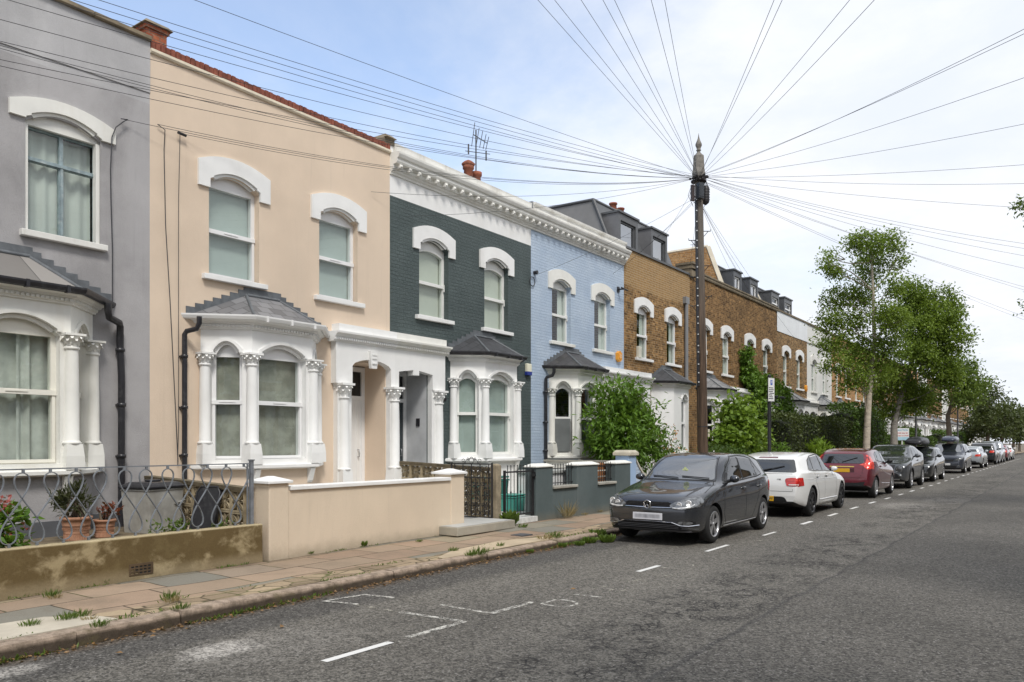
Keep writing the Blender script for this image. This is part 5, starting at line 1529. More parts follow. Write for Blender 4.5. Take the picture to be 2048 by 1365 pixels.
g.add(v, [(4 * i + j, 4 * i + 4 + j, 4 * i + 5 + j, 4 * i + 1 + j) for i in range(10) for j in range(3)])
g.box(-.22, -.02, 1.23, 4.6, .1, .78)
g.build('wall', bp_m, bw2)
g = MB(); g.sweep([(-.12, y) for y in (0.43, 1.23)], [(-.13, 0), (.13, 0)]) if False else None
cp = MB(); v = []
for i, y in enumerate(yy_):
    z = 1.203 - .42 * math.sin(min(1, i / 8) * PI / 2)
    v += [(-.25, y, z), (-.25, y, z + .05), (.01, y, z + .05), (.01, y, z)]
cp.add(v, [(4 * i + j, 4 * i + 4 + j, 4 * i + 4 + (j + 1) % 4, 4 * i + (j + 1) % 4) for i in range(10) for j in range(4)])
cp.build('coping', mat('cream_coping', (.55, .52, .43), .85), bw2)
# board leaning in the blue house's garden
g = MB(); g.box(-10.15, -10.10, YH + 2 * W + 1.15, YH + 2 * W + 2.35, .2, 1.35)
tag(g.build('garden_screen', mat('cream_board', (.50, .43, .29), .8, var=.08), bevel=.01), 'plain cream board standing under the leafy shrub by the blue house', 'board')
# low walls further along
g = MB(); g.box(XW - .3, XW - .05, YH + 3 * W + 1.2, YH + 4 * W + 1.6, .1, .95); w5 = tag(g.build('garden_wall', white_old, bevel=.01), 'low white wall at the foot of the wooden pole', 'wall')
g = MB(); g.box(XW - .36, XW + .01, YH + 3 * W + 1.15, YH + 4 * W + 1.65, .95, 1.03); g.build('coping', white_old, w5, bevel=.01)
g = MB(); g.box(XW - .3, XW - .08, 30.2, 34.6, .1, 1.38); tag(g.build('garden_wall', mat('dark_board_wall', (.06, .055, .045), .85, var=.2)), 'dark low wall under the clipped hedge', 'wall')
g = MB(); g.box(XW - .28, XW - .02, YH + 4 * W + 2.0, 29.8, .1, .85); g.box(XW - .28, XW - .02, 34.8, 120, .1, .95); tag(g.build('garden_wall', brick_mat('old_red_brick', (.16, .07, .045), (.22, .11, .07), (.2, .16, .12), soot=.4)), 'long low red-brick wall behind the parked maroon car', 'wall')

# ------------------------------------------------------------------ bins and pots
gb = empty('dustbin', (-10.38, 5.90, .415), R(14), 'weathered pale grey dustbin with a black lid', 'dustbin')
gal = mat('dull_galvanised_grey', (0.36, 0.35, 0.32), .6, var=.18, vscale=5, grime=.5, gcol=(.16, .14, .11), gscale=2.5, streak=True)
g = MB(); g.frustum(0, 0, 0, .60, .23, .27, .25, .31); g.tube([(.25, -.31, .585), (.25, .31, .585), (-.25, .31, .585), (-.25, -.31, .585), (.25, -.31, .585)], .014, 6); g.build('body', gal, gb, bevel=.03)
g = MB(); g.box(-.28, .28, -.34, .34, .605, .645); g.frustum(0, 0, .645, .69, .26, .31, .2, .24); g.box(-.05, .05, -.10, .10, .69, .72); g.build('lid', blk_pl, gb, bevel=.012)
g = MB(); g.tube([(.25, .2, .40), (.30, .2, .41), (.30, .28, .43), (.25, .30, .40)], .01, 6); g.box(.25, .265, .14, .32, .38, .42); g.build('handle', gal, gb)
gl_ = empty('plastic_panel', (-9.62, 6.16, .415), R(8), 'loose black plastic lid leaning against the pierced screen', 'bin lid')
g = MB(Matrix.Rotation(R(22), 4, 'X'))
g.panel([(-.0, 0), (.36, 0), (.36, .55), (.30, .63), (.06, .63), (0, .55)], [], .0, .03)
gg = MB(Matrix.Rotation(R(-14), 4, 'X')); pts2 = [(-.22, 0), (.22, 0), (.22, .56), (.16, .64), (-.16, .64), (-.22, .56)]
gg.add([(p[0], -.02, p[1]) for p in pts2] + [(p[0], .02, p[1]) for p in pts2], [tuple(range(6)), tuple(range(11, 5, -1))] + [(i, (i + 1) % 6, 6 + (i + 1) % 6, 6 + i) for i in range(6)])
gg.tube([(p[0], -.02, p[1]) for p in pts2 + pts2[:1]], .015, 6)
gg.build('panel', blk_pl, gl_)
def pot(x, y, r, h, label, mm=terracotta):
    root = empty('flower_pot', (x, y, .415), 0, label, 'plant pot')
    g = MB(); g.lathe((0, 0, 0), [(r * .74, 0), (r * .80, h * .3), (r * .82, h * .31), (r * .82, h * .34), (r * .88, h * .62), (r * .905, h * .63), (r * .905, h * .67), (r * .95, h * .86), (r * 1.03, h * .87), (r * 1.08, h * .98), (r * 1.05, h), (r * .9, h), (r * .86, h * .85)], 28)
    for k in range(40):
        a = 2 * PI * k / 40; rr = r * .785
        g.box(rr * math.cos(a) - .006, rr * math.cos(a) + .006, rr * math.sin(a) - .006, rr * math.sin(a) + .006, .01, h * .29)
        for zz in (.47, .53): 
            q = r * .866; g.box(q * math.cos(a) - .005, q * math.cos(a) + .005, q * math.sin(a) - .005, q * math.sin(a) + .005, h * zz - .004, h * zz + .004)
    g.build('pot', mm, root, recalc=True)
    g = MB(); g.lathe((0, 0, h * .86), [(.001, 0.01), (r * .86, 0)], 20); g.build('soil', mat('potting_soil', (.05, .035, .025), .95), root)
    return root
pot(-10.22, 4.80, .175, .30, 'larger terracotta pot with a dark leafy plant')
pot(-10.24, 5.16, .135, .235, 'smaller terracotta pot with a reddish plant')
def crate(x, y, a, b_, h, c, label, z=.4):
    root = empty('recycling_box', (x, y, z), R(5), label, 'recycling box', 'recycling boxes behind the barred gate')
    m_ = mat('recycling_plastic', c, .4, var=.06)
    g = MB(); g.frustum(0, 0, 0, h * .8, a * .86, b_ * .86, a * .96, b_ * .96); g.build('box', m_, root, bevel=.02)
    g = MB(); g.box(-a, a, -b_, b_, h * .8, h * .88); g.box(-a * .97, a * .97, -b_ * .97, b_ * .97, h * .93, h); g.build('rim', m_, root, bevel=.01)
crate(-10.2, 13.35, .26, .42, .52, (.02, .15, .125), 'big dark green recycling box behind the barred gate', .4)
crate(-9.62, 13.42, .2, .27, .36, (.05, .29, .235), 'lighter green recycling box before the bigger one', .2)
# small iron cover in the pavement
g = MB(); g.box(-7.62, -7.38, 10.55, 10.85, PZ - .01, PZ + .012); tag(g.build('drain_cover', mat('iron_cover', (.07, .07, .075), .6)), 'small dark iron cover set in the paving by the path step', 'drain cover')

# ------------------------------------------------------------------ wooden pole
PX, PY = -8.30, 20.56
TX, TY = -8.40, 20.45            # head of the leaning pole
po = empty('telegraph_pole', (PX, PY, PZ), 0, 'tall brown wooden pole with wires fanning from its head', 'telegraph pole')
def pole_mat():
    m, nt, b, out = nodes_of('creosoted_timber')
    N = NT(nt); co = N.coord('Object')
    f = N.noise(N.map(co, (9, 9, 0.5)), 1.6, 7, 0.7)
    c = N.mix(N.smooth(f, 0.3, 0.7), (0.030, 0.018, 0.011), (0.125, 0.080, 0.052))
    z = N.sep(co)[2]
    c = N.mix(N.math('MULTIPLY', N.smooth(z, 3.5, 7.5), 0.75), c, N.mix(f, (0.07, 0.062, 0.052), (0.22, 0.20, 0.175)))
    N.set(b.inputs['Base Color'], c); b.inputs['Roughness'].default_value = 0.9
    N.set(b.inputs['Normal'], N.bump(f, 0.9, 0.02))
    return m
lx, ly = TX - PX, TY - PY
at = lambda z: (lx * z / 9.3, ly * z / 9.3, z)
g = MB(); g.tube([at(-.2), at(1.5), at(3), at(4.5), at(6), at(7.6), at(8.9)], [.152, .145, .138, .13, .12, .112, .104], 18)
pm_ = pole_mat(); g.build('shaft', pm_, po)
g = MB(); hx, hy, _ = at(9.0)
g.lathe((hx, hy, 8.95), [(.10, -.15), (.18, -.12), (.19, -.02), (.175, .05), (.165, .12), (.15, .45), (.14, .47), (.10, .50), (.05, .56), (.045, .60)], 8, smooth=False)
g.lathe((hx, hy, 9.55), [(.05, 0), (.07, .02), (.05, .05), (.06, .09), (.088, .15), (.085, .20), (.05, .28), (.022, .36), (.012, .42), (.002, .50)], 14)
g.build('finial', mat('weathered_zinc_cap', (.17, .155, .135), .7, var=.3, vscale=9, grime=.5, gcol=(.06, .05, .04), gscale=5), po)
g = MB()
rk = random.Random(5)
for k in range(26):
    a = 2 * PI * k / 26
    rr = rk.uniform(.14, .25)
    z = 8.80 + rk.uniform(-.10, .05)
    g.tube([(hx + .10 * math.cos(a), hy + .10 * math.sin(a), z), (hx + rr * math.cos(a), hy + rr * math.sin(a), z + rk.uniform(-.04, .05))], .016, 5)
    g.lathe((hx + rr * math.cos(a), hy + rr * math.sin(a), z), [(.02, -.03), (.032, 0), (.02, .03)], 6)
for k in range(12):
    a = rk.uniform(0, 6.28); r1 = rk.uniform(.1, .2); z0 = 8.2 + rk.uniform(-.2, .1)
    g.tube([(hx + r1 * math.cos(a), hy + r1 * math.sin(a), 8.72), (hx + (r1 + .1) * math.cos(a + .3), hy + (r1 + .1) * math.sin(a + .3), (8.7 + z0) / 2), (hx + r1 * .8 * math.cos(a + .5), hy + r1 * .8 * math.sin(a + .5), z0)], .007, 4)
g.lathe((hx, hy, 8.72), [(.14, -.03), (.21, -.02), (.21, .02), (.14, .03)], 14)
g.build('insulator_ring', mat('dark_fittings', (.022, .016, .018), .6), po)
bx = mat('black_junction_box', (.03, .035, .042), .5); 
Tb = Matrix.Translation((hx, hy, 0)) @ Matrix.Rotation(R(-28), 4, 'Z')
g = MB(Tb); g.box(.13, .26, -.19, -.02, 8.18, 8.60); g.box(.255, .27, -.17, -.04, 8.22, 8.56); g.build('junction_box', bx, po, bevel=.02)
g = MB(Tb); g.lathe((.05, .2, 8.14), [(.02, -.06), (.09, 0), (.105, .05), (.105, .40), (.08, .46), (.02, .48)], 14)
for z in (8.2, 8.27, 8.34, 8.41, 8.48): g.lathe((.05, .2, z), [(.1, 0), (.118, .02), (.1, .04)], 14)
g.build('cable_joint', mat('ribbed_black_plastic', (.02, .018, .02), .5), po)
g = MB(Tb); g.box(.06, .12, -.33, -.23, 8.12, 8.55); g.box(.1, .13, .03, .08, 8.2, 8.55); g.build('bracket', mat('brown_bracket', (.06, .045, .045), .6), po)
for k, z in enumerate((7.35, 7.1, 6.4, 6.1, 5.55, 5.3)):
    a = R(-54) if k % 2 == 0 else R(126)
    c0 = at(z)
    d = Vector((math.cos(a + R(90)), math.sin(a + R(90)), 0))
    if True:
        g = MB(); g.tube([Vector(c0) + d * .1, Vector(c0) + d * .30, Vector(c0) + d * .30 + Vector((0, 0, .05))], .012, 5); g.tube([Vector(c0) + d * .12 + Vector((0, 0, -.14)), Vector(c0) + d * .24], .009, 5)
        g.build('climbing_step', metal_b, po)
g = MB(); g.tube([Vector(at(z)) + Vector((-.035, -.135, 0)) * (1.22 - .035 * z) for z in (3.1, 4.5, 6, 7.4, 8.2)], .04, 6)
g.build('cable_duct', blk_pl, po)
g = MB()
rk = random.Random(9)
for k in range(20):
    z = 3.2 + k * .26 + rk.uniform(-.05, .05)
    c0 = Vector(at(z)) + Vector((-.005, -.185, 0)) * (1.17 - .035 * z)
    g.box(c0.x - .014, c0.x + .014, c0.y - .014, c0.y + .014, z - .014, z + .014)
g.build('cable_clip', wht_pl, po)
g = MB(); c0 = Vector(at(1.78))
for z in (1.70, 1.82):
    g.box(.135, .150, -.03, .07, z, z + .09)
g.build('number_plate', mat('cream_plate', (.62, .58, .44), .5), po)
g = MB(); g.lathe(at(1.98), [(.148, -.012), (.153, 0), (.148, .012)], 18); g.build('strap', metal_b, po)

# ------------------------------------------------------------------ parking sign, lamp posts, sale board
def text_mesh(s, size, name='lettering', font_extrude=0.002):
    cu = bpy.data.curves.new(name, 'FONT'); cu.body = s; cu.size = size; cu.extrude = font_extrude; cu.align_x = 'CENTER'; cu.align_y = 'CENTER'
    o = bpy.data.objects.new(name, cu); COL.objects.link(o)
    dg = bpy.context.evaluated_depsgraph_get()
    me = bpy.data.meshes.new_from_object(o.evaluated_get(dg))
    bpy.data.objects.remove(o)
    return me
def put_text(s, size, M_, mm, parent, name='lettering'):
    me = text_mesh(s, size, name); me.materials.clear(); me.materials.append(mm)
    for p in me.polygons: p.material_index = 0
    o = bpy.data.objects.new(name, me); COL.objects.link(o); o.parent = parent
    o.matrix_local = M_
    return o
def facing(p, n, up=(0, 0, 1)):
    """matrix that lays text (x right, y up) on a vertical face with normal n at p"""
    n = Vector(n).normalized(); u = Vector(up); r = u.cross(n).normalized(); u = n.cross(r)
    return Matrix(((r.x, u.x, n.x, p[0]), (r.y, u.y, n.y, p[1]), (r.z, u.z, n.z, p[2]), (0, 0, 0, 1)))
ink = mat('sign_ink', (.03, .03, .035), .6); ink_b = mat('sign_blue', (.02, .08, .42), .5); ink_r = mat('sign_red', (.50, .02, .03), .5); ink_c = mat('sign_cyan', (.05, .33, .52), .5)
sgx, sgy = -6.95, 22.0
sp = empty('parking_sign', (sgx, sgy, PZ), 0, 'black post with a small white parking plate facing the road', 'street sign')
g = MB(); g.tube([(0, 0, -.1), (0, 0, 3.42)], .048, 10); g.lathe((0, 0, 3.42), [(.048, 0), (.04, .02), (.001, .03)], 10); g.build('post', metal_b, sp)
n_ = Vector((.97, -.25, 0)).normalized()
Ms = facing((n_.x * .06, n_.y * .06, 3.02), n_)
Mr = Ms @ Matrix.Rotation(R(90), 4, 'Y') if False else Ms
g = MB(Ms); g.box(-.15, .15, -.33, .33, 0, .006); g.build('plate', wht_pl, sp)
g = MB(Ms)
for (a, b_) in ((-.13, .05), (-.12, -.0), (-.13, -.05), (-.1, -.1), (-.13, -.15), (-.11, -.2), (-.13, -.25)):
    w0 = rk.uniform(.16, .25); g.box(a, a + w0, b_ - .011, b_ + .011, .0065, .0085)
g.box(-.145, .145, .322, .326, .0065, .008); g.box(-.145, .145, -.326, -.322, .0065, .008)
g.build('print', ink, sp)
g = MB(Ms); g.box(-.05, .05, .13, .27, .0065, .0085); pb = g.build('symbol', ink_b, sp)
put_text('P', .13, Ms @ Matrix.Translation((0, .2, .0105)), wht_pl, sp, 'letter')
g = MB(); g.lathe((0.045, -.03, .98), [(.02, -.01), (.02, .01)], 10, axis='x'); g.build('sticker', mat('blue_white_sticker', (.5, .6, .8), .4), sp)
def lamp_post(x, y, h, label):
    r_ = empty('lamp_post', (x, y, PZ), 0, label, 'lamp post', 'black lamp posts beyond the birches')
    g = MB(); g.tube([(0, 0, -.1), (0, 0, 1.1), (0, 0, 1.12), (0, 0, h)], [.085, .085, .06, .045], 10); g.build('post', metal_b, r_)
    g = MB(); g.tube([(0, 0, h - .02), (.2, 0, h + .1), (.75, 0, h + .14)], .03, 6); g.build('arm', metal_b, r_)
    g = MB(); g.frustum(.95, 0, h + .09, h + .19, .3, .11, .22, .08); g.build('lamp_head', gry_pl, r_)
lamp_post(-7.05, 47.6, 5.5, 'slim black lamp post between the two birches')
lamp_post(-7.05, 66.3, 5.5, 'slim black lamp post beyond the forked tree')
sb = empty('sale_board', (-8.4, 51.65, 0), 0, 'white auction sale board on a thin post among the hedges', 'sale board')
g = MB(); g.box(-.03, .03, -.03, .03, 0, 1.9); g.build('post', white, sb)
n_ = Vector((.72, -.69, 0)).normalized(); Ms = facing((n_.x * .04, n_.y * .04, 2.13), n_)
g = MB(Ms); g.box(-.42, .42, -.36, .36, 0, .02); g.build('board', wht_pl, sb)
g = MB(Ms); g.box(-.41, .41, -.35, -.17, .021, .024); g.build('footer', mat('pale_blue_print', (.35, .55, .66), .5), sb)
put_text('AUCTION', .15, Ms @ Matrix.Translation((0, .24, .025)), ink_c, sb)
put_text('FOR SALE BY', .125, Ms @ Matrix.Translation((0, .06, .025)), ink_r, sb)
put_text('PUBLIC AUCTION', .095, Ms @ Matrix.Translation((0, -.09, .025)), ink_r, sb)
# ------------------------------------------------------------------ cars
def catmull(pts, k):
    """smooth a list of (a, b) points, k samples per span"""
    out = []
    n = len(pts)
    for i in range(n - 1):
        p0, p1, p2, p3 = pts[max(0, i - 1)], pts[i], pts[i + 1], pts[min(n - 1, i + 2)]
        for j in range(k):
            t = j / k
            out.append(tuple(0.5 * ((2 * p1[d]) + (-p0[d] + p2[d]) * t + (2 * p0[d] - 5 * p1[d] + 4 * p2[d] - p3[d]) * t * t + (-p0[d] + 3 * p1[d] - 3 * p2[d] + p3[d]) * t ** 3) for d in range(len(p1))))
    out.append(tuple(pts[-1]))
    return out

def interp(tab, s):
    """monotone cubic interpolation in a table of (s, value)"""
    n = len(tab)
    if s <= tab[0][0]: return tab[0][1]
    if s >= tab[-1][0]: return tab[-1][1]
    d = [(tab[i + 1][1] - tab[i][1]) / (tab[i + 1][0] - tab[i][0]) for i in range(n - 1)]
    m = [d[0]] + [0 if d[i - 1] * d[i] <= 0 else 2 / (1 / d[i - 1] + 1 / d[i]) for i in range(1, n - 1)] + [d[-1]]
    for i in range(n - 1):
        if tab[i][0] <= s <= tab[i + 1][0]:
            h = tab[i + 1][0] - tab[i][0]; t = (s - tab[i][0]) / h
            return (2 * t**3 - 3 * t * t + 1) * tab[i][1] + (t**3 - 2 * t * t + t) * h * m[i] + (-2 * t**3 + 3 * t * t) * tab[i + 1][1] + (t**3 - t * t) * h * m[i + 1]

def paint(name, col, metal=0.35, rough=0.32):
    m, nt, b, out = nodes_of(name)
    N = NT(nt); co = N.coord('Object')
    fl = N.noise(co, 900, 1)
    c = N.mix(N.math('MULTIPLY', N.smooth(fl, .45, .7), .25), col, sc(col, 1.7))
    z = N.sep(co)[2]
    dust = N.math('MULTIPLY', N.math('SUBTRACT', 1, N.smooth(z, .2, .6)), N.smooth(N.noise(co, 4, 5), .35, .7))
    c = N.mix(N.math('MULTIPLY', dust, .25), c, (.16, .14, .11))
    N.set(b.inputs['Base Color'], c)
    b.inputs['Metallic'].default_value = metal; b.inputs['Roughness'].default_value = rough
    b.inputs['Coat Weight'].default_value = 1.0; b.inputs['Coat Roughness'].default_value = 0.03
    return m
car_glass = mat('tinted_car_glass', (0.010, 0.012, 0.012), 0.02, var=0)
car_screen = mat('windscreen_glass', (0.025, 0.030, 0.030), 0.02, var=0.3, vscale=2.0)
for m_, i_ in ((car_glass, 2.1), (car_screen, 3.6)): m_.node_tree.nodes['Principled BSDF'].inputs['IOR'].default_value = i_
matte_blk = mat('matte_grille_black', (0.008, 0.008, 0.009), 0.85, var=0, spec=.15)
blk_trim = mat('black_car_trim', (0.012, 0.012, 0.013), 0.45, var=.1)
gap_m = mat('panel_gap', (0.004, 0.004, 0.004), 0.9, var=0)
rub = mat('tyre_rubber', (0.014, 0.014, 0.014), 0.8, var=.15, bump=.3, bscale=60)
alloy = mat('silver_alloy', (0.50, 0.50, 0.51), 0.3, metal=.75, var=.05)
alloy_d = mat('dark_alloy', (0.03, 0.03, 0.033), 0.3, metal=.6)
chrome = mat('chrome_trim', (0.72, 0.72, 0.74), 0.10, metal=1.0, var=0)
lens = mat('clear_headlamp_lens', (0.16, 0.165, 0.17), 0.2, metal=.5, var=.6, vscale=18, coat=1)
lens2 = mat('lamp_reflector', (0.75, 0.75, 0.75), 0.25, metal=.2, var=.3, vscale=30, coat=1)
red_l = mat('red_lamp_lens', (0.48, 0.015, 0.01), 0.10, var=.25, vscale=9, coat=1)
red_l2 = mat('bright_red_lamp_lens', (0.70, 0.05, 0.03), 0.10, var=.2, vscale=9, coat=1)
wht_l = mat('clear_lamp_lens', (0.6, 0.58, 0.55), 0.1, coat=1)
plate_y = mat('yellow_plate', (0.72, 0.40, 0.02), .35, var=.03)
def smudge_plate():
    m, nt, b, out = nodes_of('blurred_white_plate')
    N = NT(nt); co = N.coord('Object')
    y_, z_ = N.sep(co)[1], N.sep(co)[2]
    k = N.math('MULTIPLY', N.math('SUBTRACT', 1, N.smooth(N.math('ABSOLUTE', z_), .018, .046)), N.math('SUBTRACT', 1, N.smooth(N.math('ABSOLUTE', y_), .19, .25)))
    f = N.noise(N.map(co, (1, 15, 4)), 1.0, 1, .4)
    N.set(b.inputs['Base Color'], N.mix(N.math('MULTIPLY', k, N.math('MULTIPLY_ADD', f, .8, .15)), (.66, .66, .69), (.10, .10, .12))); b.inputs['Roughness'].default_value = .4
    return m
plate_w = smudge_plate()
plate_w2 = mat('white_plate', (0.70, 0.70, 0.70), .4, var=.05)

def make_wheel(parent, x, y, r, w, side, rim_m, spokes, style):
    """tyre with an alloy rim; side = +1 outer face towards +y"""
    g = MB()
    rr = r * (0.70 if style != 'big' else 0.74)
    g.lathe((x, y - side * w, 0 + r), [(rr * .9, 0), (rr, 0), (r * .95, side * w * .06), (r * .995, side * w * .18), (r, side * w * .5), (r * .995, side * w * .82), (r * .95, side * w * .95), (rr + .012, side * w * 1.0), (rr, side * w * .98), (rr * .97, side * w * .9)], 36, axis='y', caps=False)
    wh = g.build('wheel', rub, parent, uv=False)
    g = MB()
    yo = y - side * .004
    g.lathe((x, 0, r), [(rr, yo), (rr * .985, yo + side * .004), (rr * .93, yo - side * .012), (rr * .90, yo - side * .05), (rr * .3, yo - side * .07), (.001, yo - side * .07)], 30, 1, axis='y', caps=False)
    g.lathe((x, 0, r), [(rr * 1.0, yo - side * .01), (rr * .99, yo + side * .006), (rr * .925, yo + side * .002), (rr * .91, yo - side * .03)], 36, 0, axis='y', caps=False)
    for k in range(spokes):
        a0 = 2 * PI * k / spokes + PI / 2
        twin = ((-.10, .085), (.10, .085)) if style in ('twin',) else ((0, .13),)
        for off, hw_ in twin:
            a = a0 + off
            ca, sa = math.cos(a), math.sin(a)
            vs = []
            for (rad, wd, dep) in ((rr * .10, hw_ * rr * .9, -.012), (rr * .55, hw_ * rr * (.75 if style == 'twin' else .8), -.016), (rr * .93, hw_ * rr * (.9 if style == 'twin' else 1.1), -.006)):
                for s_ in (-1, 1):
                    vs.append((x + ca * rad - sa * wd * s_, yo + side * dep, r + sa * rad + ca * wd * s_))
                for s_ in (-1, 1):
                    vs.append((x + ca * rad - sa * wd * s_ * 1.15, yo + side * (dep - .03), r + sa * rad + ca * wd * s_ * 1.15))
            g.add(vs, [(0, 1, 5, 4), (4, 5, 9, 8), (0, 4, 6, 2), (4, 8, 10, 6), (1, 3, 7, 5), (5, 7, 11, 9)], 0)
    g.lathe((x, 0, r), [(rr * .17, yo - side * .03), (rr * .16, yo - side * .008), (rr * .1, yo - side * .004), (.001, yo - side * .004)], 16, 0, axis='y', caps=False)
    g.build('rim', [rim_m, blk_trim], wh)
    return wh

class Car:
    def __init__(c, S, label, pos, face, group='cars parked along the kerb'):
        """S: measures. Local x runs from the nose (0) to the tail (L); y across; face -1: nose towards -Y in the street"""
        c.S = S
        c.root = empty('parked_car', pos, R(90) if face < 0 else R(-90), label, 'car', group)
        c.L, c.W = S['L'], S['W']
        c.xo = S['L'] / 2
        c.body()
    def p(c, s, y, z): return (s - c.xo, y, z)
    def body(c):
        S = c.S; L, hw = c.L, c.W / 2
        zt, belt, zb, pw = S['top'], S['belt'], S['bottom'], S['plan']
        st = sorted(set([0, .012, .03, .06, .1, .16, .24, .34, L - .012, L - .03, L - .06, L - .1, L - .16, L - .24] + [.34 + (L - .58) * i / 44 for i in range(45)]))
        tum = S.get('tumble', .78)
        rows = []
        K = 4
        for s in st:
            w = hw * interp(pw, s); T = interp(zt, s); B = interp(zb, s); bl = interp(belt, s)
            sh = min(bl, T - .035)
            h = T - sh
            g = max(0.0, min(1.0, (h - .05) / .30))
            lerp = lambda a, b_: a + (b_ - a) * g
            mid = min(B + .40, sh - .1)
            pts = [(0, B), (w * .70, B), (w * .90, B + .02), (w * .965, B + .10), (w * .99, (B + .10 + mid) / 2), (w * 1.0, mid), (w * .988, mid + (sh - mid) * .6), (w * lerp(.955, .962), sh - .012)]
            pts += [(w * lerp(.90, .925), sh + h * lerp(.40, .07)), (w * lerp(.80, .925 + (tum - .925) * .52), sh + h * lerp(.66, .5)), (w * lerp(.66, tum), sh + h * lerp(.83, .86)), (w * lerp(.48, tum * .86), sh + h * lerp(.93, .955)), (w * lerp(.25, tum * .5), sh + h * lerp(.985, .99)), (0, T)]
            rows.append(catmull(pts, K))
        n = len(rows[0])
        vs, fs = [], []
        ring = 2 * n - 2
        for s, row in zip(st, rows):
            vs += [c.p(s, y, z) for y, z in row] + [c.p(s, -y, z) for y, z in row[-2:0:-1]]
        for i in range(len(st) - 1):
            for j in range(ring):
                j2 = (j + 1) % ring
                fs.append((i * ring + j, (i + 1) * ring + j, (i + 1) * ring + j2, i * ring + j2))
        b0 = (len(st) - 1) * ring
        def cap(b):      # grid cap between the two halves of the ring
            out = [(b, b + 1, b + ring - 1)]
            for j in range(1, n - 2): out.append((b + ring - j, b + j, b + j + 1, b + ring - j - 1))
            out.append((b + n - 2, b + n - 1, b + n))
            return out
        fs += [t[::-1] for t in cap(0)] + cap(b0)
        g = MB(); g.add(vs, fs, 0, True)
        ob = g.build('body', [S['paint'], blk_trim], c.root, recalc=True, uv=False)
        me = ob.data
        c.bvh = BVHTree.FromPolygons([v.co.copy() for v in me.vertices], [tuple(p.vertices) for p in me.polygons])
        # wheel arches
        cut = MB()
        R_ = S['wr'] + .045
        c.ax = (S['fax'], S['rax'])
        for s in c.ax:
            for sd in (1, -1):
                cut.lathe((s - c.xo, 0, S['wr'] + .005), [(R_, sd * (hw - .30)), (R_, sd * (hw + .3))], 40, axis='y')
        co_ = cut.build('cutter', [blk_trim], c.root, uv=False, weld=True); bpy.context.view_layer.update()
        md = ob.modifiers.new('b', 'BOOLEAN'); md.object = co_; md.operation = 'DIFFERENCE'; md.solver = 'EXACT'; md.use_self = True
        dg = bpy.context.evaluated_depsgraph_get()
        m2 = bpy.data.meshes.new_from_object(ob.evaluated_get(dg))
        ob.modifiers.clear(); old = ob.data; ob.data = m2; bpy.data.meshes.remove(old)
        bpy.data.objects.remove(co_)
        m2.materials.clear(); m2.materials.append(S['paint']); m2.materials.append(blk_trim)
        for p in m2.polygons:
            q = p.center
            k = 0
            for s in c.ax:
                d = math.hypot(q.x - (s - c.xo), q.z - S['wr'] - .005)
                if d < R_ + .004 and abs(q.y) < hw - .005 and (abs(d - R_) < .02 and abs(p.normal.y) < .35 or abs(abs(q.y) - (hw - .30)) < .01): k = 1
            if q.z < interp(zb, q.x + c.xo) + .03: k = 1
            p.material_index = k
            p.use_smooth = True
        m2.set_sharp_from_angle(angle=R(38))
        # keep the arch edges crisp
        bm = bmesh.new(); bm.from_mesh(m2)
        sharp = [e for e in bm.edges if len(e.link_faces) == 2 and e.link_faces[0].material_index != e.link_faces[1].material_index]
        bmesh.ops.split_edges(bm, edges=sharp)
        bm.to_mesh(m2); bm.free()
        c.ob = ob
        for i, s in enumerate(c.ax):
            for sd in (1, -1):
                make_wheel(c.root, s - c.xo, sd * (hw - .02), S['wr'], .20, sd, S.get('rim', alloy), S.get('spokes', 5), S.get('wstyle', 'twin'))
    def hit(c, view, a, b):
        if view in 'LR':
            sd = 1 if view == 'L' else -1
            o, d = Vector((a - c.xo, sd * 3, b)), Vector((0, -sd, 0))
        elif view == 'F': o, d = Vector((-6, a, b)), Vector((1, 0, 0))
        elif view == 'B': o, d = Vector((6, a, b)), Vector((-1, 0, 0))
        else: o, d = Vector((a - c.xo, b, 4)), Vector((0, 0, -1))
        h = c.bvh.ray_cast(o, d)
        if h[0] is None: return None
        n = h[1]
        if n.dot(d) > 0: n = -n
        return h[0], n
    def patch(c, name, poly, view, m, off=.004, parent=None, grid=.045, rnd=0, rim=True):
        """panel that follows the bodywork: outline drawn in side (s, z), end (y, z) or top (s, y) view"""
        if rnd:
            poly = c.round(poly, rnd)
        # refine the outline
        fine = []
        for i, p in enumerate(poly):
            q = poly[(i + 1) % len(poly)]
            k = max(1, int(math.dist(p, q) / grid))
            fine += [(p[0] + (q[0] - p[0]) * j / k, p[1] + (q[1] - p[1]) * j / k) for j in range(k)]
        xs = [p[0] for p in fine]; ys = [p[1] for p in fine]
        ex = []
        x = min(xs) + grid / 2
        while x < max(xs):
            y = min(ys) + grid / 2
            while y < max(ys):
                if inside((x, y), fine): ex.append((x, y))
                y += grid
            x += grid
        v, f = tri2d(fine, (), ex)
        P, ok = [], []
        for (a, b) in v:
            h = c.hit(view, a, b)
            ok.append(h is not None)
            P.append((h[0] + h[1] * off) if h else Vector((0, 0, 0)))
        f = [t for t in f if all(ok[i] for i in t)]
        g = MB(); g.add(P, f, 0, True)
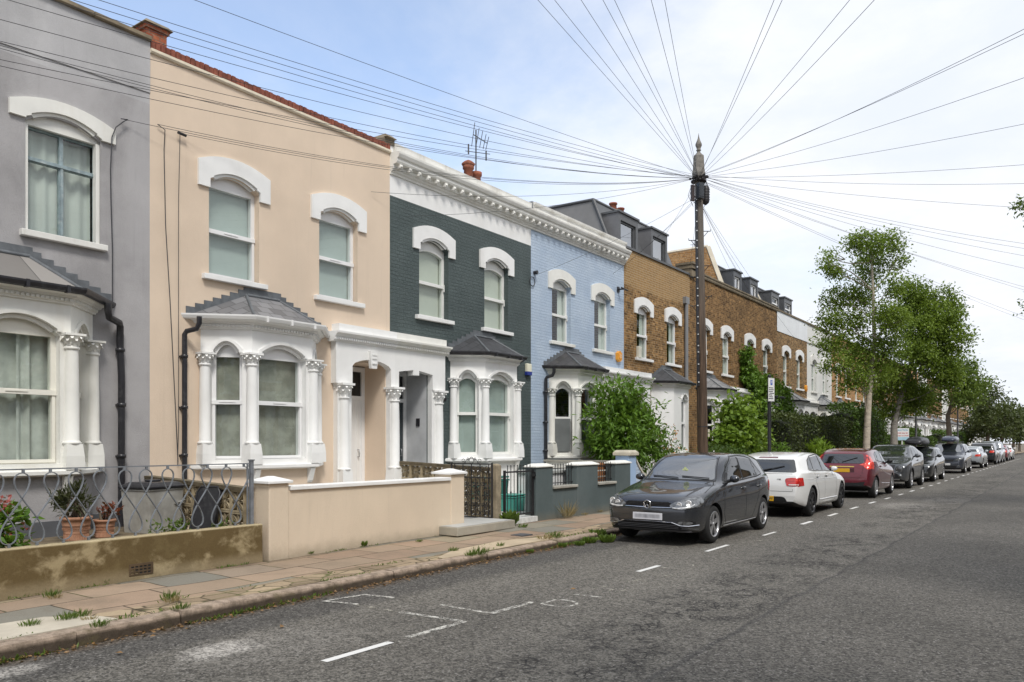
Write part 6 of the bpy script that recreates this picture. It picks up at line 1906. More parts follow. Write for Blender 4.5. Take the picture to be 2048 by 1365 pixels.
        if rim and off > .003:        # short return to the body, so that the panel has a thickness
            nb = len(fine)
            idx = {}
            for i, (a, b) in enumerate(v): idx[(round(a, 4), round(b, 4))] = i
            loop = [idx.get((round(a, 4), round(b, 4))) for a, b in fine]
            low = []
            for i in loop:
                if i is None or not ok[i]: low.append(None)
                else:
                    h = c.hit(view, *v[i]); low.append(h[0] - h[1] * .004)
            vs, fs = [], []
            for j in range(nb):
                a, b_ = loop[j], loop[(j + 1) % nb]
                if a is None or b_ is None or low[j] is None or low[(j + 1) % nb] is None: continue
                k = len(vs); vs += [P[a], P[b_], low[(j + 1) % nb], low[j]]; fs.append((k, k + 1, k + 2, k + 3))
            if fs: g.add(vs, fs, 0)
        return g.build(name, m, parent or c.root, uv=False)
    def round(c, poly, r, k=4):
        out = []
        n = len(poly)
        for i in range(n):
            p0, p1, p2 = [Vector(poly[(i + d) % n]) for d in (-1, 0, 1)]
            a, b = (p0 - p1), (p2 - p1)
            t = min(r, a.length * .45, b.length * .45)
            q0, q2 = p1 + a.normalized() * t, p1 + b.normalized() * t
            for j in range(k + 1):
                u = j / k
                q = q0 * (1 - u) ** 2 + p1 * 2 * u * (1 - u) + q2 * u * u
                out.append((q.x, q.y))
        return out
    def line(c, g, pts, view, w=.008, off=.0015, h=0.0, step=.05):
        """thin strip following the bodywork"""
        fine = []
        for a, b in zip(pts[:-1], pts[1:]):
            k = max(1, int(math.dist(a, b) / step))
            fine += [(a[0] + (b[0] - a[0]) * j / k, a[1] + (b[1] - a[1]) * j / k) for j in range(k)]
        fine.append(pts[-1])
        rows = []
        for i, p in enumerate(fine):
            q, r = fine[max(0, i - 1)], fine[min(len(fine) - 1, i + 1)]
            d = Vector((r[0] - q[0], r[1] - q[1])).normalized()
            n2 = (-d.y * w / 2, d.x * w / 2)
            h1, h2 = c.hit(view, p[0] + n2[0], p[1] + n2[1]), c.hit(view, p[0] - n2[0], p[1] - n2[1])
            rows.append(None if h1 is None or h2 is None else (h1[0] + h1[1] * off, h2[0] + h2[1] * off, (h1[0] + h2[0]) / 2 + h1[1] * (off + h)))
        for a, b in zip(rows[:-1], rows[1:]):
            if a and b:
                if h: g.add([a[0], a[2], a[1], b[0], b[2], b[1]], [(0, 1, 4, 3), (1, 2, 5, 4)], 0, False)
                else: g.add([a[0], a[1], b[1], b[0]], [(0, 1, 3, 2)] if False else [(0, 1, 2, 3)])
    def sides(c, poly, name, m, **k):
        return [c.patch(name, poly, v, m, **k) for v in ('L', 'R')]
    def side_glass(c, panes, seals=True):
        for poly in panes:
            for v in 'LR':
                c.patch('side_window', poly, v, c.S.get('glass', car_glass), off=.005, rnd=.03)
    def seam(c, lines, name='panel_gap'):
        g = MB()
        for pts, views in lines:
            for v in views: c.line(g, pts, v)
        return g.build(name, gap_m, c.ob, recalc=False, uv=False)
    def mirror_pod(c, s, z, m, m2=blk_trim, sz=1.0):
        for sd in (1, -1):
            h = c.hit('L' if sd > 0 else 'R', s, z)
            y = h[0].y
            g = MB()
            x0 = s - c.xo
            prof = [(0, .012), (.10, .07), (.35, .092), (.65, .088), (.9, .06), (1, .02)]
            k = 12
            vs = []
            for (u, r) in prof:
                for j in range(k):
                    q = 2 * PI * j / k
                    vs.append((x0 + .05 - .02 * u + r * .95 * math.cos(q) * sz * (1 if math.cos(q) < 0 else .55), y + sd * (.045 + u * .19 * sz), z + .035 + r * .80 * sz * math.sin(q)))
            g.add(vs, [(a * k + b, a * k + (b + 1) % k, (a + 1) * k + (b + 1) % k, (a + 1) * k + b) for a in range(5) for b in range(k)] + [tuple(range(k))[::-1], tuple(range(5 * k, 6 * k))], 0, True)
            o = g.build('door_mirror', m, c.root, uv=False)
            g = MB(); g.tube([(x0 + .02, y - sd * .02, z - .02), (x0 + .03, y + sd * .06, z + .01), (x0 + .03, y + sd * .10, z + .03)], [.03, .025, .02], 8); g.build('mirror_arm', m2, o)
    def handles(c, ss, z, m):
        for s in ss:
            for v in 'LR':
                sd = 1 if v == 'L' else -1
                h = c.hit(v, s, z)
                y = h[0].y
                c.patch('handle_recess', [(s - .09, z - .035), (s + .05, z - .03), (s + .05, z + .03), (s - .09, z + .03)], v, blk_trim, off=.002, rnd=.03, rim=False, parent=c.ob)
                g = MB(); g.tube([(s - c.xo - .10, y - sd * .005, z), (s - c.xo - .085, y + sd * .03, z + .004), (s - c.xo + .06, y + sd * .03, z + .008), (s - c.xo + .075, y - sd * .005, z + .008)], [.010, .013, .013, .010], 8)
                g.build('door_handle', m, c.root)
    def plate(c, view, z, w=.52, h=.11, m=None, y=0.0, text=None, tilt=None):
        hh = c.hit(view, y, z)
        x = min([c.hit(view, y + a, z + b)[0].x for a in (-w / 2, w / 2) for b in (-h / 2, h / 2)] + [hh[0].x]) if view == 'F' else max([c.hit(view, y + a, z + b)[0].x for a in (-w / 2, w / 2) for b in (-h / 2, h / 2)] + [hh[0].x])
        n = (-1, 0, 0) if view == 'F' else (1, 0, 0)
        M_ = facing((x + n[0] * .006, y, z), n)
        g = MB(); g.box(-.001 - .004, .006, -w / 2, w / 2, -h / 2, h / 2)
        o = g.build('number_plate', m, c.root, bevel=.004)
        o.matrix_local = Matrix.Translation((x + n[0] * .006, y, z)) @ (Matrix.Rotation(PI, 4, 'Z') if view == 'F' else Matrix.Identity(4))
        if text:
            put_text(text[0], .09, facing((x + n[0] * .0135, y + text[1], z), n), ink, c.root, 'plate_lettering')
        return o

CX = -5.63            # middle of the parked row
# ---- dark grey hatchback, nose to the camera
grey_paint = paint('graphite_metallic_paint', (0.043, 0.047, 0.055), 0.6, 0.22)
PO = dict(L=3.97, W=1.69, wr=.305, fax=.79, rax=3.27, paint=grey_paint, tumble=.76,
    top=[(0, .625), (.025, .685), (.07, .735), (.16, .785), (.4, .84), (.8, .905), (1.10, .965), (1.22, 1.015), (1.45, 1.19), (1.75, 1.36), (1.98, 1.43), (2.35, 1.465), (2.8, 1.455), (3.3, 1.40), (3.58, 1.325), (3.68, 1.25), (3.80, 1.06), (3.88, .95), (3.93, .80), (3.97, .60)],
    belt=[(0, .64), (.6, .80), (1.1, .90), (1.6, .925), (2.6, .96), (3.4, 1.01), (3.97, .98)],
    bottom=[(0, .24), (.2, .20), (.6, .18), (3.3, .19), (3.75, .27), (3.97, .34)],
    plan=[(0, .74), (.05, .84), (.14, .915), (.35, .965), (.8, .99), (1.4, 1.0), (2.9, 1.0), (3.4, .98), (3.75, .93), (3.9, .87), (3.97, .80)])
c1 = Car(PO, 'dark grey metallic five-door hatchback facing us at the head of the parked row', (CX, 12.38 - .79 + 3.97 / 2, 0), -1)
def hatch_front(c):
    c.patch('windscreen', [(-.64, 1.005), (.64, 1.005), (.60, 1.1), (.53, 1.28), (.47, 1.385), (0, 1.415), (-.47, 1.385), (-.53, 1.28), (-.60, 1.1)], 'F', car_screen, off=.005, rnd=.05)
    g = MB()
    for sd in (1, -1): c.line(g, [(sd * .665, .985), (sd * .625, 1.1), (sd * .555, 1.28), (sd * .495, 1.39)], 'F', .014, .003)
    c.line(g, [(.66, .99), (0, 1.0), (-.66, .99)], 'F', .02, .002)
    g.build('screen_seal', blk_trim, c.ob, recalc=False)
hatch_front(c1)
c1.side_glass([[(1.52, .975), (2.20, 1.0), (2.235, 1.365), (2.06, 1.375), (1.80, 1.25)], [(2.30, 1.005), (2.95, 1.035), (3.02, 1.12), (2.88, 1.33), (2.66, 1.355), (2.30, 1.37)], [(3.02, 1.045), (3.22, 1.07), (2.98, 1.29), (2.93, 1.315)]])
for v in 'LR':
    g = MB()
    c1.line(g, [(1.30, .955), (1.5, .96), (2.25, .985), (3.0, 1.02), (3.28, 1.05)], v, .022, .004, .004)
    c1.line(g, [(2.265, .99), (2.265, 1.38)], v, .05, .004); c1.line(g, [(3.0, 1.03), (2.90, 1.33)], v, .03, .005)
    c1.line(g, [(1.35, .985), (1.72, 1.235), (2.02, 1.40), (2.35, 1.41), (2.7, 1.39), (2.95, 1.35), (3.30, 1.06)], v, .016, .004)
    g.build('window_trim', blk_trim, c1.ob, recalc=False)
c1.patch('quarter_trim', [(1.36, .968), (1.52, .975), (1.66, 1.12), (1.60, 1.125)], 'L', blk_trim, .005, parent=c1.ob); c1.patch('quarter_trim', [(1.36, .968), (1.52, .975), (1.66, 1.12), (1.60, 1.125)], 'R', blk_trim, .005, parent=c1.ob)
c1.seam([([(1.33, .94), (1.22, .80), (1.20, .45), (1.32, .27)], 'LR'), ([(2.27, .96), (2.27, .40), (2.22, .27)], 'LR'), ([(3.06, 1.0), (2.98, .72), (2.80, .50), (2.62, .27)], 'LR'), ([(1.32, .27), (2.62, .27)], 'LR'),
         ([(.10, .62), (.12, .64), (.25, .70), (.46, .735)], 'LR'), ([(-.67, .62), (-.6, .60), (0, .585), (.6, .60), (.67, .62)], 'F'), ([(.64, .98), (.70, .93), (.745, .82)], 'F'), ([(-.64, .98), (-.70, .93), (-.745, .82)], 'F'),
         ([(.35, .63), (.52, .625), (.55, .62)], 'LR'), ([(3.65, .92), (3.68, .6)], 'LR')])
# lamps
for sd, v in ((1, 'L'), (-1, 'R')):
    poly = [(sd * .40, .615), (sd * .385, .64), (sd * .46, .69), (sd * .62, .745), (sd * .735, .755), (sd * .765, .70), (sd * .765, .62), (sd * .62, .585), (sd * .48, .585)]
    hl = c1.patch('headlight', poly, 'F', lens, off=.012, rnd=.03)
    c1.patch('headlight_bezel', [(a * 1.015 if abs(a) > .6 else a * .99, b_ + (.008 if b_ > .66 else -.008)) for a, b_ in poly], 'F', blk_trim, off=.004, rnd=.03, parent=hl)
    wrap = c1.patch('headlight', [(.13, .70), (.20, .745), (.34, .775), (.43, .775), (.36, .68), (.22, .625), (.13, .61)], v, lens, off=.012, rnd=.03)
    g = MB(); c1.line(g, [(sd * .44, .605), (sd * .55, .60), (sd * .70, .622), (sd * .745, .66)], 'F', .020, .0125, .004); g.build('lamp_strip', lens2, hl, recalc=False)
    for (yc, zc, r_) in ((.545, .655, .045), (.675, .682, .052)):
        h = c1.hit('F', sd * yc, zc)
        g = MB(); g.lathe((h[0].x - .010, sd * yc, zc), [(r_, 0), (r_ * .92, -.006), (r_ * .80, -.006), (r_ * .7, -.002), (.001, -.004)], 18, axis='x'); g.build('reflector', lens2, hl)
    fog = c1.patch('fog_light', [(sd * .50, .345), (sd * .545, .395), (sd * .70, .40), (sd * .745, .375), (sd * .70, .345)], 'F', lens, off=.006, rnd=.02)
    c1.patch('fog_recess', [(sd * .47, .335), (sd * .53, .405), (sd * .72, .415), (sd * .77, .375), (sd * .74, .335)], 'F', blk_trim, off=.003, rnd=.02, parent=fog)
gr = c1.patch('grille', [(-.41, .615), (.41, .615), (.40, .66), (.36, .69), (-.36, .69), (-.40, .66)], 'F', matte_blk, off=.006, rnd=.015)
g = MB()
c1.line(g, [(-.45, .608), (0, .60), (.45, .608)], 'F', .014, .006, .006); g.build('chrome_strip', chrome, gr, recalc=False)
g = MB(); 
for z in (.633, .655, .677): c1.line(g, [(-.40, z), (.40, z)], 'F', .008, .007, .004)
g.build('grille_bars', mat('dark_grille', (.03, .03, .032), .4), gr, recalc=False)
lg = c1.patch('lower_grille', [(-.56, .255), (.56, .255), (.60, .29), (.44, .36), (-.44, .36), (-.60, .29)], 'F', matte_blk, off=.004, rnd=.02)
g = MB()
for z in (.278, .302, .326): c1.line(g, [(-.54, z), (.54, z)], 'F', .010, .006, .008)
g.build('grille_bars', mat('grille_bars', (.05, .05, .053), .4), lg, recalc=False)
g = MB(); c1.line(g, [(-.78, .335), (-.68, .325), (-.56, .33), (-.42, .372), (0, .378), (.42, .372), (.56, .33), (.68, .325), (.78, .335)], 'F', .014, .006, .008); g.build('chrome_strip', chrome, lg, recalc=False)
g = MB(); c1.line(g, [(-.70, .235), (0, .225), (.70, .235)], 'F', .02, .004, .012); g.build('front_lip', mat('satin_trim', (.10, .10, .11), .3), c1.root, recalc=False)
g = MB()
for v in 'LR': c1.line(g, [(1.22, .245), (2.85, .255)], v, .022, .004, .008)
g.build('sill_strip', mat('silver_strip', (.55, .55, .56), .25, metal=.6), c1.root, recalc=False)
c1.plate('F', .455, .52, .111, plate_w)
# round emblem
hx_ = c1.hit('F', 0, .648)[0].x
g = MB(); g.lathe((hx_ - .02, 0, .648), [(.066, .012), (.068, -.004), (.062, -.010), (.055, -.004), (.055, .004)], 28, axis='x')
em = g.build('emblem', chrome, c1.root)
g = MB(); g.lathe((hx_ - .02, 0, .648), [(.055, -.001), (.001, -.001)], 24, axis='x'); g.build('emblem_back', mat('emblem_black', (.01, .01, .02), .3), em)
g = MB()
for pts in ([(-.026, .047), (-.004, .008), (.004, .008), (.026, .047)], [(-.050, .018), (-.026, -.046), (-.005, -.004), (.005, -.004), (.026, -.046), (.050, .018)]):
    g.tube([(hx_ - .026, y, .648 + z) for y, z in pts], .0055, 5)
g.build('emblem_letters', chrome, em)
c1.mirror_pod(1.50, .985, grey_paint, sz=.88)
c1.handles((2.12, 2.98), .845, grey_paint)
for sd in (1, -1):      # wipers
    g = MB(); pts = []
    for i in range(8):
        y = -.55 + .5 * i / 7 + (.0 if sd > 0 else .55)
        h = c1.hit('F', y, 1.018 + .004 * i); pts.append(h[0] + h[1] * .02)
    g.tube(pts, .009, 5); g.build('wiper', blk_trim, c1.root)
h = c1.hit('F', -.05, 1.16)      # leaf-shaped air freshener behind the screen
g = MB(); x_ = h[0].x - .010
for (a, b_) in ((0, .03), (-.03, 0), (.03, 0)): g.lathe((x_, -.05 + a, 1.16 + b_), [(.024, -.002), (.024, .002)], 12, axis='x')
g.box(x_ - .001, x_ + .002, -.055, -.045, 1.105, 1.16); g.build('air_freshener', mat('pale_green_card', (.55, .62, .30), .7), c1.root)
for sd, v in ((1, 'L'), (-1, 'R')): c1.patch('rear_light', [(3.66, .72), (3.86, .72), (3.86, .92), (3.70, .92)], v, red_l, off=.008, rnd=.04)

# ---- white hatchback, tail to the camera
white_paint = paint('white_car_paint', (0.70, 0.70, 0.685), 0.0, 0.35)
BM = dict(L=4.33, W=1.77, wr=.325, fax=.78, rax=3.47, paint=white_paint, rim=alloy_d, spokes=7, wstyle='big', tumble=.75,
    top=[(0, .52), (.04, .64), (.12, .72), (.4, .82), (.9, .90), (1.35, .965), (1.5, 1.01), (1.8, 1.2), (2.15, 1.37), (2.45, 1.42), (2.9, 1.425), (3.4, 1.385), (3.80, 1.32), (3.95, 1.26), (4.07, 1.08), (4.15, .97), (4.24, .93), (4.29, .78), (4.33, .55)],
    belt=[(0, .66), (.8, .84), (1.5, .92), (2.5, .945), (3.5, .985), (4.33, .95)],
    bottom=[(0, .22), (.3, .17), (3.6, .18), (4.1, .25), (4.33, .33)],
    plan=[(0, .70), (.06, .82), (.2, .91), (.5, .965), (1.0, .99), (1.6, 1.0), (3.0, 1.0), (3.7, .99), (4.05, .945), (4.22, .89), (4.29, .845), (4.33, .80)])
c2 = Car(BM, 'white five-door hatchback seen from behind with dark wheels', (CX, 18.15 + .0 - (4.33 - 3.47) + 4.33 / 2, 0), 1)
c2.patch('rear_window', [(-.64, .985), (.64, .985), (.69, 1.0), (.60, 1.245), (.57, 1.262), (-.57, 1.262), (-.60, 1.245), (-.69, 1.0)], 'B', car_glass, off=.006, rnd=.05)
c2.side_glass([[(1.76, .99), (2.42, 1.0), (2.45, 1.335), (2.30, 1.335), (2.02, 1.20)], [(2.50, 1.0), (3.20, 1.02), (3.22, 1.10), (3.08, 1.31), (2.52, 1.34)], [(3.27, 1.025), (3.52, 1.045), (3.40, 1.21), (3.22, 1.29), (3.14, 1.305)]])
for v in 'LR':
    g = MB()
    c2.line(g, [(1.6, .97), (2.45, .982), (3.25, 1.005), (3.58, 1.03)], v, .014, .005, .003)
    c2.line(g, [(2.475, .99), (2.485, 1.345)], v, .045, .005); c2.line(g, [(3.24, 1.02), (3.11, 1.31)], v, .03, .006)
    c2.line(g, [(1.68, .99), (2.0, 1.215), (2.30, 1.36), (2.55, 1.365), (3.1, 1.335), (3.40, 1.235), (3.58, 1.035)], v, .02, .005)
    g.build('window_trim', blk_trim, c2.ob, recalc=False)
c2.seam([([(1.52, .95), (1.40, .80), (1.40, .4), (1.52, .24)], 'LR'), ([(2.47, .97), (2.47, .4), (2.44, .24)], 'LR'), ([(3.28, 1.0), (3.20, .75), (2.98, .52), (2.86, .24)], 'LR'), ([(1.52, .24), (2.86, .24)], 'LR'),
         ([(-.66, .58), (.66, .58)], 'B'), ([(-.66, .58), (-.66, .63)], 'B'), ([(.66, .58), (.66, .63)], 'B'), ([(-.62, .955), (.62, .955)], 'B')])
for sd, v in ((1, 'L'), (-1, 'R')):
    rl_ = c2.patch('rear_light', [(sd * .50, .855), (sd * .50, .80), (sd * .54, .70), (sd * .80, .69), (sd * .80, .875), (sd * .62, .875)], 'B', red_l, off=.010, rnd=.025)
    c2.patch('rear_light', [(4.05, .70), (4.24, .70), (4.24, .875), (4.08, .875)], v, red_l, off=.010, rnd=.025)
    c2.patch('lamp_stripe', [(sd * .54, .815), (sd * .78, .815), (sd * .78, .83), (sd * .54, .83)], 'B', red_l2, off=.013, parent=rl_); c2.patch('lamp_stripe', [(sd * .58, .712), (sd * .77, .712), (sd * .77, .735), (sd * .58, .735)], 'B', wht_l, off=.013, parent=rl_)
c2.patch('rear_diffuser', [(-.58, .30), (.58, .30), (.50, .44), (.44, .465), (-.44, .465), (-.50, .44)], 'B', blk_trim, off=.006, rnd=.03)
c2.plate('B', .415, .52, .111, plate_y, y=0.0, text=('W', .205))
hh = c2.hit('B', 0, .80); g = MB()
put_text('118i', .055, facing((c2.hit('B', .36, .84)[0].x + .006, .36, .835), (1, 0, 0)), blk_trim, c2.root, 'boot_lettering')
g = MB(); g.lathe((c2.hit('B', 0, .90)[0].x - .004, 0, .90), [(.04, 0), (.038, .010), (.001, .012)], 20, axis='x'); g.build('badge', alloy, c2.root)
h0 = c2.hit('B', -.02, 1.02); g = MB(); pts = []
for i in range(8):
    h = c2.hit('B', -.03 + .45 * i / 7 * 1.0, 1.01 + .015 * i); pts.append(h[0] + h[1] * .025)
g.tube(pts, [.016] * 3 + [.010] * 5, 6); g.build('rear_wiper', blk_trim, c2.root)
c2.patch('high_brake_light', [(-.22, 1.295), (.22, 1.295), (.20, 1.318), (-.20, 1.318)], 'B', mat('dark_red_lens', (.12, .01, .01), .2), off=.006)
g = MB(); g.add([c2.p(3.55, -.02, 1.36), c2.p(3.72, -.02, 1.33), c2.p(3.72, .02, 1.33), c2.p(3.55, .02, 1.36), c2.p(3.69, 0, 1.42), c2.p(3.72, 0, 1.42)], [(0, 3, 4), (0, 4, 5, 1), (3, 2, 5, 4), (1, 5, 2)]); g.build('roof_fin', white_paint, c2.root)
c2.mirror_pod(1.72, .985, white_paint, sz=.75); c2.handles((2.34, 3.12), .875, white_paint)
g = MB()
for v in 'LR':
    c2.line(g, [(1.4, .80), (2.5, .815), (3.6, .84), (4.1, .86)], v, .014, .0005, .005); c2.line(g, [(1.3, .33), (2.9, .34)], v, .03, .0005, .010)
g.build('body_crease', white_paint, c2.ob, recalc=False)

# ---- maroon hatchback, tail to the camera
maroon = paint('maroon_metallic_paint', (0.135, 0.006, 0.018), 0.35, 0.28)
FI = dict(L=3.95, W=1.72, wr=.315, fax=.80, rax=3.29, paint=maroon, spokes=10, wstyle='one', tumble=.74,
    top=[(0, .52), (.05, .66), (.12, .74), (.4, .85), (.85, .95), (1.0, .99), (1.1, 1.03), (1.4, 1.24), (1.75, 1.40), (2.1, 1.455), (2.6, 1.475), (3.1, 1.44), (3.48, 1.375), (3.60, 1.32), (3.74, 1.10), (3.80, 1.0), (3.88, .92), (3.92, .75), (3.95, .55)],
    belt=[(0, .68), (.8, .88), (1.4, .93), (2.5, 1.0), (3.4, 1.08), (3.95, 1.06)],
    bottom=[(0, .23), (.3, .18), (3.3, .19), (3.7, .28), (3.95, .36)],
    plan=[(0, .72), (.06, .83), (.2, .92), (.5, .97), (1.0, .99), (1.6, 1.0), (3.0, 1.0), (3.4, .985), (3.7, .94), (3.88, .88), (3.95, .81)])
c3 = Car(FI, 'maroon five-door hatchback seen from behind beside the birch trunk', (CX, 25.2 - (3.95 - 3.29) + 3.95 / 2, 0), 1)
c3.patch('rear_window', [(-.56, 1.02), (.56, 1.02), (.60, 1.06), (.55, 1.27), (.50, 1.30), (-.50, 1.30), (-.55, 1.27), (-.60, 1.06)], 'B', car_glass, off=.006, rnd=.06)
c3.side_glass([[(1.42, 1.0), (2.05, 1.04), (2.08, 1.385), (1.92, 1.375), (1.66, 1.24)], [(2.12, 1.045), (2.72, 1.09), (2.66, 1.365), (2.14, 1.39)], [(2.78, 1.095), (3.05, 1.13), (2.92, 1.29), (2.72, 1.355)]])
for v in 'LR':
    g = MB()
    c3.line(g, [(2.1, 1.04), (2.11, 1.39)], v, .04, .005); c3.line(g, [(2.75, 1.09), (2.69, 1.36)], v, .035, .006); c3.line(g, [(1.35, .99), (2.1, 1.03), (2.75, 1.078), (3.1, 1.12)], v, .012, .005)
    g.build('window_trim', blk_trim, c3.ob, recalc=False)
c3.seam([([(1.25, .98), (1.18, .8), (1.2, .4), (1.30, .26)], 'LR'), ([(2.1, 1.02), (2.08, .4), (2.04, .26)], 'LR'), ([(2.85, 1.06), (2.86, .8), (2.72, .55), (2.55, .26)], 'LR'), ([(-.55, .70), (-.5, .60), (.5, .60), (.55, .70)], 'B'), ([(-.60, 1.0), (-.57, .72)], 'B'), ([(.60, 1.0), (.57, .72)], 'B')])
for sd, v in ((1, 'L'), (-1, 'R')):
    c3.patch('rear_light', [(sd * .60, .93), (sd * .64, 1.10), (sd * .66, 1.26), (sd * .60, 1.27), (sd * .80, .98), (sd * .82, .86), (sd * .70, .86)], 'B', red_l2, off=.010)
    c3.patch('rear_light', [(3.48, 1.22), (3.56, 1.24), (3.84, .96), (3.86, .86), (3.56, .88)], v, red_l2, off=.010, rnd=.03)
c3.patch('plate_recess', [(-.36, .76), (.36, .76), (.34, .92), (-.34, .92)], 'B', mat('maroon_recess_shade', (.05, .005, .01), .4), off=.002, rnd=.03)  # flush patch; darker maroon paints the shade of the plate recess
c3.plate('B', .82, .46, .11, plate_y)
c3.patch('boot_strip', [(-.34, .915), (.34, .915), (.34, .94), (-.34, .94)], 'B', mat('yellow_film', (.5, .4, .08), .4), off=.008)
c3.patch('rear_diffuser', [(-.60, .37), (.60, .37), (.66, .50), (.40, .46), (-.40, .46), (-.66, .50)], 'B', blk_trim, off=.006, rnd=.04)
g = MB(); pts = []
for i in range(8):
    h = c3.hit('B', -.02 + .42 * i / 7, 1.05 + .02 * i); pts.append(h[0] + h[1] * .02)
g.tube(pts, .010, 6); g.build('rear_wiper', blk_trim, c3.root)
put_text('zetec', .05, facing((c3.hit('B', .44, .80)[0].x + .006, .44, .80), (1, 0, 0)), wht_pl, c3.root, 'boot_lettering') if False else None
c3.mirror_pod(1.40, 1.02, blk_trim, sz=.85); c3.handles((1.98, 2.74), .92, maroon)
g = MB()
for v in 'LR': c3.line(g, [(1.2, .62), (2.2, .74), (3.4, .97)], v, .014, .0005, .006); c3.line(g, [(1.25, .36), (2.6, .42)], v, .02, .0005, .008)
g.build('body_crease', maroon, c3.ob, recalc=False)

# ---- small grey crossover with round lamps, nose to the camera
juke_p = paint('mid_grey_metallic_paint', (0.082, 0.088, 0.096), 0.5, 0.3)
JU = dict(L=4.13, W=1.77, wr=.345, fax=.86, rax=3.39, paint=juke_p, spokes=8, wstyle='one', tumble=.72, rim=alloy,
    top=[(0, .55), (.05, .72), (.12, .84), (.3, .93), (.7, 1.01), (1.1, 1.08), (1.25, 1.13), (1.6, 1.36), (1.95, 1.53), (2.3, 1.57), (2.8, 1.55), (3.4, 1.44), (3.72, 1.33), (3.9, 1.12), (4.03, 1.0), (4.09, .8), (4.13, .6)],
    belt=[(0, .80), (.8, .96), (1.5, 1.05), (2.6, 1.10), (3.4, 1.2), (4.13, 1.1)],
    bottom=[(0, .32), (.3, .24), (3.4, .26), (3.8, .34), (4.13, .45)],
    plan=[(0, .70), (.06, .82), (.2, .92), (.5, .975), (.9, 1.0), (1.5, .985), (2.6, .985), (3.4, 1.0), (3.8, .94), (4.05, .86), (4.13, .80)])
c4 = Car(JU, 'grey crossover with large round headlamps facing us behind the maroon car', (CX, 31.25 - .86 + 4.13 / 2, 0), -1)
c4.patch('windscreen', [(-.66, 1.13), (.66, 1.13), (.55, 1.42), (.47, 1.51), (-.47, 1.51), (-.55, 1.42)], 'F', car_screen, off=.006, rnd=.06)
c4.side_glass([[(1.62, 1.12), (2.3, 1.15), (2.3, 1.47), (1.98, 1.46)], [(2.36, 1.155), (2.95, 1.22), (2.85, 1.43), (2.36, 1.465)]])
for sd in (1, -1):
    h = c4.hit('F', sd * .60, .70)
    g = MB(); g.lathe((h[0].x - .05, sd * .60, .70), [(.135, .09), (.135, -.01), (.118, -.018), (.112, -.008)], 26, axis='x'); hl = g.build('headlight', juke_p, c4.root)
    g = MB(); g.lathe((h[0].x - .05, sd * .60, .70), [(.113, -.008), (.08, -.02), (.001, -.026)], 22, axis='x'); g.build('lens', lens, hl)
    g = MB(); h = c4.hit('F', sd * .62, .46); g.lathe((h[0].x - .015, sd * .62, .46), [(.06, .02), (.06, -.008), (.001, -.012)], 16, axis='x'); g.build('fog_light', lens, c4.root)
    c4.patch('indicator', [(sd * .48, .90), (sd * .64, .93), (sd * .74, 1.02), (sd * .66, .985)], 'F', lens, off=.010, rnd=.02)
c4.patch('grille', [(-.42, .70), (.42, .70), (.46, .84), (-.46, .84)], 'F', blk_trim, off=.008, rnd=.03)
c4.patch('lower_grille', [(-.66, .38), (.66, .38), (.50, .56), (-.50, .56)], 'F', blk_trim, off=.006, rnd=.05)
g = MB(); c4.line(g, [(-.6, .33), (.6, .33)], 'F', .03, .006, .008); g.build('skid_strip', alloy, c4.root, recalc=False)
c4.plate('F', .585, .46, .10, mat('dull_plate', (.35, .35, .36), .5))
c4.seam([([(1.35, 1.05), (1.3, .5), (1.38, .34)], 'LR'), ([(2.33, 1.1), (2.33, .34)], 'LR'), ([(3.0, 1.15), (2.9, .7), (2.75, .34)], 'LR'), ([(-.6, .9), (0, .87), (.6, .9)], 'F')])
c4.mirror_pod(1.62, 1.12, juke_p); c4.handles((2.2,), .98, juke_p)
g = MB()
for v in 'LR': c4.line(g, [(.5, .33), (.45, .5), (.55, .68), (.86, .76), (1.17, .68), (1.28, .5), (1.26, .33), (2.95, .33), (2.98, .5), (3.1, .68), (3.39, .76), (3.7, .68), (3.8, .5)], v, .06, .003, .012)
g.build('arch_trim', blk_trim, c4.ob, recalc=False)

